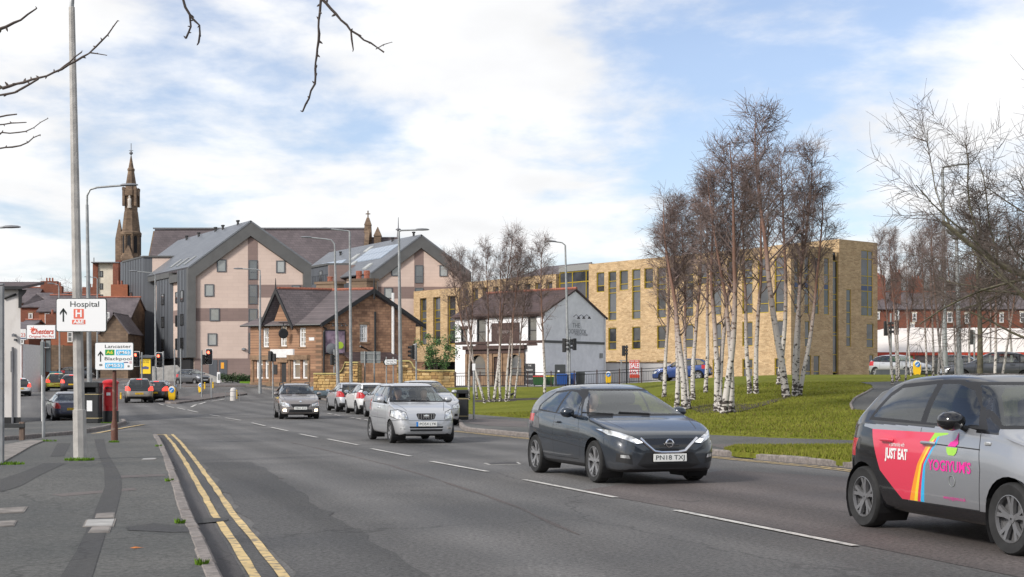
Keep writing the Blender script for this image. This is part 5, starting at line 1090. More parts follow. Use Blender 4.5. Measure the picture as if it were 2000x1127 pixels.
mat('bin_gold',(0.45,0.36,0.18),.5)
mat('bin_green',(0.03,0.11,0.03),.5); mat('bin_blue',(0.015,0.075,0.28),.5); mat('bin_grey',(0.05,0.055,0.055),.55); mat('bin_red',(0.5,0.05,0.04),.5)
mat('bin_yellow',(0.6,0.5,0.08),.5)
mat('wood',(0.15,0.105,0.08),.85,var=.25,vscale=8,stretch=(6,6,.6))
mat('ad_yellow',(0.80,0.55,0.02),.4,emit=(0.9,0.6,0.03),estr=.12)
mat('wall_stone_a',(0.58,0.385,0.155),.85,var=.15,vscale=4,bump=.5,bscale=14); mat('wall_stone_b',(0.47,0.295,0.115),.85,var=.18,vscale=4,bump=.5,bscale=14); mat('wall_stone_c',(0.66,0.47,0.22),.85,var=.15,vscale=4,bump=.5,bscale=14); mat('wall_stone_d',(0.36,0.215,0.09),.85,var=.2,vscale=4,bump=.5,bscale=14)
mat('mortar',(0.22,0.15,0.08),.9)
def wp(x,y,Y): return Vector((px(x,Y),Y,pz(y,Y)))

# ---- street lamps
def street_lamp(label,base,Y,top,pts,end,r0=.09,r1=.05,m='galv',head_len=.75,square=False,group='street lamps along the roads',collar=None):
    """base column, top and arm traced at distance Y; the post stands on the ground there"""
    b = at(base,Y); t = thing('street_lamp',label,'street lamp',tuple(b),0,group); L = lambda p: tuple(wp(p[0],p[1],Y) - b)
    tp = wp(top[0],top[1],Y) - b
    n = 10 if not square else 8
    mb = MB(); mb.tube([(0,0,-.1),tuple(tp*.12),tuple(tp*.121),tuple(tp*.6),tuple(tp)],[r0*1.25,r0*1.2,r0,(r0+r1)/2,r1],n); mb.build('post',m,t,smooth=True)
    mb = MB(); arm = [tuple(tp)] + [L(p) for p in pts] + [L(end)]; mb.tube(arm,r1*.75,8); a = mb.build('arm','galv' if m != 'galv' else m,t,smooth=True)
    e = Vector(arm[-1]); d = (e - Vector(arm[-2])).normalized(); d.z *= .3; d.normalize()
    mb = MB(); q = [e - d*.1 + d*head_len*k for k in (0,.15,.5,.85,1.0)]; side = d.cross(Vector((0,0,1))).normalized()
    rs = []
    for p,w,hgt in zip(q,(.05,.10,.14,.12,.04),(.05,.08,.09,.07,.03)): rs.append([tuple(p + side*w*math.cos(k*math.pi/4) + Vector((0,0,hgt*math.sin(k*math.pi/4)*(1.0 if math.sin(k*math.pi/4) > 0 else .5)))) for k in range(8)])
    mb.rings(rs); mb.build('lantern','sat_grey',t,smooth=True)
    mb = MB(); mb.box((0,0,.55),(r0*2.3,r0*2.3,.0)) if False else None
    if collar: 
        for z in collar: mb = MB(); mb.lathe([(r0*.98,-.05),(r0*1.06,-.04),(r0*1.06,.04),(r0*.98,.05)],10,tuple(tp*z)); mb.build('band','lead',t)
    return t
L1 = street_lamp('tall tapering concrete street lamp carrying the hospital sign',157,25.5,(140,14),[(141,-4),(146,-12),(158,-14)],(172,-10),.10,.055,'lamp_concrete',.6,True)
street_lamp('grey lamp column with long arm rising behind the road sign and letter box',176,61.5,(170,400),[(170,382),(176,370),(190,366)],(240,362),.115,.06,collar=(.05,))
street_lamp('slim lamp column against the grey clad apartment bays',304,126,(303,545),[(303,537),(298,533)],(266,530),.10,.055)
street_lamp('grey lamp column in front of the stone pub doorway side',508,112,(508,536),[(508,528),(500,526)],(472,525),.11,.06)
street_lamp('pale lamp column with swan neck arm before the pub picture board',661,94,(654,490),[(653,476),(647,469),(636,467)],(606,464),.125,.065)
street_lamp('straight lamp column standing beside the swan neck one',686,89,(683,452),[(678,451)],(644,447),.11,.06)
street_lamp('tall lamp column with arm reaching over the parked silver car',783,77,(779,452),[(784,450)],(815,449),.12,.06)
street_lamp('grey lamp column at the white pub gable',1111,99,(1104,479),[(1098,474)],(1084,472),.11,.06)
street_lamp('tall grey lamp column among the right hand birches',1846,84,(1841,330),[(1845,326)],(1870,322),.14,.08)
street_lamp('slim grey lamp column on the hill road before the orange brick house',117,150,(115,560),[(113,556)],(104,554),.10,.06)
street_lamp('slim lamp column beside the cream tower block',190,160,(190,545),[(187,542)],(176,541),.10,.06)
# lamp whose post stands left of the shop
street_lamp('roadside lamp on the left whose lantern reaches past the shop',-60,60,(-58,452),[(-50,446)],(10,444),.115,.06)
# globe-topped amenity lamp
gl = at(1876,58); g = thing('amenity_lamp','grey lamp post with saucer shaped lantern among the right hand birches','street lamp',tuple(gl)); H = pz(462,58) - gl.z; tx_ = px(1868,58) - gl.x
mb = MB(); mb.tube([(0,0,-.1),(tx_*.3,0,1.3),(tx_*.31,0,1.32),(tx_,0,H)],[.16,.15,.10,.065],10); mb.build('post','galv',g,smooth=True)
mb = MB(); mb.lathe([(.06,0),(.10,.05),(.34,.18),(.42,.30),(.42,.36),(.36,.42),(.1,.46)],18,(tx_,0,H-.04)); mb.build('lantern','galv',g,smooth=True); mb = MB(); mb.lathe([(.05,-.15),(.22,-.05),(.22,.02),(.1,.1)],14,(tx_,0,H)); mb.build('neck','sat_grey',g,smooth=True)

# ---- road signs
def rrect(w,h,r,n=4):
    pts = []
    for cx_,cy_,a0 in ((w/2-r,h/2-r,0),(-w/2+r,h/2-r,90),(-w/2+r,-h/2+r,180),(w/2-r,-h/2+r,270)):
        for k in range(n+1): a = R(a0 + 90*k/n); pts.append((cx_ + r*math.cos(a),cy_ + r*math.sin(a)))
    return pts
UP = lambda a,z,d: (a,d,z)
def plate(name,m,parent,cx_,cz_,w,h,r,d0,d1): mb = MB(); mb.prism([(cx_+a,cz_+b) for a,b in rrect(w,h,r)],d0,d1,tf=UP); return mb.build(name,m,parent)
def arrow(parent,cx_,cz_,h,m,d):
    w = h*.5; k = h*.11; mb = MB()
    for poly in ([(cx_-k*.5,cz_-h/2),(cx_+k*.5,cz_-h/2),(cx_+k*.5,cz_+h*.40),(cx_-k*.5,cz_+h*.40)],[(cx_,cz_+h/2),(cx_-w/2,cz_+h*.16),(cx_-w/2,cz_-h*.02),(cx_,cz_+h*.30)],[(cx_,cz_+h/2),(cx_,cz_+h*.30),(cx_+w/2,cz_-h*.02),(cx_+w/2,cz_+h*.16)]): mb.prism(poly,d,d+.002,tf=UP)
    return mb.build('arrow',m,parent)
Y = 25.3; k = Y/FPX; c = wp(159.5,615.5,Y); hs = thing('hospital_sign','white hospital direction sign with red H and A&E panel on the concrete lamp','road sign',(c.x,Y,c.z)); PXs = lambda x: (x-159.5)*k; PZs = lambda y: (615.5-y)*k
plate('border','sign_ink',hs,0,0,99*k,66*k,.04,-.020,-.002); plate('panel','sign_white',hs,0,0,96*k,63*k,.035,-.024,-.0201)
lettering('Hospital',.14,'sign_ink',hs,fM(PXs(166),-.026,PZs(594.5)),width=56*k)
arrow(hs,PXs(124.5),PZs(615),27*k,'sign_ink',-.027)
plate('h_panel','sign_red',hs,PXs(154.5),PZs(613),20*k,19*k,.01,-.026,-.0241); lettering('H',.17,'sign_white',hs,fM(PXs(154.5),-.028,PZs(613)),width=12*k,bold=.006)
plate('ae_panel','sign_red',hs,PXs(154.5),PZs(629),26*k,9*k,.01,-.026,-.0241); lettering('A&E',.085,'sign_white',hs,fM(PXs(154.5),-.028,PZs(629)),width=21*k,bold=.003)
for z in (.18,-.18): mb = MB(); mb.mm(-.40,.40,0,.03,z-.02,z+.02); mb.build('rail','galv',hs); mb = MB(); mb.tube([(-.09,.03,z),(-.09,.30,z)],.012,5); mb.tube([(.06,.03,z),(.06,.30,z)],.012,5); mb.build('clip','galv',hs)
Y = 34.0; k = Y/FPX; b = at(223.5,Y); ls = thing('direction_sign','white road sign to Lancaster and Blackpool on a rusty post','road sign',tuple(b)); PXs = lambda x: px(x,Y) - b.x; PZs = lambda y: pz(y,Y) - b.z
mb = MB(); mb.tube([(0,0,-.1),(0,0,.45),(0,0,.62),(0,0,PZs(690))],[.085,.082,.048,.045],10); mb.build('post','rust',ls,smooth=True)
for z in (680,712): mb = MB(); mb.mm(-.42,.42,-.07,-.045,PZs(z)-.02,PZs(z)+.02); mb.build('rail','galv',ls)
plate('border','sign_ink',ls,PXs(225),PZs(696),76*k,55*k,.04,-.085,-.071); plate('panel','sign_white',ls,PXs(225),PZs(696),73.5*k,52.5*k,.035,-.090,-.0851)
lettering('Lancaster',.11,'sign_ink',ls,fM(PXs(232),-.092,PZs(677)),width=51*k); lettering('Blackpool',.11,'sign_ink',ls,fM(PXs(232.5),-.092,PZs(701)),width=52*k)
arrow(ls,PXs(198.5),PZs(696),21*k,'sign_ink',-.093)
plate('route_patch','sign_green',ls,PXs(216.5),PZs(688.5),18*k,11*k,.006,-.092,-.0901); lettering('A6',.11,'sign_yellow',ls,fM(PXs(216.5),-.094,PZs(688.5)),width=13*k,bold=.002)
plate('route_patch','sign_blue',ls,PXs(243),PZs(688.5),29*k,11*k,.006,-.092,-.0901); lettering('(M6)',.10,'sign_white',ls,fM(PXs(243),-.094,PZs(688.5)),width=24*k,bold=.002)
plate('route_patch','sign_blue',ls,PXs(225.5),PZs(714),37*k,11*k,.006,-.092,-.0901); lettering('(M55)',.10,'sign_white',ls,fM(PXs(225.5),-.094,PZs(714)),width=32*k,bold=.002)
mat('sticker',(0.10,0.10,0.22),.5); mat('sticker_pink',(0.62,0.45,0.45),.6); plate('sticker','sticker',ls,PXs(248),PZs(708),9*k,2*k,.004,-.092,-.0901); plate('sticker','sticker_pink',ls,PXs(257),PZs(708),5*k,5*k,.01,-.092,-.0901); plate('sticker','sign_back',ls,PXs(199),PZs(713),6*k,4*k,.01,-.092,-.0901); plate('sticker','sign_back',ls,PXs(253),PZs(715.5),4*k,4*k,.01,-.092,-.0901)
# chicken shop sign
Y = 58.0; k = Y/FPX; b = at(83,Y); cs = thing('shop_sign','white Chesters sign with red script beside the hospital sign','shop sign',tuple(b)); PXs = lambda x: px(x,Y) - b.x; PZs = lambda y: pz(y,Y) - b.z
mb = MB(); mb.tube([(0,0,-.2),(0,0,PZs(660))],.05,8); mb.build('post','white_trim',cs); plate('panel','sign_white',cs,PXs(82),PZs(648.5),55*k,26*k,.02,-.12,-.04); plate('border','grey_panel',cs,PXs(82),PZs(648.5),56.5*k,27.5*k,.02,-.10,-.03)
lettering('Chesters',.3,'red_paint',cs,fM(PXs(84),-.124,PZs(648)),width=44*k,shear=.25,bold=.008); lettering('Original Piri Piri',.14,'red_paint',cs,fM(PXs(82.5),-.124,PZs(657.5)),width=48*k)
mb = MB(); mb.prism([(PXs(66) + (7 if i % 2 else 3)*k*math.cos(i*.45),PZs(644) + (7 if i % 2 else 3)*k*math.sin(i*.45)) for i in range(14)],-.123,-.1205,tf=UP); mb.build('flash','sign_red',cs)
# grey post with two sign backs
Y = 36.5; b = at(85,Y); k = Y/FPX; gp_ = thing('sign_post','grey metal post with two narrow sign backs in front of the dark blue saloon','sign post',tuple(b)); mb = MB(); mb.tube([(0,0,-.1),(0,0,pz(667,Y)-b.z)],.042,8); mb.build('post','galv',gp_,smooth=True)
for x0,x1,y0,y1,d in ((80.5,86,667,733,-.08),(88,97,665,726,.06)): mb = MB(); mb.mm(px(x0,Y)-b.x,px(x1,Y)-b.x,d,d+.02,pz(y1,Y)-b.z,pz(y0,Y)-b.z); mb.build('sign_plate','sign_back',gp_)
mb = MB(); mb.mm(-.06,.16,-.06,.06,pz(680,Y)-b.z,pz(678,Y)-b.z); mb.build('clip','galv',gp_)
# edge-of-frame post and low barrier
Y = 24.0; b = at(3,Y); ep = thing('roadside_post','plain grey square post beside the low barrier','post',tuple(b)); mb = MB(); mb.bbox((0,0,1.5),(.075,.075,3.2),.01); mb.build('post','pole_grey',ep); mb = MB(); mb.bbox((0,0,3.13),(.09,.09,.03),.008); mb.build('cap','pole_grey',ep)
Y = 34.5; b = at(43,Y); br = thing('low_barrier','low dark barrier rail on a wooden post beside the white shop','barrier',tuple(b)); mb = MB(); mb.bbox((0,0,.22),(.12,.10,.62),.012); mb.build('post','wood',br); mb = MB(); mb.bbox((-1.2,.0,.38),(.12,.10,.9),.012); mb.build('post','wood',br); mb = MB(); mb.bbox((-.78,-.075,.44),(1.75,.05,.10),.008); mb.build('rail','bin_black',br)
# ---- pillar box
b = gp(216,825,.11); pb = thing('pillar_box','red cylindrical letter box with black base beside the rusty sign post','letter box',tuple(b))
mb = MB(); mb.lathe([(.27,-.1),(.275,0),(.275,.40),(.255,.41)],24); mb.build('base','bin_black',pb,smooth=True)
mb = MB(); mb.lathe([(.25,.40),(.25,1.32),(.265,1.33),(.265,1.36)],24); mb.build('body','post_red',pb,smooth=True); mb = MB(); mb.lathe([(.265,1.36),(.285,1.37),(.285,1.43),(.24,1.47),(.12,1.51),(.01,1.52)],24); mb.build('cap','post_red',pb,smooth=True)
mb = MB(); mb.box((0,-.252,1.22),(.24,.03,.04)); mb.build('slot','bin_black',pb); mb = MB(); mb.box((0,-.25,.86),(.28,.03,.55)); mb.build('door','post_red',pb); mb = MB(); mb.box((0,-.268,1.0),(.14,.008,.10)); mb.build('notice','sign_white',pb)
# ---- litter bins
def litter_bin(label,b,w,h,d=.5,tagged=True):
    t = thing('litter_bin',label,'litter bin',tuple(b),0,'black litter bins with gold bands'); mb = MB(); mb.bbox((0,0,h*.36),(w,d,h*.74),.03); mb.build('body','bin_black',t)
    for x in (-1,1): mb = MB(); mb.bbox((x*(w/2-.05),0,h*.80),(.10,d,h*.14),.01); mb.build('side_panel','bin_black',t)
    mb = MB(); mb.bbox((0,0,h*.93),(w*1.03,d*1.04,h*.14),.03); mb.build('hood','bin_black',t); mb = MB(); mb.box((0,d*.2,h*.80),(w*.8,d*.3,h*.13)); mb.build('liner','dark_inside',t)
    for z in (.12,.70): mb = MB(); mb.mm(-w/2-.004,w/2+.004,-d/2-.004,d/2+.004,h*z-.012,h*z+.012); mb.build('band','bin_gold',t)
    if tagged: mb = MB(); mb.box((0,-d/2-.006,h*.42),(w*.30,.008,h*.26)); mb.build('label_plate','sign_white',t)
litter_bin('black gold banded litter bin with white notice beside the letter box',gp(179,826,.11),.62,1.42)
litter_bin('black gold banded litter bin beside the parked silver people carrier',at(903,53.5,.1),.46,1.12,.46,False)
b = at(925.5,53.5,.12); t = thing('small_sign','small white plate on a slim grey post beside the black litter bin','sign post',tuple(b)); mb = MB(); mb.tube([(0,0,-.1),(0,0,pz(712,53.5)-b.z)],.04,8); mb.build('post','galv',t); mb = MB(); mb.bbox((0,-.05,pz(717,53.5)-b.z),(.12,.012,.26),.004); mb.build('plate','sign_white',t)

# ---- traffic signals
def signal_head(parent,x,y,z,h,rz,lit,board=True,name='signal_head'):
    """three-lamp head; rz turns it away from facing the camera"""
    M = Matrix.Translation((x,y,z)) @ Matrix.Rotation(rz,4,'Z'); w = h*.36
    def pb(mb,nm,m,par): 
        mb.v = [tuple(M @ Vector(v)) for v in mb.v]; return mb.build(nm,m,par,smooth=30)
    mb = MB(); mb.bbox((0,0,0),(w*.86,.22,h*.92),.02); hd = pb(mb,name,'signal_black',parent)
    if board:
        mb = MB(); mb.prism(rrect(w*1.36,h*1.12,.05),.10,.115,tf=UP); pb(mb,'backing_rim','signal_white',hd); mb = MB(); mb.prism(rrect(w*1.18,h*1.06,.04),.092,.0995,tf=UP); pb(mb,'backing_board','signal_black',hd)
    for i in range(3):
        zz = h*.29*(1-i); mb = MB(); mb.lathe([(.001,-.125),(h*.085,-.12),(h*.10,-.11)],14,(0,0,zz),'y',cap=False); pb(mb,'lens','red_lamp' if (lit and i == 0) else 'dark_lens',hd)
        mb = MB(); n = 10; r = h*.115; rs = [[(r*math.cos(a),yy,zz + r*math.sin(a)) for a in [math.pi*(-.15 + 1.3*k/n) for k in range(n+1)]] for yy in (-.11,-.30)]; mb.rings(rs,cap=False,close=False); pb(mb,'visor','signal_black',hd)
    return hd
def traffic_signal(label,base_px,Y,post_top,heads,group='traffic signals at the junction',r=.057,m='galv'):
    b = at(base_px,Y,.1); t = thing('traffic_signal',label,'traffic light',tuple(b),0,group); mb = MB(); mb.tube([(0,0,-.2),(0,0,pz(post_top,Y)-b.z)],r,10); mb.build('post',m,t,smooth=True)
    for (hx,y0,y1,rz,lit,board) in heads:
        x = px(hx,Y) - b.x; z0,z1 = pz(y1,Y)-b.z,pz(y0,Y)-b.z; h = (z1-z0)/(1.12 if board else 1.0); y_ = -.05 if abs(x) > .1 else -.18
        signal_head(t,x,y_,(z0+z1)/2,h,rz,lit,board); mb = MB(); mb.tube([(0,0,(z0+z1)/2),(x,y_+.05,(z0+z1)/2)],.025,6); mb.build('bracket','signal_black',t)
    return t
traffic_signal('red traffic light peeping from behind the Lancaster sign',277,96,688,[(266,686,716,0,True,True)])
traffic_signal('red traffic light with white rim beside the yellow advertising panel',319,112,686,[(310.5,688,718,0,True,True)])
traffic_signal('red traffic light with white rim on the island by the small dark hatchback',394,104,684,[(408,681,712,0,True,True),(398,692,713,R(115),False,False)])
traffic_signal('dark traffic light seen from behind against the stone pub bay',533,106,690,[(528,685,707,R(160),False,False),(536,690,707,R(-110),False,False)])
traffic_signal('dark side-on traffic light at the corner of the stone pub',813,93,670,[(806,672,703,R(-70),False,True)])
traffic_signal('slim signal post with dark heads before the white pub gable',1113,97,658,[(1102,660,689,R(75),False,False),(1122,660,685,R(-75),False,False)])
traffic_signal('dark traffic light on a black post before the white boundary wall',1224,98,674,[(1218,674,696,R(80),False,False)],m='signal_black')
traffic_signal('pair of dark traffic lights beside the brick tower',1740,80,612,[(1730,626,657,R(85),False,False),(1750,626,655,R(-85),False,False)])
traffic_signal('slim signal post with small dark head by the picture board',653,97,682,[(649,692,714,R(120),False,False)])
for lab,x,Y,y0 in (('plain grey post in front of the apartment undercroft',353,118,682),('plain grey post on the traffic island beside the red signal',413,103,740),('plain grey post beside the concrete ramp wall',341,116,683)):
    b = at(x,Y,.1); t = thing('post',lab,'post',tuple(b)); mb = MB(); mb.tube([(0,0,-.2),(0,0,pz(y0,Y)-b.z)],.055,8); mb.build('shaft','galv',t,smooth=True); mb = MB(); mb.lathe([(.06,0),(.06,.03),(.02,.05)],8,(0,0,pz(y0,Y)-b.z)); mb.build('cap','galv',t)
# ---- keep-left bollards
def bollard(label,x,Y,y1,y0,face=True,w=None):
    b = at(x,Y,.09); h = (y1-y0)/FPX*Y; t = thing('keep_left_bollard',label,'bollard',tuple(b),0,'yellow keep left bollards on the islands'); w = w or h*.46
    prof = [(-w*.36,0),(w*.36,0),(w/2,h*.28),(w/2,h*.74)] + [(w/2*math.cos(R(a)),h*.74 + h*.26*math.sin(R(a))) for a in range(15,180,15)] + [(-w/2,h*.74),(-w/2,h*.28)]
    mb = MB(); mb.prism([(a,z) for a,z in prof if True],-.13,.13,tf=UP); mb.build('shell','bollard_yellow',t,smooth=30)
    mb = MB(); mb.prism([(a*.92,z) for a,z in prof if z > h*.5] ,-.135,-.131,tf=UP); mb.build('face','sign_white',t)
    if face:
        mb = MB(); mb.lathe([(.001,0),(h*.175,0),(h*.175,.006),(.001,.006)],18,(0,-.146,h*.72),'y'); d_ = mb.build('roundel','bollard_blue',t)
        q = h*.11; mb = MB()
        for poly in ([(-q,-q),(q*.05,-q),(-q,q*.05)],[(-q*.75,-q*.45),(-q*.45,-q*.75),(q*.85,q*.55),(q*.55,q*.85)]): mb.prism([(a,h*.72+z) for a,z in poly],-.150,-.147,tf=UP)
        mb.build('arrow','sign_white',d_)
    mb = MB(); mb.lathe([(w*.42,-.05),(w*.40,.05),(w*.34,.06)],12); mb.build('base','bin_grey',t)
bollard('yellow keep left bollard with blue arrow disc beside the dark Corsa-sized hatchback'.replace('Corsa-sized ',''),336,97,783,755); bollard('yellow keep left bollard at the foot of the island traffic light',392,112,752,733); bollard('yellow bollard before the white boundary wall',1188,97,745,721); bollard('yellow bollard in front of the white roofed store',1791,84,726,697)
for lab,x,Y,y0,y1 in (('short yellow marker post near the rear of the Peugeot-like grey car'.replace('Peugeot-like grey','beige grey'),236,102,732,742),('short yellow marker post beside the small dark hatchback',400,116,740,751),('short yellow marker post beyond the island signal',416,117,740,750)):
    b = at(x,Y,.05); t = thing('marker_post',lab,'post',tuple(b)); h = (y1-y0)/FPX*Y + .1; mb = MB(); mb.bbox((0,0,h/2),(.11,.11,h),.02); mb.build('shaft','bollard_yellow',t); mb = MB(); mb.box((0,0,h*.8),(.116,.116,.05)); mb.build('band','bin_black',t)
Y = 100; b = at(456,Y,.1); t = thing('island_bollard','white round topped bollard with yellow side at the tip of the island','bollard',tuple(b)); h = 20/FPX*Y+.1; mb = MB(); mb.lathe([(.24,-.1),(.23,h*.8),(.18,h*.95),(.02,h)],14); mb.build('body','dirty_white',t,smooth=True); mb = MB(); mb.box((.24,0,h*.42),(.05,.26,h*.75)); mb.build('reflector','bollard_yellow',t)
b = at(443,99,.1); t = thing('guard_rail','short grey guard rail beside the white island bollard','railing',tuple(b)); 
for x in (0,.75,1.0): mb = MB(); mb.tube([(x-.1,0,-.1),(x-.1,0,.62)],.022,6); mb.build('post','pole_grey',t)
for z in (.58,.2): mb = MB(); mb.tube([(-.1,0,z),(.9,0,z)],.02,6); mb.build('rail','pole_grey',t)
# ---- big sign backs, finger sign, cabinet
Y = 98; b = at(728,Y,.1); t = thing('road_sign','large grey back of a road sign on two posts before the stone pub','road sign',tuple(b)); zq = lambda y: pz(y,Y)-b.z; kx = lambda x: px(x,Y)-b.x
for x in (712.5,731): mb = MB(); mb.tube([(kx(x),0,-.2),(kx(x),0,zq(686))],.05,8); mb.build('post','galv',t)
mb = MB(); mb.mm(kx(704),kx(743),.06,.085,zq(709),zq(686.5)); mb.build('panel','sign_back',t)
for y in (691,703): mb = MB(); mb.mm(kx(704.5),kx(742.5),.03,.058,zq(y)-.03,zq(y)+.03); mb.build('rail','galv',t)
Y = 94; b = at(761,Y,.1); t = thing('finger_sign','white finger sign pointing left on two posts beside the yellow stone wall','road sign',tuple(b)); zq = lambda y: pz(y,Y)-b.z; kx = lambda x: px(x,Y)-b.x
for x in (754.5,768): mb = MB(); mb.tube([(kx(x),0.05,-.2),(kx(x),.05,zq(697))],.04,8); mb.build('post','galv',t)
mb = MB(); mb.prism([(kx(748),zq(707)),(kx(751),zq(701.5)),(kx(775),zq(701)),(kx(775),zq(712)),(kx(751),zq(713))],-.05,-.02,tf=UP); mb.build('border','sign_ink',t); mb = MB(); mb.prism([(kx(751),zq(707)),(kx(753),zq(702.3)),(kx(774.5),zq(701.7)),(kx(774.5),zq(711.3)),(kx(753),zq(712.2))],-.06,-.051,tf=UP); mb.build('panel','sign_white',t)
lettering('Garstang Rd',.15,'sign_ink',t,fM(kx(764),-.064,zq(705)),width=18/FPX*Y); lettering('Moor Park Ave',.15,'sign_ink',t,fM(kx(763.5),-.064,zq(709.5)),width=19/FPX*Y)
b = at(767.5,93,.1); t = thing('cabinet','pale grey roadside cabinet beneath the finger sign','cabinet',tuple(b)); mb = MB(); mb.bbox((0,0,.35),(.5,.35,.75),.015); mb.build('body','grey_panel',t); mb = MB(); mb.box((0,-.18,.35),(.44,.012,.6)); mb.build('door','grey_panel',t); mb = MB(); mb.bbox((0,0,.745),(.54,.39,.04),.01); mb.build('top','galv',t)
# ---- bus shelter advertising panel and concrete ramp wall
Y = 124; b = at(285,Y,.1); t = thing('advertising_panel','yellow poster in dark bus shelter end panel','advertising panel',tuple(b)); zq = lambda y: pz(y,Y)-b.z; kx = lambda x: px(x,Y)-b.x
mb = MB(); mb.mm(kx(272.5),kx(296),0,.14,-.1,zq(699)); mb.build('frame','bin_black',t); mb = MB(); mb.mm(kx(274.5),kx(294),-.015,-.001,zq(730),zq(701)); s_ = mb.build('poster','ad_yellow',t)
lettering('NOW AT YOUR',.14,'sign_ink',s_,fM(kx(284),-.02,zq(705)),width=.6); lettering('LOCAL STORE',.14,'sign_ink',s_,fM(kx(284),-.02,zq(708)),width=.6); mb = MB(); mb.prism([(kx(278),zq(721)),(kx(290),zq(721)),(kx(291),zq(717)),(kx(284),zq(715)),(kx(277),zq(717))],-.021,-.016,tf=UP); mb.build('picture','sticker',s_)
mb = MB(); mb.prism([(kx(271),zq(699)+.003),(kx(298),zq(699)+.003),(kx(299),zq(696)),(kx(285),zq(693)),(kx(270),zq(696))],-.2,3.0,tf=UP); mb.build('roof','zinc',t)
for y in (1.4,2.8): mb = MB(); mb.tube([(kx(273),y,-.2),(kx(273),y,zq(699))],.04,6); mb.build('post','zinc',t)
Y = 146; w0 = at(300,Y); t = thing('ramp_wall','pale concrete ramp wall with sloping top before the apartments','wall',tuple(w0)); kx = lambda x,Y=Y: px(x,Y)-w0.x; zq = lambda y,Y=Y: pz(y,Y)-w0.z
mb = MB(); mb.prism([(kx(290),-1.5),(kx(362),-1.5),(kx(362),zq(730)),(kx(350),zq(718)),(kx(345),zq(713)),(kx(290),zq(716))],0,.35,tf=UP); mb.build('wall','concrete',t); mb = MB(); mb.prism([(kx(362),-1.5),(kx(455),-1.5),(kx(455),zq(746)),(kx(400),zq(727)),(kx(362),zq(724))],-1.0,-.65,tf=UP); mb.build('wall','concrete',t)
b = at(427,128,.1); t = thing('pavement_board','small pale notice board standing before the concrete ramp wall','sign',tuple(b)); mb = MB(); mb.bbox((0,0,.55),(.30,.06,1.0),.02); mb.build('panel','sign_white',t); mb = MB(); mb.box((0,.0,.02),(.36,.3,.06)); mb.build('foot','bin_black',t); mb = MB(); mb.box((.02,-.035,.6),(.16,.008,.55)); mb.build('print','sign_back',t)
drape('lawn',[at(468,139).to_2d(),at(495,133).to_2d(),at(498,150).to_2d(),at(470,152).to_2d()],.14,'grass_bright',step=3,skirt=.2)
# ---- yellow stone boundary walls with curved shoulders
def stone_wall(label,x0,x1,Y,topf,base_py,ret=None):
    b = at((x0+x1)/2,Y); t = thing('stone_wall',label,'wall',tuple(b)); kx = lambda x: px(x,Y)-b.x; zq = lambda y: pz(y,Y)-b.z; rnd = random.Random(int(x0)); zb = zq(base_py) - .3
    n = 24; xs = [x0 + (x1-x0)*i/n for i in range(n+1)]; top = [(kx(x),zq(topf(x))) for x in xs]
    mb = MB(); mb.prism([(kx(x0),zb),(kx(x1),zb)] + [(a,z-.02) for a,z in top[::-1]],.03,.34,tf=UP); mb.build('core','mortar',t)
    cz = zb; row = 0
    while True:
        ch = rnd.choice((.17,.19,.22)); a = kx(x0) - (row % 2)*.2; any_ = False
        while a < kx(x1):
            L = rnd.uniform(.30,.52); a0,a1 = max(a,kx(x0)),min(a+L,kx(x1)); a += L
            if a1 - a0 < .06: continue
            zt_ = min(zq(topf(x0 + (x1-x0)*((u-kx(x0))/(kx(x1)-kx(x0))))) for u in (a0,a1)) - .03
            z1 = min(cz+ch,zt_)
            if z1 - cz < .05: continue
            any_ = True; pr = rnd.uniform(-.035,.02); g_ = .014; mb = MB(); mb.bbox(((a0+a1)/2,.06+pr/2,(cz+z1)/2),(a1-a0-g_,.13-pr,z1-cz-g_),.025); mb.build('stone',rnd.choice(('wall_stone_a','wall_stone_a','wall_stone_b','wall_stone_c','wall_stone_d')),t)
        cz += ch; row += 1
        if not any_ or row > 14: break
    mb = MB(); m_ = len(top); vs = [(a,d,z) for a,z in top for d in (-.06,.40)] + [(a,d,z+.09) for a,z in top for d in (-.06,.40)]; fs = []
    for i in range(m_-1): fs += [(2*i,2*i+2,2*i+3,2*i+1),(2*m_+2*i,2*m_+2*i+1,2*m_+2*i+3,2*m_+2*i+2),(2*i,2*m_+2*i,2*m_+2*i+2,2*i+2),(2*i+1,2*i+3,2*m_+2*i+3,2*m_+2*i+1)]
    fs += [(0,1,2*m_+1,2*m_),(2*m_-2,4*m_-2,4*m_-1,2*m_-1)]; mb.add(vs,fs); mb.build('coping','ochre_coping',t)
    if ret:
        xe = kx(x1) if ret > 0 else kx(x0); L = abs(ret); zt_ = zq(topf(x1 if ret > 0 else x0)); cz = zb; rr = 0
        mb = MB(); mb.mm(xe-.34,xe-.005,.34,L,zb,zt_-.02); mb.build('return_core','mortar',t)
        while cz < zt_ - .1:
            ch = .20; y = .34
            while y < L - .1: l = rnd.uniform(.3,.5); y1 = min(L,y+l); mb = MB(); mb.bbox((xe,(y+y1)/2,cz+min(ch,zt_-cz)/2),(.06,y1-y-.014,min(ch,zt_-cz)-.014),.02); mb.build('stone',rnd.choice(('wall_stone_b','wall_stone_a','wall_stone_d')),t); y += l
            cz += ch
def top1(x):
    if x < 655: return 731 
    if x < 672: return 731 - 22*(1-math.sqrt(max(0,1-((x-655)/17)**2)))
    return 709
def top2(x):
    if x < 803: return 706
    if x < 824: return 706 + 19*math.sqrt(max(0,1-((824-x)/21)**2))
    return 725
stone_wall('yellow stone wall with curved shoulder below the pub picture board',612,699,96,top1,754,ret=2.4)
stone_wall('yellow stone wall with curved shoulder running to the white pub',775,888,94.5,top2,754)
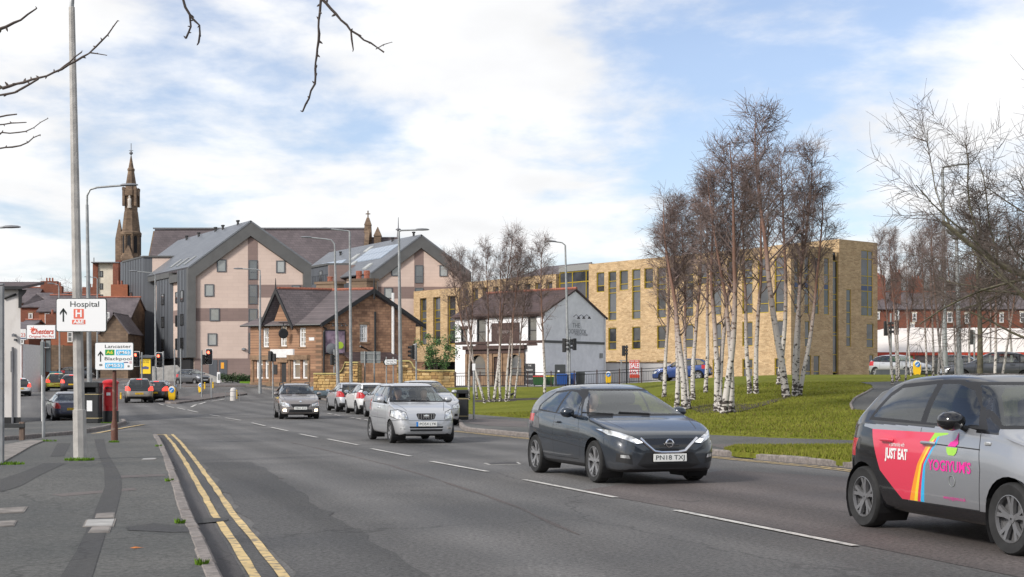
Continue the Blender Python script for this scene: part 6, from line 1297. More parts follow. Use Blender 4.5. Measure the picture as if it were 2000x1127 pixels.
# stone wall and bank between the two
Y = 104; b = at(745,Y); t = thing('rubble_wall','old rubble wall with mossy bank behind the finger sign','wall',tuple(b)); mb = MB(); mb.mm(px(700,Y)-b.x,px(830,Y)-b.x,0,.4,-1,pz(708,Y)-b.z); mb.build('wall','pub_stone',t); mb = MB(); mb.mm(px(699,Y)-b.x,px(831,Y)-b.x,-.05,.45,pz(708,Y)-b.z+.001,pz(706,Y)-b.z); mb.build('coping','stone_trim',t)
drape('grass_bank',[at(705,97.5).to_2d(),at(772,97.5).to_2d(),at(772,103.8).to_2d(),at(705,103.8).to_2d()],.5,'grass',step=3,skirt=.8)
# ---- white boundary wall, railing, bins
Y = 112; b = at(1200,Y); t = thing('boundary_wall','long pale rendered boundary wall beside the white pub','wall',tuple(b)); mb = MB(); mb.mm(px(1090,Y)-b.x,px(1310,Y)-b.x,0,.3,-1.5,pz(709,Y)-b.z); mb.build('wall','dirty_white',t); mb = MB(); mb.mm(px(1089,Y)-b.x,px(1311,Y)-b.x,-.05,.35,pz(709,Y)-b.z+.001,pz(706.5,Y)-b.z); mb.build('coping','stone_trim',t)
fa,fb = at(890,90.5),at(1296,96.0); f = thing('railing','long black iron railing between the lawn and the white pub','railing',tuple(fa)); d = fb - fa; Lf = d.to_2d().length; npan = 9
mbb = MB()
for i in range(npan+1):
    p = d*(i/npan); zz = zg(fa.x+p.x,fa.y+p.y) - fa.z; mb = MB(); mb.box((p.x,p.y,zz+.5),(.07,.07,1.15)); mb.build('post','brown_paint',f)
    if i < npan:
        p1 = d*((i+1)/npan); z1 = zg(fa.x+p1.x,fa.y+p1.y) - fa.z
        for h in (.16,.80,.98): mb = MB(); mb.tube([(p.x,p.y,zz+h),(p1.x,p1.y,z1+h)],.022,5); mb.build('rail','bin_black',f)
        for k in range(1,13): q = p.lerp(p1,k/13); zk = zz + (z1-zz)*k/13; mbb.box((q.x,q.y,zk+.48),(.018,.018,.64))
o = mbb.build('bar','bin_black',f); o['kind'] = 'stuff'
def wheelie(label,x0,x1,Y,y0,y1,m,lid,group='bins outside the white pub',four=False):
    b = at((x0+x1)/2,Y); w = (x1-x0)/FPX*Y; h = (y1-y0)/FPX*Y; t = thing('wheeled_bin',label,'bin',tuple(b),0,group); d = .75
    mb = MB(); mb.rings([[(-w/2*k,-d/2*k,z),(w/2*k,-d/2*k,z),(w/2*k,d/2*k,z),(-w/2*k,d/2*k,z)] for k,z in ((.84,.08),(.86,.12),(1.0,h*.86))]); mb.build('body',m,t)
    mb = MB(); mb.rings([[(-w/2*k,-d/2*k,z),(w/2*k,-d/2*k,z),(w/2*k,d/2*k,z),(-w/2*k,d/2*k,z)] for k,z in ((1.04,h*.862),(1.04,h*.90),(.9,h))]); mb.build('lid',lid,t)
    for sx_ in (-1,1):
        for sy_ in (-1,1): mb = MB(); mb.lathe([(.08,-.03),(.08,.03)],10,(sx_*w*.36,sy_*d*.36,.08),'x'); mb.build('wheel','bin_black',t)
    mb = MB(); mb.tube([(-w/2*.8,d/2+.05,h*.84),(w/2*.8,d/2+.05,h*.84)],.02,6); mb.build('handle',m,t)
wheelie('green bin with red lid beside the pub menu board',1041,1062,99,734,755,'bin_green','bin_red'); wheelie('green bin with yellow lid next to the red lidded one',1063,1082,99.5,734,755,'bin_green','bin_yellow'); wheelie('large blue bin before the grey cabinet',1087,1108,99,728,752,'bin_blue','bin_blue'); wheelie('second blue bin behind the lamp column',1108.5,1124,100,727,752,'bin_blue','bin_blue'); wheelie('dark grey bin with slanted lid at the end of the bins',1125,1142,100,725,752,'bin_grey','bin_grey')
b = at(1094,104); t = thing('cabinet','tall dark grey cabinet with white notice behind the blue bins','cabinet',tuple(b)); mb = MB(); mb.bbox((0,0,.75),(.78,.5,1.6),.02); mb.build('body','bin_grey',t); mb = MB(); mb.box((0,-.255,.75),(.7,.012,1.4)); mb.build('door','bin_grey',t); mb = MB(); mb.box((-.12,-.265,1.05),(.14,.008,.14)); mb.build('notice','sign_white',t)
# ---- sale banner
Y = 96.5; b = at(1239,Y); t = thing('sale_banner','red and white new year sale banner tied to the railing','banner',tuple(b)); zq = lambda y: pz(y,Y)-b.z; kx = lambda x: px(x,Y)-b.x
mb = MB(); mb.mm(kx(1229),kx(1249),-.02,.0,zq(738),zq(703)); mb.build('sheet','sign_white',t)
for y0,y1 in ((703,709),(720,722),(732,738)): mb = MB(); mb.mm(kx(1229.3),kx(1248.7),-.026,-.021,zq(y1),zq(y0)+(-.01 if y0 == 703 else 0)); mb.build('band','red_paint',t)
mat('banner_red',(0.62,0.02,0.035),.5)
mb = MB(); mb.mm(kx(1230.2),kx(1247.8),-.025,-.0205,zq(719.6),zq(709.4)); mb.build('panel','banner_red',t); mb = MB(); mb.mm(kx(1230.2),kx(1247.8),-.025,-.0205,zq(731.6),zq(722.4)); mb.build('panel','banner_red',t)
lettering('NEW YEAR',.16,'sign_white',t,fM(kx(1239),-.03,zq(706)),width=.56); lettering('SALE',.42,'sign_white',t,fM(kx(1239),-.03,zq(714.5)),width=.56,bold=.012); lettering('55%',.38,'sign_white',t,fM(kx(1239),-.03,zq(727)),width=.54,bold=.012)
for x in (1230,1247.5): mb = MB(); mb.tube([(kx(x),.04,-.2),(kx(x),.04,zq(705))],.03,6); mb.build('post','wood',t)
b = at(1213.5,97); t = thing('barrier_post','grey post with short cross arm before the pale boundary wall','post',tuple(b)); zt_ = pz(705,97)-b.z; mb = MB(); mb.tube([(0,0,-.2),(0,0,zt_)],.045,8); mb.build('shaft','galv',t); mb = MB(); mb.box((.08,0,zt_+.03),(.42,.1,.06)); mb.build('cross_arm','galv',t)
# ---- boundary wall on the hill and dark hedge wall
Y = 176; b = at(100,Y); t = thing('garden_wall','dark stone garden wall before the brick houses on the hill','wall',tuple(b)); 
for i in range(6): xa_,xb_ = 52 + i*24,52 + (i+1)*24 - .3; mb = MB(); mb.mm(px(xa_,Y)-b.x,px(xb_,Y)-b.x,0,.4,-1,pz(672 + i*1.0,Y)-b.z); mb.build('wall_panel','dark_stone',t)
# sign on a pole at the right, and fence by the store
b = at(1903,70); t = thing('sign_post','grey post with dark sign back beside the mossy trunk','sign post',tuple(b)); mb = MB(); mb.tube([(0,0,-.2),(0,0,pz(645,70)-b.z)],.045,8); mb.build('post','galv',t); mb = MB(); mb.mm(-.28,-.02,.05,.07,pz(673,70)-b.z,pz(644,70)-b.z); mb.build('sign_plate','bin_grey',t)
fa,fb = at(1755,88),at(1935,92); f = thing('railing','low grey railing in front of the white roofed store','railing',tuple(fa)); d = fb - fa; mbb = MB()
for i in range(6):
    p = d*(i/5); mb = MB(); mb.box((p.x,p.y,p.z*0 + .5),(.07,.07,1.2)); mb.build('post','bin_grey',f)
for h in (.2,1.0): mb = MB(); mb.tube([(0,0,h),(d.x,d.y,h)],.02,5); mb.build('rail','bin_grey',f)
for k in range(1,70): q = d*(k/70); mbb.box((q.x,q.y,.6),(.018,.018,.8))
o = mbb.build('bar','bin_grey',f); o['kind'] = 'stuff'
b = at(1736,88); t = thing('low_wall','low dark blue grey hoarding at the foot of the brick tower','wall',tuple(b)); mb = MB(); mb.mm(px(1712,88)-b.x,px(1771,88)-b.x,0,.15,-.6,pz(722,88)-b.z); mb.build('panel','zinc',t); mb = MB(); mb.mm(px(1712,88)-b.x,px(1771,88)-b.x,-.03,.18,pz(722,88)-b.z,pz(720,88)-b.z); mb.build('cap','grey_panel',t)
# ================================================================== cars
def paint(name,col,metal=.0,rough=.35,coat=1.0,flake=0.0):
    """car lacquer outside, dark lining on the inside of the shell"""
    m = bpy.data.materials.new(name); m.use_nodes = True; t = m.node_tree; b = t.nodes['Principled BSDF']; N = lambda ty,**k: _nn(t,ty,**k); L = t.links.new
    b.inputs['Metallic'].default_value = metal; b.inputs['Roughness'].default_value = rough; b.inputs['Coat Weight'].default_value = coat; b.inputs['Coat Roughness'].default_value = .05; b.inputs['Base Color'].default_value = (*col,1)
    tcn = N('ShaderNodeTexCoord'); n = N('ShaderNodeTexNoise'); L(tcn.outputs['Object'],n.inputs['Vector']); n.inputs['Scale'].default_value = 2.2; n.inputs['Detail'].default_value = 6
    sp = N('ShaderNodeSeparateXYZ'); L(tcn.outputs['Object'],sp.inputs[0]); zr = N('ShaderNodeMapRange'); L(sp.outputs['Z'],zr.inputs['Value']); zr.inputs['From Min'].default_value = .15; zr.inputs['From Max'].default_value = .62; zr.inputs['To Min'].default_value = .75; zr.inputs['To Max'].default_value = 0.0
    mu = N('ShaderNodeMath',operation='MULTIPLY'); L(zr.outputs[0],mu.inputs[0]); L(n.outputs['Fac'],mu.inputs[1])       # road dirt on the sills
    mx = N('ShaderNodeMix',data_type='RGBA'); L(mu.outputs[0],mx.inputs['Factor']); mx.inputs['A'].default_value = (*col,1); mx.inputs['B'].default_value = (0.10,0.09,0.08,1); L(mx.outputs['Result'],b.inputs['Base Color'])
    rr = N('ShaderNodeMapRange'); L(mu.outputs[0],rr.inputs['Value']); rr.inputs['To Min'].default_value = rough; rr.inputs['To Max'].default_value = .8; L(rr.outputs[0],b.inputs['Roughness'])
    MATS[name] = m
paint('paint_slate',(0.009,0.017,0.028),.1,.26); paint('paint_silver',(0.52,0.53,0.545),.5,.38); paint('paint_smart_silver',(0.36,0.37,0.39),.6,.36); paint('paint_taupe',(0.26,0.235,0.22),.45,.36)
paint('paint_white',(0.72,0.72,0.71),0,.4); paint('paint_navy',(0.012,0.018,0.055),.3,.32); paint('paint_grey',(0.10,0.105,0.115),.5,.36); paint('paint_black',(0.012,0.013,0.016),.1,.3); paint('paint_beige',(0.30,0.265,0.225),.5,.38); paint('paint_blue',(0.02,0.06,0.22),.2,.35); paint('paint_police',(0.78,0.74,0.04),0,.4); paint('paint_lightblue',(0.22,0.30,0.36),.4,.4)
mat('trim_black',(0.014,0.014,0.015),.55); mat('gloss_black',(0.008,0.008,0.009),.12,coat=.5); mat('rubber',(0.018,0.018,0.018),.85,var=.25,vscale=8,coords='obj'); mat('alloy',(0.33,0.33,0.335),.42,metal=.6); mat('alloy_dark',(0.20,0.20,0.205),.45,metal=.5); mat('chrome',(0.75,0.75,0.76),.12,metal=1.0)
mat('seat_cloth',(0.03,0.03,0.033),.9); mat('plate_white',(0.80,0.80,0.76),.4); mat('plate_yellow',(0.82,0.50,0.02),.4); mat('tail_red',(0.45,0.012,0.012),.2,coat=.5); mat('brake_lit',(0.6,0.02,0.01),.3,emit=(1,.06,.04),estr=1.4); mat('indicator',(0.8,0.3,0.03),.25,coat=.5)
mat('lens_clear',(0.62,0.63,0.63),.10,metal=.55,coat=1.0,var=.45,vscale=9,coords='obj',vdetail=2); mat('lens_lit',(.9,.85,.7),.2,emit=(1.0,.86,.62),estr=3.5); mat('drl',(.9,.92,.95),.2,emit=(.95,.98,1.0),estr=1.6); mat('decal_red',(0.62,0.035,0.075),.35,coat=.8); mat('decal_orange',(0.85,0.30,0.02),.35,coat=.8); mat('decal_yellow',(0.80,0.62,0.03),.35,coat=.8); mat('decal_green',(0.30,0.60,0.03),.35,coat=.8); mat('decal_blue',(0.03,0.40,0.70),.35,coat=.8); mat('decal_pink',(0.72,0.03,0.30),.4); mat('eu_blue',(0.03,0.22,0.62),.4)
glassmat('car_glass',(0.70,0.75,0.73),f0=.10); glassmat('car_glass_dark',(0.22,0.24,0.245),f0=.09)

def chaikin(p,it):
    for _ in range(it):
        q = [p[0]]
        for a,b in zip(p,p[1:]): q.append((a[0]*.75+b[0]*.25,a[1]*.75+b[1]*.25)); q.append((a[0]*.25+b[0]*.75,a[1]*.25+b[1]*.75))
        q.append(p[-1]); p = q
    return p
class Car:
    def __init__(s,label,spec,pos,head,paint_m,group=None,name='car',lod=0,cat='car',z=None):
        s.sp = spec; s.pm = paint_m; s.lod = lod; h = Vector(head).normalized(); s.L,s.hw,s.WB,s.FO,s.wr = spec['L'],spec['W']/2,spec['WB'],spec['FO'],spec['wr']
        rz = math.atan2(h.y,h.x); X,Y = pos; f = zg(X + h.x*s.WB/2,Y + h.y*s.WB/2); r = zg(X - h.x*s.WB/2,Y - h.y*s.WB/2)
        s.t = thing(name,label,cat,(X,Y,(f+r)/2 if z is None else z),rz,group); s.t.rotation_euler = (0,-math.atan2(f-r,s.WB),rz)
        s.xf = s.WB/2 + s.FO; s.body()
    def X(s,d): return s.xf - d
    def body(s):
        sp = s.sp; top,belt,plan,low = (pchip(*zip(*sp[k])) for k in ('top','belt','plan','low')); n = (72,40,30)[s.lod]
        st = sorted({round(v,4) for v in [s.L*(.5-.5*math.cos(math.pi*i/n)) * .35 + s.L*i/n*.65 for i in range(n+1)] + [.012,.03,.06,s.L-.012,s.L-.03,s.L-.06] + [p[0] for p in sp['top']]})
        it = 2 if s.lod == 0 else 1; rw = sp['roofw']; hm = sp.get('hipz',.62); rings = []; cr = sp.get('crown',.05)
        for d in st:
            zt,zb,w,zl = top(d),belt(d),plan(d)*s.hw,low(d); zb = min(zb,zt - .035); zl = min(zl,zb - .06)
            g = min(1,max(0,(zt - zb - .06)/.34)); wb = w*sp.get('wbelt',.965); wr_ = wb*(1-g) + rw*s.hw*g*min(1,plan(d)/.9)
            c = cr*(.45 + .55*g); zr = max(zb + .015,zt - c - .02*g); zm = min(hm,zl + (zb-zl)*.55)
            P = [(0,zl),(w*.6,zl),(w*.90,zl+.005),(w*.965,zl+(zm-zl)*.25),(w,zm),(w*.992,zm+(zb-zm)*.55),(wb*1.004,zb-.025),(wb,zb),(wb*(1-.004*g)-.012*g,zb+.02*g+.004),((wb+wr_)/2+.018*g,(zb+zr)/2),(wr_+.004,zr-.03*g),(wr_-.05,zr+.55*(zt-zr)),(wr_*.72,zt-.22*c),(wr_*.36,zt-.05*c),(0,zt)]
            rings.append([(s.X(d),y,z) for y,z in chaikin(P,it)])
        m = len(rings[0]); bm = bmesh.new(); V = []
        for r in rings: V.append([bm.verts.new(p) for p in r])
        W_ = [[V[i][j] if j in (0,m-1) else bm.verts.new((rings[i][j][0],-rings[i][j][1],rings[i][j][2])) for j in range(m)] for i in range(len(rings))]
        for i in range(len(rings)-1):
            for j in range(m-1):
                bm.faces.new((V[i][j],V[i][j+1],V[i+1][j+1],V[i+1][j])); bm.faces.new((W_[i][j],W_[i+1][j],W_[i+1][j+1],W_[i][j+1]))
        for i,fl in ((0,1),(len(rings)-1,0)):
            for j in range(m-1):
                q = [V[i][j],V[i][j+1],W_[i][j+1],W_[i][j]]; q = list(dict.fromkeys(q))
                if len(q) > 2:
                    if not fl: q = q[::-1]
                    try: bm.faces.new(q[::-1])
                    except ValueError: pass
        bmesh.ops.recalc_face_normals(bm,faces=bm.faces); bm.normal_update(); s.bm = bm; s.parts = []; s.pid = bm.faces.layers.int.new('pid'); s.bm.faces.ensure_lookup_table()
        s.bvh = BVHTree.FromBMesh(bm)
        for f in bm.faces: f.material_index = 1 if (f.normal.z < -.5 and f.calc_center_median().z < .45) else 0
    # ---- cutting outlines into the skin: 'side' in (d, z) on one flank, 'front'/'rear' in (y, z), 'top' in (d, y)
    def cut(s,poly,view,name=None,m=None,y=0,filt=None,delete=False,slot=None,dmax=1.6):
        bm = s.bm; xs = [p[0] for p in poly]; zs = [p[1] for p in poly]; mg = .02
        if view == 'side': key = lambda c: (s.xf - c.x,c.z); ok = lambda f,c: (c.y*y > .12)
        elif view == 'front': key = lambda c: (c.y,c.z); ok = lambda f,c: (s.xf - c.x < dmax) and f.normal.x > .06
        elif view == 'rear': key = lambda c: (c.y,c.z); ok = lambda f,c: (s.L - (s.xf - c.x) < dmax) and f.normal.x < -.06
        else: key = lambda c: (s.xf - c.x,c.y); ok = lambda f,c: f.normal.z > .1
        def near(f):
            c = f.calc_center_median()
            if not ok(f,c) or (filt and not filt(f,c)): return False
            k = [key(v.co) for v in f.verts]
            return max(a for a,_ in k) > min(xs)-mg and min(a for a,_ in k) < max(xs)+mg and max(b for _,b in k) > min(zs)-mg and min(b for _,b in k) < max(zs)+mg
        fs = [f for f in bm.faces if near(f)]
        if not fs: return
        for (a,b) in zip(poly,poly[1:]+poly[:1]):
            e = Vector((b[0]-a[0],b[1]-a[1]))
            if e.length < 1e-5: continue
            nrm = Vector((e.y,-e.x))
            if view == 'side': co,no = (s.xf - a[0],0,a[1]),(-nrm.x,0,nrm.y)
            elif view in ('front','rear'): co,no = (0,a[0],a[1]),(0,nrm.x,nrm.y)
            else: co,no = (s.xf - a[0],a[1],0),(-nrm.x,nrm.y,0)
            geom = list({v for f in fs for v in f.verts}) + list({ed for f in fs for ed in f.edges}) + fs
            r = bmesh.ops.bisect_plane(bm,geom=geom,plane_co=co,plane_no=no,dist=1e-5)
            fs = [g for g in r['geom'] if isinstance(g,bmesh.types.BMFace)]
        for f in fs: f.normal_update()
        hit = [f for f in fs if ok(f,f.calc_center_median()) and inside(poly,*key(f.calc_center_median()))]
        if delete: bmesh.ops.delete(bm,geom=hit,context='FACES'); return
        if slot is not None:
            for f in hit: f.material_index = slot
            return
        s.parts.append((name,m)); i = len(s.parts)
        for f in hit: f[s.pid] = i
    def both(s,poly,name=None,m=None,**k):
        for y in (1,-1): s.cut(poly,'side',name,m,y=y,**k)
    def pair(s,poly,view,name,m,**k):
        if name == 'headlight':
            cx_ = sum(p[0] for p in poly)/len(poly); cz_ = sum(p[1] for p in poly)/len(poly); rim = [(cx_ + (a-cx_)*1.09,cz_ + (b-cz_)*1.14) for a,b in poly]; s.pair(rim,view,None,None,slot=1,**k)
        s.cut(poly,view,name,m,**k); s.cut([(-a,b) for a,b in poly][::-1],view,name,m,**k)
    def arches(s,k=1.14):
        s.wd = (s.FO,s.FO + s.WB)
        for d in s.wd: s.both([(d + s.wr*k*math.cos(a),s.wr*1.0 + s.wr*k*math.sin(a)) for a in [2*math.pi*i/28 for i in range(28)]],delete=True,filt=lambda f,c: abs(c.y) > s.hw*.55 or c.z < .35 and abs(c.y) > s.hw*.5)
    def finish(s,slots=None):
        """split the skin into body and parts, keeping the smooth normals of the whole"""
        bm = s.bm; bm.normal_update(); nv = {v.index: v.normal.copy() for v in bm.verts} if False else None
        bm.verts.index_update(); bm.verts.ensure_lookup_table(); groups = {}
        for f in bm.faces: groups.setdefault(f[s.pid],[]).append(f)
        mats = [s.pm,'trim_black'] + (slots or []); s.objs = {}
        for pid in sorted(groups):
            fs = groups[pid]; name,m = ('body',None) if pid == 0 else s.parts[pid-1]; idx = {}; vs = []; fl = []; mi = []; ln = []
            for f in fs:
                t = []
                for v in f.verts:
                    if v.index not in idx: idx[v.index] = len(vs); vs.append(v.co.copy())
                    t.append(idx[v.index]); ln.append(v.normal.copy())
                fl.append(t); mi.append(f.material_index if pid == 0 else 0)
            me = bpy.data.meshes.new(name); me.from_pydata(vs,[],fl)
            for mm in (mats if pid == 0 else [m]): me.materials.append(MATS[mm])
            me.polygons.foreach_set('material_index',mi); me.polygons.foreach_set('use_smooth',[True]*len(fl)); me.normals_split_custom_set(ln); me.update()
            o = bpy.data.objects.new(name,me); C.objects.link(o); o.parent = s.t; s.objs.setdefault(name,[]).append(o)
        s.bm.free()
    def P(s,d,y,z): return (s.X(d),y,z)
    def wheels(s,rim='alloy',spokes=5,style=0):
        sp = s.sp; r = s.wr; w = sp.get('tw',.19); yo = s.hw - .012 - w/2
        for d in s.wd:
            for y in (1,-1):
                x = s.X(d); ri = r*sp.get('rimk',.66); mb = MB(); q = w/2
                mb.lathe([(ri,-q*.86),(r*.93,-q),(r*.985,-q*.78),(r,-q*.5),(r,q*.5),(r*.985,q*.78),(r*.93,q),(ri,q*.86)],36 if s.lod == 0 else 24,(x,y*yo,r),'y',cap=False); tyre = mb.build('wheel','rubber',s.t,smooth=50); tyre.name = 'wheel'
                mb = MB(); mb.lathe([(.01,y*q*.15),(ri*.99,y*q*.15),(ri,y*q*.9),(ri*.965,y*q*.92),(ri*.93,y*q*.6)],28,(x,y*yo,r),'y',cap=False); mb.build('rim_barrel','alloy_dark' if style != 2 else rim,tyre,smooth=40)
                mb = MB()
                for k in range(spokes):
                    a = 2*math.pi*k/spokes + .31
                    for off in ((-.20,.20) if style == 1 else (0,)):
                        a0,a1 = a,a + off; pts = []
                        for rad,wd in ((ri*.16,ri*(.10 if style == 1 else .17)),(ri*.55,ri*(.08 if style == 1 else .16)),(ri*.955,ri*(.09 if style == 1 else .22))):
                            ang = a0 + (a1-a0)*(rad/ri); c_ = (math.cos(ang),math.sin(ang)); n_ = (-c_[1],c_[0])
                            pts.append([(x + c_[0]*rad + n_[0]*wd*t,y*(yo + q*(.62 + .22*(rad/ri))) ,r + c_[1]*rad + n_[1]*wd*t) for t in (-1,1)] + [(x + c_[0]*rad + n_[0]*wd*t,y*(yo + q*(.3 + .2*(rad/ri))),r + c_[1]*rad + n_[1]*wd*t) for t in (1,-1)])
                        mb.rings(pts)
                sp_ = mb.build('rim',rim,tyre,smooth=25)
                mb = MB(); mb.lathe([(ri*.22,y*q*.5),(ri*.20,y*q*.72),(.01,y*q*.74)],14,(x,y*yo,r),'y',cap=False); mb.build('hub_cap',rim,tyre,smooth=40)
                # inner arch lining
                mb = MB(); n = 16; k = 1.135; ys = (s.hw*.985 - .01,s.hw - .36); rs = [[(x + r*k*math.cos(a),y*yy,r + r*k*math.sin(a)) for a in [math.pi*(-.22 + 1.44*i/n) for i in range(n+1)]] for yy in ys]; mb.rings(rs,cap=False,close=False); mb.add([(x + r*k*math.cos(a),y*ys[1],r + r*k*math.sin(a)) for a in [math.pi*(-.22+1.44*i/n) for i in range(n+1)]],[tuple(range(n+1))]); mb.build('arch_liner','trim_black',s.t)
    def interior(s,driver_only=False,rhd=True):
        sp = s.sp; zf = .42; d0 = sp['seat_d']; m = 'seat_cloth'; hh = sp['H'] - .33
        for y in (.36,-.36):
            for d,z in ((d0,.0),(d0 + .82,.02)):
                if d > s.L - .75: continue
                mb = MB(); mb.bbox((s.X(d-.05),y*s.hw/.85,zf+.06),(.52,.46,.16),.05); mb.rings([[(s.X(d+.16+.22*t) + dx_,y*s.hw/.85 + wy*w,zf + .1 + .60*t) for dx_,wy in ((-.07,-1),(.07,-1),(.07,1),(-.07,1))] for t,w in ((0,.22),(.5,.24),(.9,.20),(1.0,.16))]); mb.bbox((s.X(d+.40),y*s.hw/.85,min(zf+.80,hh+.12)),(.10,.26,.19),.04); mb.build('seat',m,s.t,smooth=30)
        dd = sp['dash_d']; mb = MB(); mb.rings([[(s.X(dd + a),y,z) for a,z in ((0,.55),(.05,sp['dash_z']),(.30,sp['dash_z']+.01),(.42,sp['dash_z']-.10),(.38,.5))] for y in (-s.hw*.84,s.hw*.84)]); mb.build('dashboard',m,s.t)
        mb = MB(); c = Vector(s.P(dd + .50,-.36*s.hw/.85,sp['dash_z'] - .04)); pts = [tuple(c + Vector((-.09*math.sin(a),.18*math.cos(a),.16*math.sin(a)))) for a in [2*math.pi*i/16 for i in range(17)]]; mb.tube(pts,.016,6); mb.tube([tuple(c),tuple(c + Vector((.2,0,-.08)))],.03,6); mb.tube([pts[0],pts[8]],.014,5); mb.build('steering_wheel','trim_black',s.t,smooth=True)
        mb = MB(); mb.mm(s.X(dd),s.X(s.L-.5),-s.hw*.8,s.hw*.8,.30,.36); mb.build('cabin_floor','trim_black',s.t)
    def mirror(s,d,z,m=None,k=1.0,out=.12):
        for y in (1,-1):
            y0 = s.hw*s.sp.get('wbelt',.965) - .04; c = Vector(s.P(d,y*(s.hw + out*.55),z)); rs = []
            for x_,kk in ((.075,.35),(.055,.75),(0,1.0),(-.045,.97),(-.06,.9)): rs.append([tuple(c + Vector((x_*k,.105*k*kk*math.cos(a)*(1 if abs(math.cos(a)) < .8 else .95),.072*k*kk*math.sin(a)))) for a in [2*math.pi*i/12 for i in range(12)]])
            mb = MB(); mb.rings(rs); o = mb.build('door_mirror',m or s.pm,s.t,smooth=50); mb = MB(); mb.tube([tuple(c + Vector((0,-y*.06,-.04))),s.P(d-.02,y*y0,z-.09)],.025,6); mb.build('mirror_stalk','trim_black',o)
            mb = MB(); mb.lathe([(.001,0),(.085*k,0)],12,(c.x - .063*k,c.y,c.z),'x',cap=False); mb.v = [(a,b,c.z + (e - c.z)*.66) for a,b,e in mb.v]; mb.build('mirror_glass','chrome',o)
    def hit(s,d,z,y,view='side',eps=.004):
        """point on the skin and its normal"""
        if view == 'side': p,n,*_ = s.bvh.ray_cast(Vector((s.X(d),y*3,z)),Vector((0,-y,0)))
        elif view == 'front': p,n,*_ = s.bvh.ray_cast(Vector((s.xf + 2,d,z)),Vector((-1,0,0)))
        else: p,n,*_ = s.bvh.ray_cast(Vector((s.xf - s.L - 2,d,z)),Vector((1,0,0)))
        return (p + n*eps,n) if p else (None,None)
    def handle(s,d,z,m=None,w=.19):
        for y in (1,-1):
            p,n = s.hit(d,z,y,eps=.0)
            if p: mb = MB(); mb.tube([(p.x+w/2,p.y,p.z),(p.x+w*.4,p.y+y*.03,p.z+.004),(p.x-w*.4,p.y+y*.03,p.z+.004),(p.x-w/2,p.y,p.z)],.015,6); mb.build('door_handle',m or s.pm,s.t,smooth=True)
    def plate(s,txt,z,front=True,w=.52,h=.112,m=None,eu=False,tilt=0.0):
        p,n = s.hit(0,z,0,'front' if front else 'rear',.01)
        sg = 1 if front else -1; x = p.x + sg*.012; mb = MB(); mb.bbox((x,0,z),(.014,w,h),.004); o = mb.build('number_plate',m or ('plate_white' if front else 'plate_yellow'),s.t)
        rot = Matrix.Rotation(R(90 if front else -90),4,'Z') @ Matrix.Rotation(R(90),4,'X'); M = Matrix.Translation((x + sg*.008,0 if not eu else sg*.03,z)) @ rot
        if txt: lettering(txt,h*.82,'sign_ink',o,M,depth=.002,width=w*(.86 if not eu else .80))
        if eu: mb = MB(); mb.bbox((x + sg*.002,-sg*(w/2-.025),z),(.014,.05,h*.98),.003); mb.build('plate_band','eu_blue',o)
        return o
    def decal(s,txt,size,m,d,z,y,width=None,rot=0.0,lift=.004,**k):
        me = text_mesh(txt,size,0.0,**k); xs = [v.co.x for v in me.vertices]; w = max(xs)-min(xs); sc = width/w if width else 1
        bm = bmesh.new(); bm.from_mesh(me); bmesh.ops.subdivide_edges(bm,edges=[e for e in bm.edges if e.calc_length() > .05],cuts=1)
        for v in bm.verts:
            a,b = v.co.x*sc,v.co.y; a,b = a*math.cos(rot)-b*math.sin(rot),a*math.sin(rot)+b*math.cos(rot)
            p,n = s.hit(d + (-a if y > 0 else -a),z + b,y,eps=lift); v.co = p if p else Vector(s.P(d-a,y*s.hw,z+b))
        bm.to_mesh(me); bm.free(); me.materials.clear(); me.materials.append(MATS[m]); o = bpy.data.objects.new('lettering',me); C.objects.link(o); o.parent = s.t; return o
def arc(cx_,cy_,rx,ry,a0,a1,n=6): return [(cx_ + rx*math.cos(R(a0+(a1-a0)*i/n)),cy_ + ry*math.sin(R(a0+(a1-a0)*i/n))) for i in range(n+1)]
PLAN = lambda L,f=.5,r=.5: [(0,.50),(.012,.62),(.035,.72),(.08,.80),(.16,.875),(.32,.94),(.6,.985),(1.0,1),(L-1.0,1),(L-.55,.975),(L-.28,.935),(L-.14,.88),(L-.06,.80),(L-.02,.70),(L,.58)]
LOWP = lambda L: [(0,.30),(.04,.22),(.2,.18),(.7,.19),(L-.7,.20),(L-.15,.26),(L-.03,.32),(L,.36)]
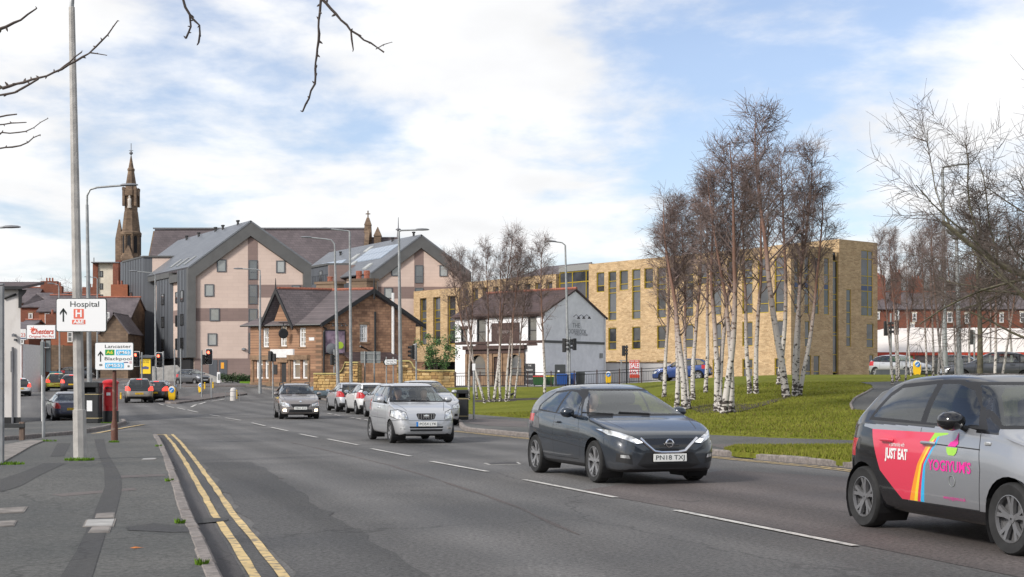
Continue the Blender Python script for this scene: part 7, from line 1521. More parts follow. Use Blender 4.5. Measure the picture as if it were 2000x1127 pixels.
SPEC = {
 'micra': dict(L=4.0,W=1.743,H=1.455,WB=2.525,FO=.80,wr=.312,rimk=.72,roofw=.66,seat_d=1.95,dash_d=1.28,dash_z=.90,wbelt=.95,hipz=.66,
   top=[(0,.52),(.03,.66),(.10,.73),(.30,.80),(.70,.90),(1.05,.965),(1.15,1.00),(1.45,1.175),(1.75,1.325),(2.0,1.405),(2.35,1.45),(2.8,1.445),(3.2,1.405),(3.5,1.345),(3.62,1.28),(3.78,1.10),(3.88,.98),(3.95,.86),(3.985,.70),(4.0,.55)],
   belt=[(0,.50),(.1,.62),(.4,.76),(1.0,.89),(1.6,.93),(2.4,.96),(3.2,1.02),(3.6,1.03),(3.9,.88),(4.0,.52)],plan=PLAN(4.0),low=LOWP(4.0)),
 'smart': dict(L=3.495,W=1.665,H=1.554,WB=2.494,FO=.475,wr=.31,rimk=.66,roofw=.68,seat_d=1.45,dash_d=.75,dash_z=.98,wbelt=.945,hipz=.72,crown=.06,
   top=[(0,.52),(.02,.72),(.06,.84),(.20,.93),(.50,1.01),(.62,1.05),(.85,1.20),(1.10,1.375),(1.30,1.475),(1.6,1.54),(2.0,1.554),(2.5,1.535),(2.85,1.48),(3.02,1.42),(3.2,1.18),(3.30,1.04),(3.40,.95),(3.46,.80),(3.485,.66),(3.495,.52)],
   belt=[(0,.50),(.1,.78),(.4,.92),(.8,.99),(1.5,1.02),(2.4,1.045),(3.0,1.06),(3.3,.98),(3.495,.50)],plan=[(0,.52),(.01,.64),(.03,.73),(.07,.81),(.14,.88),(.26,.94),(.5,.99),(.8,1),(2.7,1),(3.0,.985),(3.2,.95),(3.34,.88),(3.42,.80),(3.475,.68),(3.495,.58)],low=LOWP(3.495)),
 'picanto': dict(L=3.495,W=1.595,H=1.48,WB=2.37,FO=.62,wr=.28,rimk=.62,roofw=.72,seat_d=1.55,dash_d=.88,dash_z=.93,wbelt=.96,tw=.165,
   top=[(0,.50),(.02,.66),(.07,.75),(.2,.83),(.6,.94),(.8,.985),(.88,1.02),(1.1,1.19),(1.35,1.36),(1.5,1.43),(1.8,1.475),(2.3,1.48),(2.8,1.455),(3.05,1.41),(3.15,1.36),(3.28,1.15),(3.36,1.0),(3.43,.88),(3.48,.7),(3.495,.5)],
   belt=[(0,.48),(.1,.68),(.5,.86),(1.0,.92),(2.0,.95),(3.0,.98),(3.3,.96),(3.495,.5)],plan=PLAN(3.495),low=LOWP(3.495)),
 'estate': dict(L=4.24,W=1.642,H=1.46,WB=2.46,FO=.80,wr=.30,rimk=.64,roofw=.70,seat_d=1.85,dash_d=1.15,dash_z=.92,wbelt=.955,
   top=[(0,.50),(.025,.64),(.09,.73),(.3,.82),(.8,.93),(1.02,.98),(1.1,1.02),(1.35,1.19),(1.6,1.34),(1.8,1.415),(2.1,1.455),(2.8,1.46),(3.5,1.44),(3.85,1.40),(3.95,1.34),(4.07,1.1),(4.13,.95),(4.2,.82),(4.23,.68),(4.24,.5)],
   belt=[(0,.48),(.1,.62),(.5,.80),(1.0,.90),(2.0,.93),(3.5,.97),(4.0,.95),(4.24,.5)],plan=PLAN(4.24),low=LOWP(4.24)),
 'hatch': dict(L=4.25,W=1.76,H=1.46,WB=2.61,FO=.88,wr=.315,rimk=.66,roofw=.66,seat_d=2.0,dash_d=1.3,dash_z=.90,wbelt=.95,
   top=[(0,.50),(.03,.62),(.10,.70),(.35,.79),(.85,.90),(1.15,.965),(1.25,1.00),(1.55,1.18),(1.85,1.335),(2.1,1.42),(2.45,1.46),(3.0,1.45),(3.4,1.405),(3.65,1.34),(3.78,1.27),(3.98,1.08),(4.08,.98),(4.17,.88),(4.23,.68),(4.25,.52)],
   belt=[(0,.48),(.1,.60),(.4,.75),(1.1,.90),(1.8,.93),(2.8,.97),(3.6,1.02),(4.0,.98),(4.25,.5)],plan=PLAN(4.25),low=LOWP(4.25)),
 'saloon': dict(L=4.6,W=1.78,H=1.45,WB=2.64,FO=.92,wr=.32,rimk=.66,roofw=.66,seat_d=2.05,dash_d=1.35,dash_z=.88,wbelt=.95,
   top=[(0,.50),(.03,.60),(.10,.69),(.4,.79),(.95,.90),(1.22,.95),(1.32,.985),(1.65,1.17),(1.95,1.33),(2.2,1.41),(2.55,1.45),(3.0,1.435),(3.35,1.37),(3.7,1.21),(3.95,1.07),(4.05,1.03),(4.35,1.0),(4.50,.95),(4.56,.80),(4.59,.65),(4.6,.5)],
   belt=[(0,.48),(.1,.58),(.4,.74),(1.2,.88),(2.0,.92),(3.4,.95),(4.2,.94),(4.5,.88),(4.6,.48)],plan=PLAN(4.6),low=LOWP(4.6)),
 'suv': dict(L=4.37,W=1.84,H=1.64,WB=2.61,FO=.90,wr=.345,rimk=.64,roofw=.66,seat_d=2.0,dash_d=1.3,dash_z=1.03,wbelt=.95,hipz=.75,
   top=[(0,.58),(.03,.74),(.10,.83),(.35,.93),(.9,1.04),(1.15,1.10),(1.25,1.14),(1.55,1.34),(1.8,1.49),(2.05,1.58),(2.5,1.635),(3.1,1.625),(3.6,1.57),(3.85,1.50),(3.95,1.43),(4.12,1.18),(4.2,1.06),(4.28,.95),(4.34,.78),(4.37,.6)],
   belt=[(0,.55),(.1,.70),(.4,.86),(1.1,1.02),(2.0,1.06),(3.2,1.10),(3.9,1.10),(4.2,1.0),(4.37,.58)],plan=PLAN(4.37),low=[(0,.36),(.05,.28),(.3,.24),(3.9,.26),(4.3,.34),(4.37,.40)]),
 'van': dict(L=4.9,W=1.9,H=1.95,WB=3.0,FO=.90,wr=.33,rimk=.62,roofw=.78,seat_d=1.7,dash_d=.95,dash_z=1.12,wbelt=.97,hipz=.8,
   top=[(0,.6),(.03,.8),(.1,.92),(.4,1.02),(.8,1.12),(.95,1.2),(1.3,1.5),(1.6,1.75),(1.9,1.9),(2.3,1.95),(4.4,1.95),(4.75,1.92),(4.84,1.8),(4.87,1.4),(4.89,.9),(4.9,.6)],
   belt=[(0,.55),(.1,.8),(.5,.98),(1.0,1.12),(4.4,1.15),(4.8,1.1),(4.9,.58)],plan=PLAN(4.9),low=LOWP(4.9))}
SPEC['mpv'] = dict(SPEC['suv'],H=1.60,L=4.36,W=1.77,wr=.315,top=[(d,z*.965) for d,z in SPEC['suv']['top']],low=LOWP(4.36)); SPEC['mpv']['top'] = [(min(d,4.36),z) for d,z in SPEC['mpv']['top']]
def sideglass(c,wins,m='car_glass',rear_m=None,surround=None):
    """dark window surround with each pane cut into it"""
    if surround: c.both(surround,slot=1)
    for i,w in enumerate(wins): c.both(w,'side_window',(rear_m if (rear_m and i > 0) else m))
def screen(c,poly,inner,m='car_glass',front=True):
    v = 'front' if front else 'rear'; zmin = min(z for _,z in poly) - .02; c.cut(poly,v,slot=1,dmax=2.6 if front else 1.3,filt=lambda f,k: k.z > zmin and (f.normal.z > .15 if front else True)); c.cut(inner,v,'windscreen' if front else 'rear_window',m,dmax=2.6 if front else 1.3,filt=lambda f,k: k.z > zmin and (f.normal.z > .15 if front else True))
def seams(c,lines,w=.007):
    for (d0,z0),(d1,z1) in lines:
        v = Vector((d1-d0,z1-z0)).normalized(); n = Vector((-v.y,v.x))*w/2; c.both([(d0+n.x,z0+n.y),(d1+n.x,z1+n.y),(d1-n.x,z1-n.y),(d0-n.x,z0-n.y)],slot=1)
def hood(c,pts,w=.012):
    for (d0,y0),(d1,y1) in zip(pts,pts[1:]):
        for s in (1,-1): c.cut([(d0,s*y0),(d1,s*y1),(d1,s*(y1+w)),(d0,s*(y0+w))],'top',slot=1,filt=lambda f,k: k.z < 1.2)
def sym(pts):
    """left half outline (y >= 0, from bottom centre to top centre) -> closed outline"""
    return pts + [(-a,b) for a,b in pts[::-1]]
def generic(label,kind,pos,head,pm,plate_f='',plate_r='',lod=1,group=None,brake=False,name='car',cat='car',glass='car_glass',rails=False,lights='lens_clear',fogs=False,inside=True):
    """everyday car for the middle distance"""
    sp = SPEC[kind]; c = Car(label,sp,pos,head,pm,group,lod=lod,name=name,cat=cat); L,H = sp['L'],sp['H']; tp = pchip(*zip(*sp['top'])); bl = pchip(*zip(*sp['belt'])); c.arches()
    # cabin limits read off the roof line
    ds = [i*.02 for i in range(int(L/.02))]; cow = min(d for d in ds if d > .5 and tp(d) - bl(d) > .10); rf = min(d for d in ds if tp(d) > H-.06); rr = max(d for d in ds if tp(d) > H-.08); tl = max(d for d in ds if tp(d) - bl(d) > (.10))
    zb = lambda d: bl(d) + .035; zr = lambda d: tp(d) - .085
    mid = (cow + .45 + tl)/2 + .12
    def qtr(d0,d1,s0,s1): return [(d0,zb(d0)),(d1,zb(d1)),(d1-s1,min(zr(d1-s1),H-.12)),(d0+s0,min(zr(d0+s0),H-.12))]
    a0 = cow + .18; am = (a0 + rf)/2; front_w = [(a0+.02,zb(a0)),(mid-.03,zb(mid)),(mid-.03,zr(mid)),(rf+.12,zr(rf+.12)),(am+.1,zr(am+.1)-.01),(a0+.25,zr(a0+.25)-.02)]
    re_ = tl - .30 if kind not in ('estate','van') else tl - .12
    rw_ = [(mid+.04,zb(mid)),(re_-.22,zb(re_-.22)),(re_-.04,zb(re_)+.12),(min(re_-.06,rr),min(zr(min(re_-.06,rr)),zr(rr))),(mid+.04,zr(mid))]
    sur = [(a0-.06,zb(a0)-.03),(re_-.18,zb(re_)-.03),(re_+.02,zb(re_)+.12),(min(re_,rr)+.0,zr(min(re_,rr))+.03),(mid,zr(mid)+.03),(rf+.1,zr(rf+.1)+.03),(am+.06,zr(am+.06)+.02),(a0+.12,zr(a0+.12)+.0)]
    if kind == 'van': rw_ = None
    sideglass(c,[front_w] + ([rw_] if rw_ else []),glass,surround=sur if rw_ else None)
    z0,z1 = tp(cow)+.03,H-.11; wb = sp['W']/2*sp['wbelt']; wt = sp['roofw']*sp['W']/2
    screen(c,sym([(wb-.05,z0-.03),(wt-.02,z1+.03)]),sym([(wb-.10,z0+.0),(wt-.06,z1)]),glass)
    if kind != 'van': z0,z1 = (tp(tl) if kind != 'saloon' else 1.05) + .02,H-.14; screen(c,sym([(wb-.10,z0-.02),(wt-.05,z1+.04)]),sym([(wb-.15,z0+.02),(wt-.10,z1)]),'car_glass_dark',False)
    # lamps, grille, bumpers
    hz = bl(.12)
    c.pair([(.46*sp['W']/1.7,hz-.13),(.80*sp['W']/1.7,hz-.09),(.80*sp['W']/1.7,hz+.07),(.70*sp['W']/1.7,hz+.06),(.48*sp['W']/1.7,hz-.01)],'front','headlight',lights,dmax=.7)
    c.cut(sym([(.30,hz-.16),(.42,hz-.02)]),'front','grille','trim_black',dmax=.5); c.cut(sym([(.48,.28),(.44,.40)]),'front','lower_grille','trim_black',dmax=.5)
    c.pair([(.56,.32),(.70,.33),(.70,.42),(.57,.42)],'front','fog_lamp','lens_lit' if fogs else 'trim_black',dmax=.6)
    tz = bl(L-.25) - .04; c.pair([(.54*sp['W']/1.75,tz-.20),(.90*sp['W']/1.75,tz-.20),(.90*sp['W']/1.75,tz+.10),(.66*sp['W']/1.75,tz+.08),(.54*sp['W']/1.75,tz-.06)],'rear','tail_light','brake_lit' if brake else 'tail_red',dmax=.6)
    c.cut(sym([(sp['W']*.44,.30),(sp['W']*.44,.44)]),'rear',slot=1,dmax=.5)
    dz = (a0 + .02,mid,re_ - .1); seams(c,[((mid,.34),(mid,zb(mid))),((a0-.12,.36),(a0+.0,zb(a0)))],.012)
    if lod < 2: hood(c,[(.22,.36*sp['W']),(cow-.02,.41*sp['W'])])
    c.both([(c.FO+c.wr*1.2,.17),(c.FO+c.WB-c.wr*1.2,.17),(c.FO+c.WB-c.wr*1.25,.27),(c.FO+c.wr*1.25,.27)],slot=1)
    c.finish(); c.wheels('alloy',5,0); c.mirror(a0+.10,zb(a0)+.09); c.handle(mid-.28,zb(mid)-.12)
    if inside and lod < 2: c.interior()
    c.plate(plate_f,.50 if kind in ('suv',) else .45,True); c.plate(plate_r,.62 if kind in ('hatch','suv','mpv','picanto','estate') else .66,False)
    if brake: 
        p,n = c.hit(0,H-.09,0,'rear',.01)
        if p: mb = MB(); mb.bbox((p.x,0,p.z),(.03,.34,.035),.008); mb.build('high_brake_light','brake_lit',c.t)
    if rails:
        for y in (1,-1): mb = MB(); mb.tube([(c.X(rf+.1),y*(wt-.04),tp(rf+.1)-.03),(c.X(rf+.3),y*(wt-.04),H+.03),(c.X(rr-.2),y*(wt-.04),H+.02),(c.X(rr),y*(wt-.04),tp(rr)-.03)],.022,6); mb.build('roof_rail','trim_black',c.t,smooth=True)
    for y in (.25,-.35): 
        d = cow - .02; mb = MB(); mb.tube([(c.X(d),y+.1,tp(d)+.02),(c.X(d+.05),y-.35,tp(d+.06)+.03)],.011,5); mb.build('wiper','trim_black',c.t)
    return c
# ------------------------------------------------------------------ the two near cars
# dark grey-blue hatchback
c = Car('dark slate blue hatchback with V shaped grille driving towards the footway',SPEC['micra'],(1.59,22.35),(.325,-.946),'paint_slate'); c.arches(1.16)
sideglass(c,[[(1.58,.985),(2.42,1.0),(2.36,1.335),(2.12,1.325),(1.86,1.235)],[(2.50,1.005),(3.22,1.05),(3.24,1.12),(2.98,1.30),(2.44,1.335)],[(1.42,.97),(1.54,.975),(1.72,1.15)]],surround=[(1.33,.945),(3.26,1.02),(3.32,1.10),(3.05,1.335),(2.4,1.37),(2.08,1.36),(1.80,1.25)])
screen(c,sym([(.80,.97),(.535,1.375)]),sym([(.755,1.0),(.495,1.345)])); screen(c,sym([(.70,1.03),(.5,1.36)]),sym([(.64,1.07),(.45,1.33)]),'car_glass_dark',False)
hl = [(.40,.615),(.52,.60),(.80,.72),(.84,.80),(.74,.775),(.55,.70)]
c.pair(hl,'front','headlight','lens_clear',dmax=.75); c.pair([(.41,.612),(.50,.603),(.56,.655),(.50,.665)],'front','running_light','drl',dmax=.7)
c.cut(sym([(.14,.475),(.25,.49),(.45,.66)]),'front','grille','gloss_black',dmax=.5)
c.cut(sym([(.34,.24),(.50,.30),(.38,.465)]),'front','lower_grille','trim_black',dmax=.5)
c.pair([(.56,.30),(.76,.34),(.76,.46),(.58,.44)],'front',slot=1,name=None,m=None,dmax=.6); c.pair([(.60,.385),(.72,.40),(.72,.44),(.62,.435)],'front','fog_lamp','lens_clear',dmax=.6)
c.pair([(.46,.90),(.66,.90),(.86,.84),(.86,.97),(.60,.98)],'rear','tail_light','tail_red',dmax=.6)
c.cut(sym([(.74,.30),(.74,.46)]),'rear',slot=1,dmax=.5)
c.both([(1.18,.16),(2.98,.16),(2.92,.27),(1.22,.27)],slot=1)
seams(c,[((1.36,.34),(1.30,.60)),((1.30,.60),(1.46,.95)),((2.46,.32),(2.46,.98)),((2.46,.32),(1.40,.32)),((2.50,.32),(2.95,.34)),((2.95,.34),(3.05,.72)),((3.05,.72),(3.24,1.03)),((1.10,.50),(2.98,.60))],.012)
hood(c,[(.30,.56),(.70,.66),(1.10,.735)]); c.cut([(-.45,.655),(.45,.655),(.45,.667),(-.45,.667)],'front',slot=1,dmax=.3)
c.finish(); c.wheels('alloy',5,1); c.mirror(1.62,1.02,k=1.12); c.handle(2.28,.86); c.interior()
c.plate('PN18 TXJ',.395,True)
pts = [(.45,.665),(.24,.49),(.13,.475),(-.13,.475),(-.24,.49),(-.45,.665)]
mb = MB(); q = []
for y,z in pts:
    p,n = c.hit(y,z,0,'front',.012); q.append(tuple(p))
mb.tube(q,.024,8); mb.build('grille_surround','chrome',c.t,smooth=True)
p,n = c.hit(0,.60,0,'front',.02); mb = MB(); mb.lathe([(.050,-.006),(.065,0),(.050,.006)],20,(p.x,0,.60),'x',cap=False); mb.bbox((p.x,0,.60),(.014,.145,.026),.004); mb.build('badge','chrome',c.t,smooth=True)
for z in (.53,.565): 
    p,n = c.hit(0,z,0,'front',.006); mb = MB(); mb.box((p.x,0,z),(.012,.30,.008)); mb.build('grille_bar','trim_black',c.t)
for y in (.1,-.5): mb = MB(); mb.tube([(c.X(1.12),y+.1,1.0),(c.X(1.19),y-.38,1.025)],.012,5); mb.build('wiper','trim_black',c.t)
micra = c
# silver and black city car with delivery livery
c = Car('small silver and black city car with red and rainbow delivery livery',SPEC['smart'],(4.66,13.42),(.258,-.966),'paint_smart_silver'); c.arches(1.15)
# black safety shell: rear quarter, roof and sills
c.both([(2.60,.10),(3.60,.10),(3.60,1.02),(2.95,1.02),(2.62,.98),(2.44,.62),(2.06,.30)],slot=2); c.both([(.40,.10),(2.7,.10),(2.2,.335),(.84,.335),(.62,.30)],slot=2)
c.cut([(1.0,-.9),(3.6,-.9),(3.6,.9),(1.0,.9)],'top',slot=2,filt=lambda f,k: k.z > 1.05); c.cut(sym([(.9,.1),(.9,1.05)]),'rear',slot=2,dmax=.5)
c.both([(.68,1.01),(1.02,1.02),(1.32,1.60),(1.0,1.6)],slot=2,filt=lambda f,k: k.z > 1.0)
# livery
c.both([(2.60,.98),(2.62,.62),(2.43,.345),(2.16,.345),(1.93,.345),(1.86,.75),(1.72,.99)],'red_panel','decal_red') if False else None
c.both([(2.80,1.00),(2.60,.60),(2.22,.345),(2.08,.345),(1.90,.70),(1.74,.90),(1.66,1.00)],'livery_panel','decal_red')
for (a,b_,m_) in ((0,.05,'decal_orange'),(.05,.085,'decal_yellow'),(.085,.12,'decal_red'),(.12,.16,'decal_blue')):
    c.both([(2.08-a*1.6,.345),(1.90-a*.9,.70),(1.74-a*.9,.90),(1.66-a*.6,1.00),(1.66-b_*.6,1.00),(1.74-b_*.9,.90),(1.90-b_*.9,.70),(2.08-b_*1.6,.345)],'livery_stripe',m_)
c.both([(1.66,1.0),(1.74,.90),(1.58,.97),(1.44,.99),(1.44,1.005)],'livery_stripe','decal_green')
sideglass(c,[[(1.02,1.075),(1.86,1.09),(1.88,1.45),(1.62,1.45),(1.36,1.39),(1.18,1.25)],[(1.96,1.095),(2.86,1.12),(2.72,1.33),(2.58,1.41),(1.98,1.45)]],m='car_glass_dark',rear_m='car_glass_dark',surround=[(.86,1.05),(2.94,1.09),(2.80,1.36),(2.62,1.45),(1.9,1.49),(1.6,1.49),(1.3,1.40),(1.1,1.24)])
screen(c,sym([(.74,1.06),(.55,1.47)]),sym([(.70,1.09),(.52,1.44)])); screen(c,sym([(.68,1.08),(.52,1.44)]),sym([(.62,1.12),(.46,1.40)]),'car_glass_dark',False)
c.pair(arc(.62,.76,.14,.10,0,330,11),'front','headlight','lens_clear',dmax=.6); c.cut(sym([(.34,.60),(.42,.74)]),'front','grille','trim_black',dmax=.4); c.cut(sym([(.6,.28),(.56,.44)]),'front','lower_grille','trim_black',dmax=.5)
c.pair([(.60,.72),(.80,.72),(.80,.90),(.62,.90)],'rear','tail_light','tail_red',dmax=.5)
seams(c,[((.92,.34),(.88,.70)),((.88,.70),(.94,1.03)),((1.90,.345),(1.90,1.04)),((.92,.338),(2.1,.338)),((.90,.875),(2.6,.925))],.011)
c.finish(['gloss_black']); c.wheels('alloy_dark',5,1); c.mirror(1.20,1.12,'gloss_black',1.25); c.interior()
for d,m_ in ((1.72,'paint_smart_silver'),(2.46,'decal_red')):
    for y in (1,-1):
        p,n = c.hit(d,.90,y,eps=0); mb = MB(); mb.tube([(p.x+.10,p.y,p.z),(p.x+.08,p.y+y*.03,p.z+.004),(p.x-.08,p.y+y*.03,p.z+.004),(p.x-.10,p.y,p.z)],.017,6); mb.build('door_handle',m_,c.t,smooth=True)
for y in (-1,1):
    w = 1 if y < 0 else 1
    c.decal('JUST EAT',.135,'white_trim',2.28,.77,y,width=.42,bold=.006); c.decal('in partnership with',.06,'white_trim',2.28,.865,y,width=.28)
    c.decal("YOGIYUM'S",.135,'decal_pink',1.36,.70,y,width=.70,bold=.004); c.decal('www.yogiyums.co.uk',.05,'decal_pink',1.30,.42,y,width=.36)
    for (pts,m_) in (([(-.10,.055),(.10,.055),(.085,.0),(.05,-.03),(-.05,-.03),(-.085,0)],'decal_green'),([(-.08,.065),(.06,.065),(.10,.10),(.08,.15),(.07,.22),(.04,.15),(.0,.12),(-.04,.11)],'decal_pink')):
        vs = []
        for a,b_ in pts: p,n = c.hit(1.33 - a*.9,.83 + b_*.85,y,eps=.005); vs.append(tuple(p))
        mb = MB(); mb.poly(vs); mb.build('emblem',m_,c.t)
    vs = []; ring = [(1.32 + .05*math.cos(a),.575 + .05*math.sin(a)) for a in [2*math.pi*i/14 for i in range(15)]]
    for d,z in ring: p,n = c.hit(d,z,y,eps=.003); vs.append(tuple(p))
    mb = MB(); mb.tube(vs,.004,4); mb.build('emblem','sign_back',c.t)
    p,n = c.hit(.80,.93,y,eps=.004); mb = MB(); mb.bbox((p.x,p.y,p.z),(.09,.02,.035),.008); mb.build('side_repeater','lens_clear',c.t)
c.plate('',.40,True)
smart = c
# ------------------------------------------------------------------ silver small hatchback coming towards us
c = Car('small silver hatchback with round grille driving along the middle of the road',SPEC['picanto'],(-2.62,36.3),(.30,-.954),'paint_silver'); c.arches(1.13)
sideglass(c,[[(1.18,.985),(1.92,1.0),(1.92,1.385),(1.62,1.375),(1.42,1.27)],[(2.0,1.0),(2.75,1.02),(2.82,1.10),(2.72,1.36),(2.0,1.385)]],surround=[(1.06,.955),(2.85,.99),(2.90,1.12),(2.78,1.40),(1.6,1.41),(1.36,1.28)])
screen(c,sym([(.72,1.0),(.555,1.40)]),sym([(.67,1.03),(.51,1.365)])); screen(c,sym([(.64,1.02),(.53,1.38)]),sym([(.58,1.06),(.48,1.34)]),'car_glass_dark',False)
c.pair([(.46,.60),(.70,.60),(.78,.66),(.76,.80),(.66,.82),(.50,.76)],'front','headlight','lens_clear',dmax=.6); c.cut(sym([(.10,.575),(.20,.59),(.245,.70),(.22,.735)]),'front','grille','trim_black',dmax=.5); c.cut(sym([(.40,.30),(.42,.42)]),'front','lower_grille','trim_black',dmax=.5); c.pair([(.52,.34),(.64,.35),(.64,.43),(.53,.43)],'front','fog_lamp','lens_clear',dmax=.6)
c.pair([(.56,.80),(.80,.80),(.80,1.06),(.66,1.06)],'rear','tail_light','tail_red',dmax=.5); seams(c,[((1.96,.34),(1.96,.98)),((1.04,.36),(1.06,.96)),((1.0,.60),(2.9,.62))],.010); c.cut([(-.80,.555),(.80,.555),(.80,.565),(-.80,.565)],'front',slot=1,dmax=.7)
hood(c,[(.14,.46),(.84,.64)])
c.finish(); c.wheels('alloy',6,0); c.mirror(1.22,1.06,k=1.1); c.handle(1.78,.86); c.interior(); c.plate('PO54 LYK',.475,True,eu=True); c.plate('PO54 LYK',.7,False)
for k in range(7):
    y = -.19 + k*.063; z0_,z1_ = .60,.72; p,n = c.hit(y,.66,0,'front',.006); mb = MB(); mb.box((p.x,y,.66),(.01,.014,.115)); mb.build('grille_bar','chrome',c.t)
p,n = c.hit(0,.665,0,'front',.018); mb = MB(); mb.lathe([(.001,-.006),(.075,-.004),(.075,.004),(.001,.006)],16,(p.x,0,.665),'x'); mb.v = [(a,b_,.665 + (e-.665)*.55) for a,b_,e in mb.v]; mb.build('badge','chrome',c.t); p,n = c.hit(0,.36,0,'front',.006); mb = MB(); mb.bbox((p.x,0,.36),(.02,.84,.022),.005); mb.build('bumper_bar','paint_silver',c.t)
for y in (.2,-.35): mb = MB(); mb.tube([(c.X(.84),y+.1,1.03),(c.X(.92),y-.36,1.055)],.011,5); mb.build('wiper','trim_black',c.t)
kia = c
# ------------------------------------------------------------------ the other cars
TO,AW = (.28,-.96),(-.28,.96)
fab = generic('taupe estate car with lit fog lamps driving towards the junction exit','estate',(-9.05,59.6),(.24,-.97),'paint_taupe','YE61 KLS',lod=0,fogs=True,rails=True)
p,n = fab.hit(0,.70,0,'front',.01); mb = MB(); mb.lathe([(.001,-.004),(.055,0),(.001,.006)],14,(p.x,0,.70),'x'); mb.build('badge','chrome',fab.t)
generic('silver hatchback parked foremost in the bay with red tail lamps','hatch',(-8.3,72.1),AW,'paint_silver','','',lod=1)
generic('white hatchback parked between the two silver cars','hatch',(-6.75,67.0),AW,'paint_white','','',lod=1)
generic('silver car parked behind the white hatchback, half hidden','hatch',(-5.2,60.6),AW,'paint_silver','','',lod=1)
generic('silver people carrier parked facing the other way beside the litter bin','mpv',(-3.15,51.2),TO,'paint_silver','','',lod=1)
def here(x,Y): return (px(x,Y),Y)
generic('dark navy saloon with yellow number plate beyond the lamp post','saloon',here(131,71.5),(-.40,.915),'paint_navy','','PK10 VEP',lod=1)
generic('beige grey crossover with lit brake lights waiting at the signals','suv',here(271,95),(-.27,.963),'paint_beige','','FX60 WEU',lod=1,brake=True)
generic('black hatchback waiting beside the beige crossover','hatch',here(314,99),(-.02,1),'paint_black','','',lod=1,brake=True)
pol = generic('police patrol car with yellow and red chevrons on the tail','suv',here(109,126),(-.345,.94),'paint_police','','PN66 OLB',lod=1,brake=True,cat='police car')
generic('dark hatchback just behind the police car','hatch',here(139,119),(-.31,.95),'paint_black','','',lod=1,brake=True)
generic('white hatchback half hidden by the white shop','hatch',here(34,112),(-.42,.90),'paint_white','','',lod=1,brake=True)
generic('dark blue saloon coming down the hill past the shops','saloon',here(58,176),(.30,-.95),'paint_navy','','',lod=2)
generic('dark grey hatchback parked side on before the brick houses','hatch',here(146,166),(.80,.60),'paint_grey','','',lod=2)
generic('dark car parked on the hill partly behind the lamp posts','hatch',here(172,171),(.85,.5),'paint_black','','',lod=2)
generic('small dark grey hatchback crossing the junction before the apartments','picanto',here(376,134),(.80,-.60),'paint_grey','','',lod=1)
generic('dark blue car behind the birch clump','suv',here(1334,106),(-.95,.3),'paint_blue','','',lod=2)
generic('pale blue car behind the low yellow stone wall','hatch',here(640,103),(-.97,-.2),'paint_lightblue','','',lod=2)
generic('dark grey saloon parked on the bank behind the right hand birches','saloon',here(1938,62),(-.96,.26),'paint_grey','','',lod=1)
generic('silver car before the green poster','hatch',here(1757,93),(.55,-.83),'paint_silver','','',lod=2)
generic('dark car half hidden by birch stems before the store','hatch',here(1850,94),(-.9,.4),'paint_black','','',lod=2)
# chevrons and light bar of the patrol car
mat('chev_red',(0.62,0.05,0.02),.35)
for k in range(6):
    z = .52 + .0*k
    for sg in (1,-1): 
        a = .06 + .13*k; vs = []
        for (yy,zz) in ((a,.80),(a+.065,.80),(a+.065+.16,.50),(a+.16,.50)):
            if yy > .74: yy = .74
            p,n = pol.hit(sg*yy,zz,0,'rear',.006); vs.append(tuple(p) if p else (pol.X(pol.L),sg*yy,zz))
        if abs(vs[0][1]-vs[1][1]) > .01: mb = MB(); mb.poly(vs if sg > 0 else vs[::-1]); mb.build('chevron','chev_red',pol.t)
mb = MB(); mb.bbox((0.0,0,1.70),(.30,1.1,.09),.03); mb.build('light_bar','decal_blue',pol.t)
# ================================================================== trees
def barkmat(name):
    """birch bark: white with dark bands and fissured foot, brown in the thin upper wood"""
    m = bpy.data.materials.new(name); m.use_nodes = True; t = m.node_tree; b = t.nodes['Principled BSDF']; N = lambda ty,**k: _nn(t,ty,**k); L = t.links.new; b.inputs['Roughness'].default_value = .8
    tcn = N('ShaderNodeTexCoord'); mp_ = N('ShaderNodeMapping'); L(tcn.outputs['Object'],mp_.inputs[0]); mp_.inputs['Scale'].default_value = (3,3,5.5)
    n = N('ShaderNodeTexNoise'); L(mp_.outputs[0],n.inputs['Vector']); n.inputs['Scale'].default_value = 2.2; n.inputs['Detail'].default_value = 5
    sp = N('ShaderNodeSeparateXYZ'); L(tcn.outputs['Object'],sp.inputs[0])
    ft = N('ShaderNodeMapRange'); L(sp.outputs['Z'],ft.inputs['Value']); ft.inputs['From Min'].default_value = .0; ft.inputs['From Max'].default_value = 1.0; ft.inputs['To Min'].default_value = .16; ft.inputs['To Max'].default_value = 0.0
    ad = N('ShaderNodeMath',operation='ADD'); L(n.outputs['Fac'],ad.inputs[0]); L(ft.outputs[0],ad.inputs[1]); r = N('ShaderNodeMapRange'); L(ad.outputs[0],r.inputs['Value']); r.inputs['From Min'].default_value = .56; r.inputs['From Max'].default_value = .62
    mx = N('ShaderNodeMix',data_type='RGBA'); L(r.outputs[0],mx.inputs['Factor']); mx.inputs['A'].default_value = (0.52,0.485,0.45,1); mx.inputs['B'].default_value = (0.045,0.035,0.03,1)
    up = N('ShaderNodeMapRange'); L(sp.outputs['Z'],up.inputs['Value']); up.inputs['From Min'].default_value = 2.0; up.inputs['From Max'].default_value = 5.2
    m2 = N('ShaderNodeMix',data_type='RGBA'); L(up.outputs[0],m2.inputs['Factor']); L(mx.outputs['Result'],m2.inputs['A']); m2.inputs['B'].default_value = (0.19,0.105,0.075,1); L(m2.outputs['Result'],b.inputs['Base Color']); MATS[name] = m
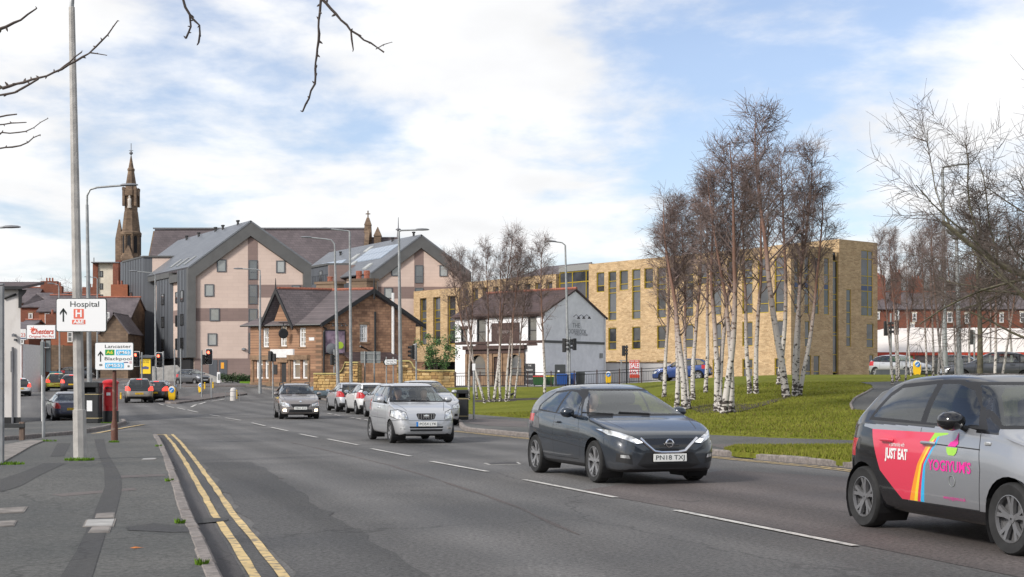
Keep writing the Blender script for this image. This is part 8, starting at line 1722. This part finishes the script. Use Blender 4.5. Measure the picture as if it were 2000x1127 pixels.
barkmat('birch_bark'); mat('birch_twig',(0.165,0.120,0.108),.8,var=.35,vscale=2,coords='obj'); mat('bark_green',(0.13,0.12,0.075),.9,col2=(0.075,0.065,0.05),vscale=7,bump=.7,bscale=25); mat('bare_twig',(0.085,0.066,0.056),.85,var=.3,vscale=2,coords='obj')
mat('leaf_green',(0.085,0.17,0.045),.6,var=.45,vscale=3); mat('leaf_hedge',(0.040,0.075,0.022),.7,var=.5,vscale=4)
def perp(d,rnd):
    a = Vector((rnd.gauss(0,1),rnd.gauss(0,1),rnd.gauss(0,1))); a = a - d*a.dot(d); return a.normalized()
def limb(mb,p,d,L,r0,r1,n,seg,rnd,bend=.12,grav=0.0):
    pts = [Vector(p)]; d = Vector(d).normalized(); ds = [d]
    for i in range(seg):
        d = (d + perp(d,rnd)*bend + Vector((0,0,grav))).normalized(); pts.append(pts[-1] + d*(L/seg)); ds.append(d)
    mb.tube(pts,[r0 + (r1-r0)*i/seg for i in range(seg+1)],n,cap=False); return pts,ds
def birch(seed,H=10.0,dens=1.0):
    rnd = random.Random(seed); tr = MB(); tw = MB(); pts = [Vector((0,0,-.2))]; d = Vector((0,0,1)); seg = 14
    for i in range(seg): d = (d + Vector((rnd.gauss(0,.03),rnd.gauss(0,.03),.06))).normalized(); pts.append(pts[-1] + d*(H+.2)/seg)
    rad = [(.098*(1 - i/seg)**.9 + .009)*(1.28 if i == 0 else 1) for i in range(seg+1)]; tr.tube(pts,rad,9,cap=False)
    def on(t): k = min(seg-1,int(t*seg)); f = t*seg - k; return pts[k].lerp(pts[k+1],f),(pts[k+1]-pts[k]).normalized(),rad[k] + (rad[k+1]-rad[k])*f
    for i in range(int(46*dens)):
        t = .33 + .66*((i + rnd.random())/(46*dens))**.58; p,ax,r = on(t); L = H*(.05 + .20*(1-t)**.75)*(.45 + .55*min(1,(t-.2)/.25))*rnd.uniform(.75,1.2); a = perp(ax,rnd); dr = (ax*rnd.uniform(.75,1.15) + a).normalized()
        b,bd = limb(tw,p,dr,L,min(.035,r*.5),.006,4,5,rnd,.14,.05)
        for k in range(int((5 + L*4.0)*(.28 + .72*sstep(.42,.62,t)))):
            u = rnd.uniform(.15,1.0)*5; q = min(4,int(u)); pp = b[q].lerp(b[q+1],u-q); dd = (bd[q]*.9 + perp(bd[q],rnd)*.75).normalized(); l2 = rnd.uniform(.35,.9)*(.5+.12*L)*1.15
            c,cd = limb(tw,pp,dd,l2,.008,.0045,3,2,rnd,.2,.02)
            for g in range(rnd.randint(3,5)): h = rnd.random()*1.99; j = int(h); limb(tw,c[j].lerp(c[j+1],h-j),(cd[j] + perp(cd[j],rnd)*.8).normalized(),rnd.uniform(.22,.55),.0058,.004,3,1,rnd,.2,-.05)
    return tr,tw
def place_tree(name,label,cat,vt,base,top,group,spin,hgt,extra=1.0):
    """base and top as photo pixels on the ground / at the same distance"""
    b = base; t = thing(name,label,cat,tuple(b),0,group); d = top - b; H = d.length; sc = H/hgt
    q = Vector((0,0,1)).rotation_difference(d.normalized()).to_matrix().to_4x4() @ Matrix.Rotation(spin,4,'Z')
    for nm,me in vt: o = bpy.data.objects.new(nm,me); C.objects.link(o); o.parent = t; k_ = sc*(extra if nm == 'trunk' or 'birch' not in name else .9*min(1.25,extra)); o.matrix_local = q @ Matrix.Diagonal((k_,k_,sc,1))
    return t
def proto(pair_,mats):
    out = []
    for nm,mb,m in zip(('trunk','crown'),pair_,mats): o = mb.build(nm,m,recalc=False,smooth=60 if nm == 'trunk' else False); me = o.data; bpy.data.objects.remove(o); out.append((nm,me))
    return out
BV = [proto(birch(s_,dens=d_),('birch_bark','birch_twig')) for s_,d_ in ((1,1.0),(2,.9),(3,1.1),(4,.8))]
def birches(lst,lab,group,seed):
    rnd = random.Random(seed)
    for i,(bx,by,tx,ty,Y,w,*own) in enumerate(lst):
        if by: g = gp(bx,by,.1); b = Vector((g.x,g.y,g.z))
        else: b = at(bx,Y,.1)
        top = wp(tx,ty,b.y + rnd.uniform(-.6,.6)); place_tree('birch_tree',own[0] if own else lab,'birch',BV[rnd.randrange(4)],b,top,group,rnd.uniform(0,6.28),10.0,w)
birches([(1297,777,1292,440,0,1.2),(1321,798,1318,400,0,1.2),(1338,802,1352,385,0,1.5,'thickest white birch stem on the bank with dark fissured foot'),(1354,783,1372,400,0,1.2),(1378,768,1395,370,0,1.0),(1399,806,1388,340,0,1.3),(1413,809,1440,285,0,1.3),(1429,807,1432,345,0,1.2),(1465,770,1440,350,0,1.1),(1477,770,1490,330,0,1.1),(1521,752,1545,300,0,1.1,'birch set furthest back on the bank, nearest the brick corner'),(1537,777,1512,205,0,1.25,'tallest birch, its tip high above the brick block roof'),(1552,775,1535,290,0,1.1),(1560,774,1600,375,0,1.15,'birch leaning towards the brick tower, outermost stem of the bank clump'),(1345,800,1330,420,0,1.1),(1405,806,1415,330,0,1.1),(1556,773,1570,360,0,1.0)],
    'bare white stemmed birch in the clump on the grass bank before the brick block','birches on the grass bank',5)
birches([(947,788,880,500,0,.9,'birch stem leaning strongly towards the stone pub'),(916,782,925,505,0,.8),(956,786,950,480,0,.8),(964,786,1000,455,0,.9,'tallest birch before the white pub, leaning towards its gable'),(977,785,968,490,0,.85),(988,785,995,470,0,.8),(993,785,1012,500,0,.8),(1063,782,1056,470,0,.95,'lone upright birch on the lawn by the white pub corner'),(932,780,915,490,0,.7),(1004,781,1035,500,0,.7)],
    'slim bare birch on the lawn in front of the white pub','birches in front of the white pub',9)
birches([(1744,0,1738,455,60,.8,'thin birch standing closest to the brick tower'),(1752,0,1760,450,62,.8),(1757,0,1745,470,64,.7),(1768,0,1792,470,60,.7),(1810,0,1800,450,63,.8),(1822,0,1818,440,66,.8),(1832,0,1838,460,61,.8),(1866,0,1862,470,60,.7),(1847,0,1830,430,58,.9),(1942,0,1948,420,57,.9),(1934,0,1925,450,64,.7),(1955,0,1990,440,60,.8,'slanting birch behind the parked dark grey saloon'),(1780,0,1772,480,70,.7),(1895,0,1890,450,68,.8),(1978,0,1975,430,66,.8),(2010,0,2015,420,60,.8)],
    'thin bare birch in the group before the white roofed store','birches before the store',13)
# ---- broad bare trees
def bare(seed,H=11.0,spread=1.0,lv=4,n0=9,up=.35):
    rnd = random.Random(seed); tr = MB(); tw = MB(); base,bd = limb(tr,(0,0,-.2),(0,0,1),H*.32,.26,.19,10,5,rnd,.05,.03)
    def grow(p,d,L,r,lev):
        big = lev <= 2; b,ds = limb(tr if big else tw,p,d,L,r,r*.45 if lev < lv else .004,6 if lev < 2 else (4 if lev < 3 else 3),5 if lev < 3 else 3,rnd,.17,.035 if lev < 3 else .0)
        if lev >= lv: return
        n = (0,6,6,7,0)[lev] if lev < 4 else 0; s = len(b) - 1
        for k in range(n):
            u = (.22 + .78*(k + rnd.random())/n)*s; q = min(s-1,int(u)); dd = (ds[q]*rnd.uniform(.55,1.0) + perp(ds[q],rnd)*.75 + Vector((0,0,.1))).normalized(); grow(b[q].lerp(b[q+1],u-q),dd,L*rnd.uniform(.38,.62),max(.005,r*(1-.55*u/s)*.5),lev+1)
            if lev >= 2:
                for _ in range(3): v = rnd.random()*.99*s; j = int(v); limb(tw,b[j].lerp(b[j+1],v-j),(ds[j]*.7 + perp(ds[j],rnd)).normalized(),rnd.uniform(.3,.7),.006,.004,3,2,rnd,.25,-.02)
    for k in range(n0):
        a = 6.283*k/n0 + rnd.uniform(-.3,.3); i = 2 + k % 4; e = rnd.uniform(.0,.75) if k % 3 else rnd.uniform(.9,1.6); grow(base[i],Vector((math.cos(a)*spread,math.sin(a)*spread,up + e)),H*rnd.uniform(.40,.56)*(1 if e < .9 else 1.05),.11,1)
    return tr,tw
DV = [proto(bare(s_,n0=n_,spread=sp_),('bark_green','bare_twig')) for s_,n_,sp_ in ((31,11,1.15),(37,9,.9))]
MV = proto(birch(7,dens=1.3),('bark_green','bare_twig')); place_tree('bare_tree','mossy trunked bare tree beside the saucer lantern','tree',MV,at(1914,50,.1),wp(1922,400,50),None,1.1,10.0,1.7)
place_tree('bare_tree','broad bare tree whose spreading boughs reach in from beyond the store','tree',DV[0],at(2185,38,.1),wp(2175,30,38),None,4.2,11.0,.95)
for i,(x,Y,ty,sx_) in enumerate(((40,330,546,1.5),(75,340,548,1.4),(120,345,545,1.6),(160,335,543,1.5),(10,320,550,1.3),(1725,262,520,1.5),(1765,270,505,1.5),(1810,280,510,1.6),(1860,275,500,1.6),(1915,270,495,1.6),(1965,265,500,1.6),(2010,270,500,1.6))):
    place_tree('skyline_tree','bare tree on the skyline behind the left hand roofs' if x < 500 else 'bare tree on the skyline behind the red brick terrace','tree',DV[i % 2],at(x,Y),wp(x+4,ty,Y),'trees on the left skyline' if x < 500 else 'trees on the right skyline',i*1.3,11.0,sx_)
# ---- overhanging branches of the tree beside the camera
t = thing('street_tree','bare street tree whose knobbly twigs hang over the footway','tree',(-4.4,2.6,.05)); O = Vector((-4.4,2.6,.05)); rnd = random.Random(3); YB = 6.0
mb = MB(); mb.tube([(0,0,-.1),(.05,.05,1.6),(.15,.2,3.2),(.5,.7,4.4),(1.0,1.5,5.2)],[.20,.165,.14,.09,.04],12); mb.build('trunk','bark_green',t,smooth=True)
def W_(x,y,Y=YB): return wp(x,y,Y) - O
def bough(pts,r0,r1):
    q = [pts[0]*2 - pts[1]] + list(pts) + [pts[-1]*2 - pts[-2]]; P_ = []
    for a,b,c,d in zip(q,q[1:],q[2:],q[3:]):          # curve through the points
        for k in range(7): u = k/7; P_.append(((b*2) + (c-a)*u + (a*2-b*5+c*4-d)*u*u + (b*3-a-c*3+d)*u**3)*.5 + Vector((rnd.gauss(0,1),rnd.gauss(0,1),rnd.gauss(0,1)))*.012*(k > 0))
    P_.append(pts[-1]); n = len(P_); R_ = [r1 + (r0-r1)*(1-i/(n-1))**1.6 for i in range(n)]; mb = MB(); mb.tube(P_,R_,7); o = mb.build('bough','bark_green',t,smooth=True); mb = MB()
    for i in range(2,n-8):
        w = P_[i] + O; sx_,sy_ = CX + FPX*w.x/w.y,HY - FPX*(w.z - CAM_H)/w.y
        if w.y > 1 and sx_ > -420 and sy_ > -420: continue          # the photographed twigs below are built one by one
        dd = (P_[i+1]-P_[i]).normalized(); up_ = (dd*.6 + perp(dd,rnd)*.6 + Vector((0,0,.8))).normalized(); b,ds = limb(mb,P_[i],up_,rnd.uniform(.25,.8),min(.012,R_[i]*.5),.004,4,4,rnd,.2,.05)
        for k in (1,2,3): limb(mb,b[k],(ds[k] + perp(ds[k],rnd)*.7 + Vector((0,0,.3))).normalized(),rnd.uniform(.12,.3),.005,.003,3,2,rnd,.2,.05)
    mb.build('side_shoots','bare_twig',o,kind='stuff'); return o
bough([Vector((.15,.2,3.2)),Vector((.9,1.4,3.75)),Vector((1.9,2.4,4.0)),Vector((2.7,3.0,3.85)),W_(500,-150),W_(600,-90),W_(627,-6)],.055,.008)
bough([Vector((1.9,2.4,4.0)),W_(280,-200),W_(340,-60),W_(357,-4)],.02,.008)
bough([Vector((.1,.12,2.6)),Vector((.7,1.2,2.9)),W_(-420,60),W_(-200,180),W_(-60,185),W_(3,172)],.045,.008)
bough([Vector((.7,1.2,2.9)),W_(-300,320),W_(-120,300),W_(-10,275)],.03,.006)
bough([Vector((.12,.15,2.9)),Vector((.8,1.3,3.3)),W_(-250,60),W_(-80,90),W_(0,58)],.04,.008)
TWB = MB()
def twig(pix,r0,r1):
    P_ = []; 
    for (x0,y0),(x1,y1) in zip(pix,pix[1:]):
        n = max(2,int(math.hypot(x1-x0,y1-y0)/14))
        for k in range(n): P_.append(W_(x0+(x1-x0)*k/n + rnd.uniform(-1.6,1.6),y0+(y1-y0)*k/n + rnd.uniform(-1.6,1.6)))
    P_.append(W_(*pix[-1])); n = len(P_); mb = MB(); r0 *= .72; r1 *= .8; rr = [(r0 + (r1-r0)*i/(n-1))*rnd.uniform(.85,1.25) for i in range(n)]; mb.tube(P_,rr,6)
    for p,r in list(zip(P_,rr))[1:]:
        if rnd.random() < .8: a = Vector((rnd.uniform(-1,1),rnd.uniform(-.3,.3),rnd.uniform(-1,1))).normalized(); mb.tube([tuple(p),tuple(p + a*r*2.0),tuple(p + a*r*3.4)],[r*.8,r*.75,r*.25],5)
    mb.build('twig','bare_twig',t,smooth=50)
for pix,r0,r1 in (([(3,171),(92,149),(174,104),(199,80),(230,40)],.0085,.003),([(-2,186),(30,181),(75,154)],.006,.005),([(114,139),(159,102)],.005,.003),([(174,104),(209,108)],.004,.002),([(0,58),(40,38),(72,16)],.008,.004),([(-6,262),(4,259),(50,258),(94,231)],.0055,.002),([(-5,289),(40,284),(79,263)],.0055,.0025),([(-6,230),(33,223)],.005,.003),([(-6,243),(50,239)],.005,.003),
                    ([(357,-4),(370,30),(372,52),(363,75)],.0085,.005),([(370,30),(390,50),(388,83)],.007,.005),([(626,-6),(621,80),(614,164),(591,218)],.0085,.0045),([(627,-5),(686,60),(750,102)],.0085,.004),([(686,60),(690,97)],.006,.004),([(735,95),(766,82)],.003,.0015)): twig(pix,r0,r1)
# ---- leafy shrub behind the yellow wall, hedge, tufts
def leaves(name,m,parent,blobs,n,size,seed):
    rnd = random.Random(seed); mb = MB()
    for k in range(n):
        c,r = blobs[rnd.randrange(len(blobs))]; v = Vector((rnd.gauss(0,1),rnd.gauss(0,1),rnd.gauss(0,1))).normalized()*r*rnd.random()**.4; p = Vector(c) + v; a = perp(Vector((0,0,1)),rnd)*size*rnd.uniform(.6,1.3); b = Vector((rnd.gauss(0,.4),rnd.gauss(0,.4),rnd.uniform(-1,.5))).normalized()*size*.7
        mb.add([tuple(p),tuple(p+a*.5+b*.5),tuple(p+a),tuple(p+a*.5-b*.5)],[(0,1,2,3)])
    return mb.build(name,m,parent,recalc=False)
b = at(857,99.5); t = thing('young_tree','fresh green leafy young tree behind the yellow stone wall','tree',tuple(b)); H = pz(622,99.5) - b.z; rnd = random.Random(8); mb = MB(); bl_ = []
for k in range(9):
    d = Vector((rnd.uniform(-.5,.5),rnd.uniform(-.5,.5),1)); L = H*rnd.uniform(.55,.95); e = d.normalized()*L; e.x = max(-1.2,min(1.0,e.x)); mb.tube([(0,0,-.2),tuple(e*.5 + Vector((rnd.uniform(-.1,.1),0,0))),tuple(e)],[.05,.03,.01],5)
    for f_ in (.55,.75,.95): bl_.append((tuple(e*f_ + Vector((rnd.uniform(-.35,.35),rnd.uniform(-.3,.3),0))),rnd.uniform(.25,.48)))
mb.build('trunk','bare_twig',t); leaves('crown','leaf_green',t,bl_,3400,.13,4)
for lab,x0,x1,Y,h in (('low dark hedge on top of the concrete ramp wall',432,490,141,1.0),):
    b = at((x0+x1)/2,Y); t = thing('hedge',lab,'hedge',tuple(b)); w = px(x1,Y)-px(x0,Y); rnd = random.Random(2); bl_ = [((-w/2 + w*i/11,rnd.uniform(-.3,.3),h*rnd.uniform(.3,.6)),rnd.uniform(.35,.55)) for i in range(12)]
    for i in range(4): mb = MB(); mb.tube([(-w/2 + w*(i+.5)/4,0,-.3),(-w/2 + w*(i+.5)/4,.05,h*.6)],.04,5); mb.build('stem','bare_twig',t)
    leaves('foliage','leaf_hedge',t,bl_,3000,.14,6)
# crow on the lawn
b = gp(999,777,.12); t = thing('crow','black crow standing on the lawn among the slim birches','bird',tuple(b),R(20)); mat('crow_black',(0.012,0.012,0.014),.5)
mb = MB(); rs = []
for x,z,r in ((-.26,.13,.012),(-.16,.155,.035),(-.05,.17,.065),(.05,.19,.068),(.11,.235,.05),(.15,.27,.045),(.19,.28,.034),(.215,.278,.016),(.27,.27,.004)): rs.append([(x,r*.85*math.cos(a),z + r*math.sin(a)) for a in [2*math.pi*k/10 for k in range(10)]])
mb.rings(rs); 
for y in (.03,-.03): mb.tube([(.0,y,.13),(.015,y,.06),(.0,y,.0)],.009,5); mb.tube([(.0,y,.005),(.05,y,.003)],.007,4)
mb.build('body','crow_black',t,smooth=True)
# ================================================================== people in the cars
mat('skin',(0.52,0.32,0.24),.55); mat('hair_dark',(0.02,0.014,0.011),.6); mat('hair_fair',(0.22,0.14,0.07),.6); mat('coat_black',(0.02,0.02,0.024),.85); mat('coat_blue',(0.04,0.07,0.16),.85); mat('coat_grey',(0.16,0.16,0.165),.85); mat('coat_red',(0.22,0.03,0.03),.85)
def person_mesh():
    me = bpy.data.meshes.new('person'); J = [((0,0,.12),.15),((-.03,0,.35),.145),((-.06,0,.52),.14),((-.05,0,.62),.06),((-.03,0,.70),.052),((-.05,.19,.53),.065),((.03,.23,.31),.048),((.26,.17,.38),.034),((.32,.15,.40),.03),((-.05,-.19,.53),.065),((.03,-.23,.31),.048),((.26,-.17,.38),.034),((.32,-.15,.40),.03),((.10,.10,.09),.09),((.46,.11,.12),.065),((.62,.11,-.18),.045),((.10,-.10,.09),.09),((.46,-.11,.12),.065),((.62,-.11,-.18),.045)]
    me.from_pydata([p for p,_ in J],[(0,1),(1,2),(2,3),(3,4),(2,5),(5,6),(6,7),(7,8),(2,9),(9,10),(10,11),(11,12),(0,13),(13,14),(14,15),(0,16),(16,17),(17,18)],[]); o = bpy.data.objects.new('person',me); C.objects.link(o); o.modifiers.new('skin','SKIN'); sv = me.skin_vertices[0].data
    for v,(_,r) in zip(sv,J): v.radius = (r,r)
    sv[0].use_root = True; o.modifiers.new('sub','SUBSURF').levels = 1; dg = bpy.context.evaluated_depsgraph_get(); dg.update(); m2 = bpy.data.meshes.new_from_object(o.evaluated_get(dg)); bpy.data.objects.remove(o)
    mb = MB(); mb.v = [tuple(v.co) for v in m2.vertices]; mb.f = [tuple(p.vertices) for p in m2.polygons]; mb.m = [0]*len(mb.f)
    def mark(): mb.m = [1 if (sum(mb.v[i][2] for i in f)/len(f) > .60 or sum(mb.v[i][0] for i in f)/len(f) > .27 and sum(mb.v[i][2] for i in f)/len(f) > .33) else 0 for f in mb.f]
    rs = [[(-.025 + x + r*1.12*math.cos(a),r*.88*math.sin(a),z) for a in [2*math.pi*k/16 for k in range(16)]] for x,r,z in ((.0,.045,.665),(.02,.062,.69),(.022,.080,.725),(.018,.090,.77),(.008,.096,.82),(-.005,.095,.865),(-.012,.075,.905),(-.015,.03,.928))]
    for k in (0,1,15): rs[3][k] = (rs[3][k][0] + (.018 if k == 0 else .005),rs[3][k][1],rs[3][k][2])          # nose
    mb.rings(rs); mark(); return mb
PM = None
def person(car,label,y,d,coat,hair,group='people in the cars',zoff=.40):
    mb = person_mesh(); o = mb.build('person',[coat,'skin'],smooth=60); o.matrix_world = car.t.matrix_world if False else Matrix.Identity(4)
    loc = Matrix.LocRotScale(car.t.location,car.t.rotation_euler,None) @ Vector((car.X(d),y,zoff)); o.location = loc; o.rotation_euler = car.t.rotation_euler; tag(o,label,'person')
    h = MB(); h.rings([[(-.045 + x + r*1.12*math.cos(a),r*.93*math.sin(a),z) for a in [2*math.pi*k/14 for k in range(14)]] for x,r,z in ((-.05,.055,.70),(-.035,.085,.77),(-.022,.10,.83),(-.012,.101,.875),(-.005,.085,.915),(-.005,.03,.945))]); h.build('hair',hair,o,smooth=True)
    e = MB()
    for yy in (.032,-.032): e.lathe([(.001,0),(.010,-.003)],8,(.075,yy,.815),'x',cap=False)
    e.build('eye','hair_dark',o) if False else None
person(micra,'person in a dark coat driving the slate blue hatchback',-.37,1.98,'coat_black','hair_dark'); person(kia,'person in a red top driving the small silver hatchback',-.33,1.60,'coat_red','hair_fair'); person(kia,'person in a grey coat in the passenger seat of the small silver hatchback',.33,1.60,'coat_grey','hair_dark'); person(fab,'person in a blue coat driving the taupe estate',-.35,1.88,'coat_blue','hair_dark')
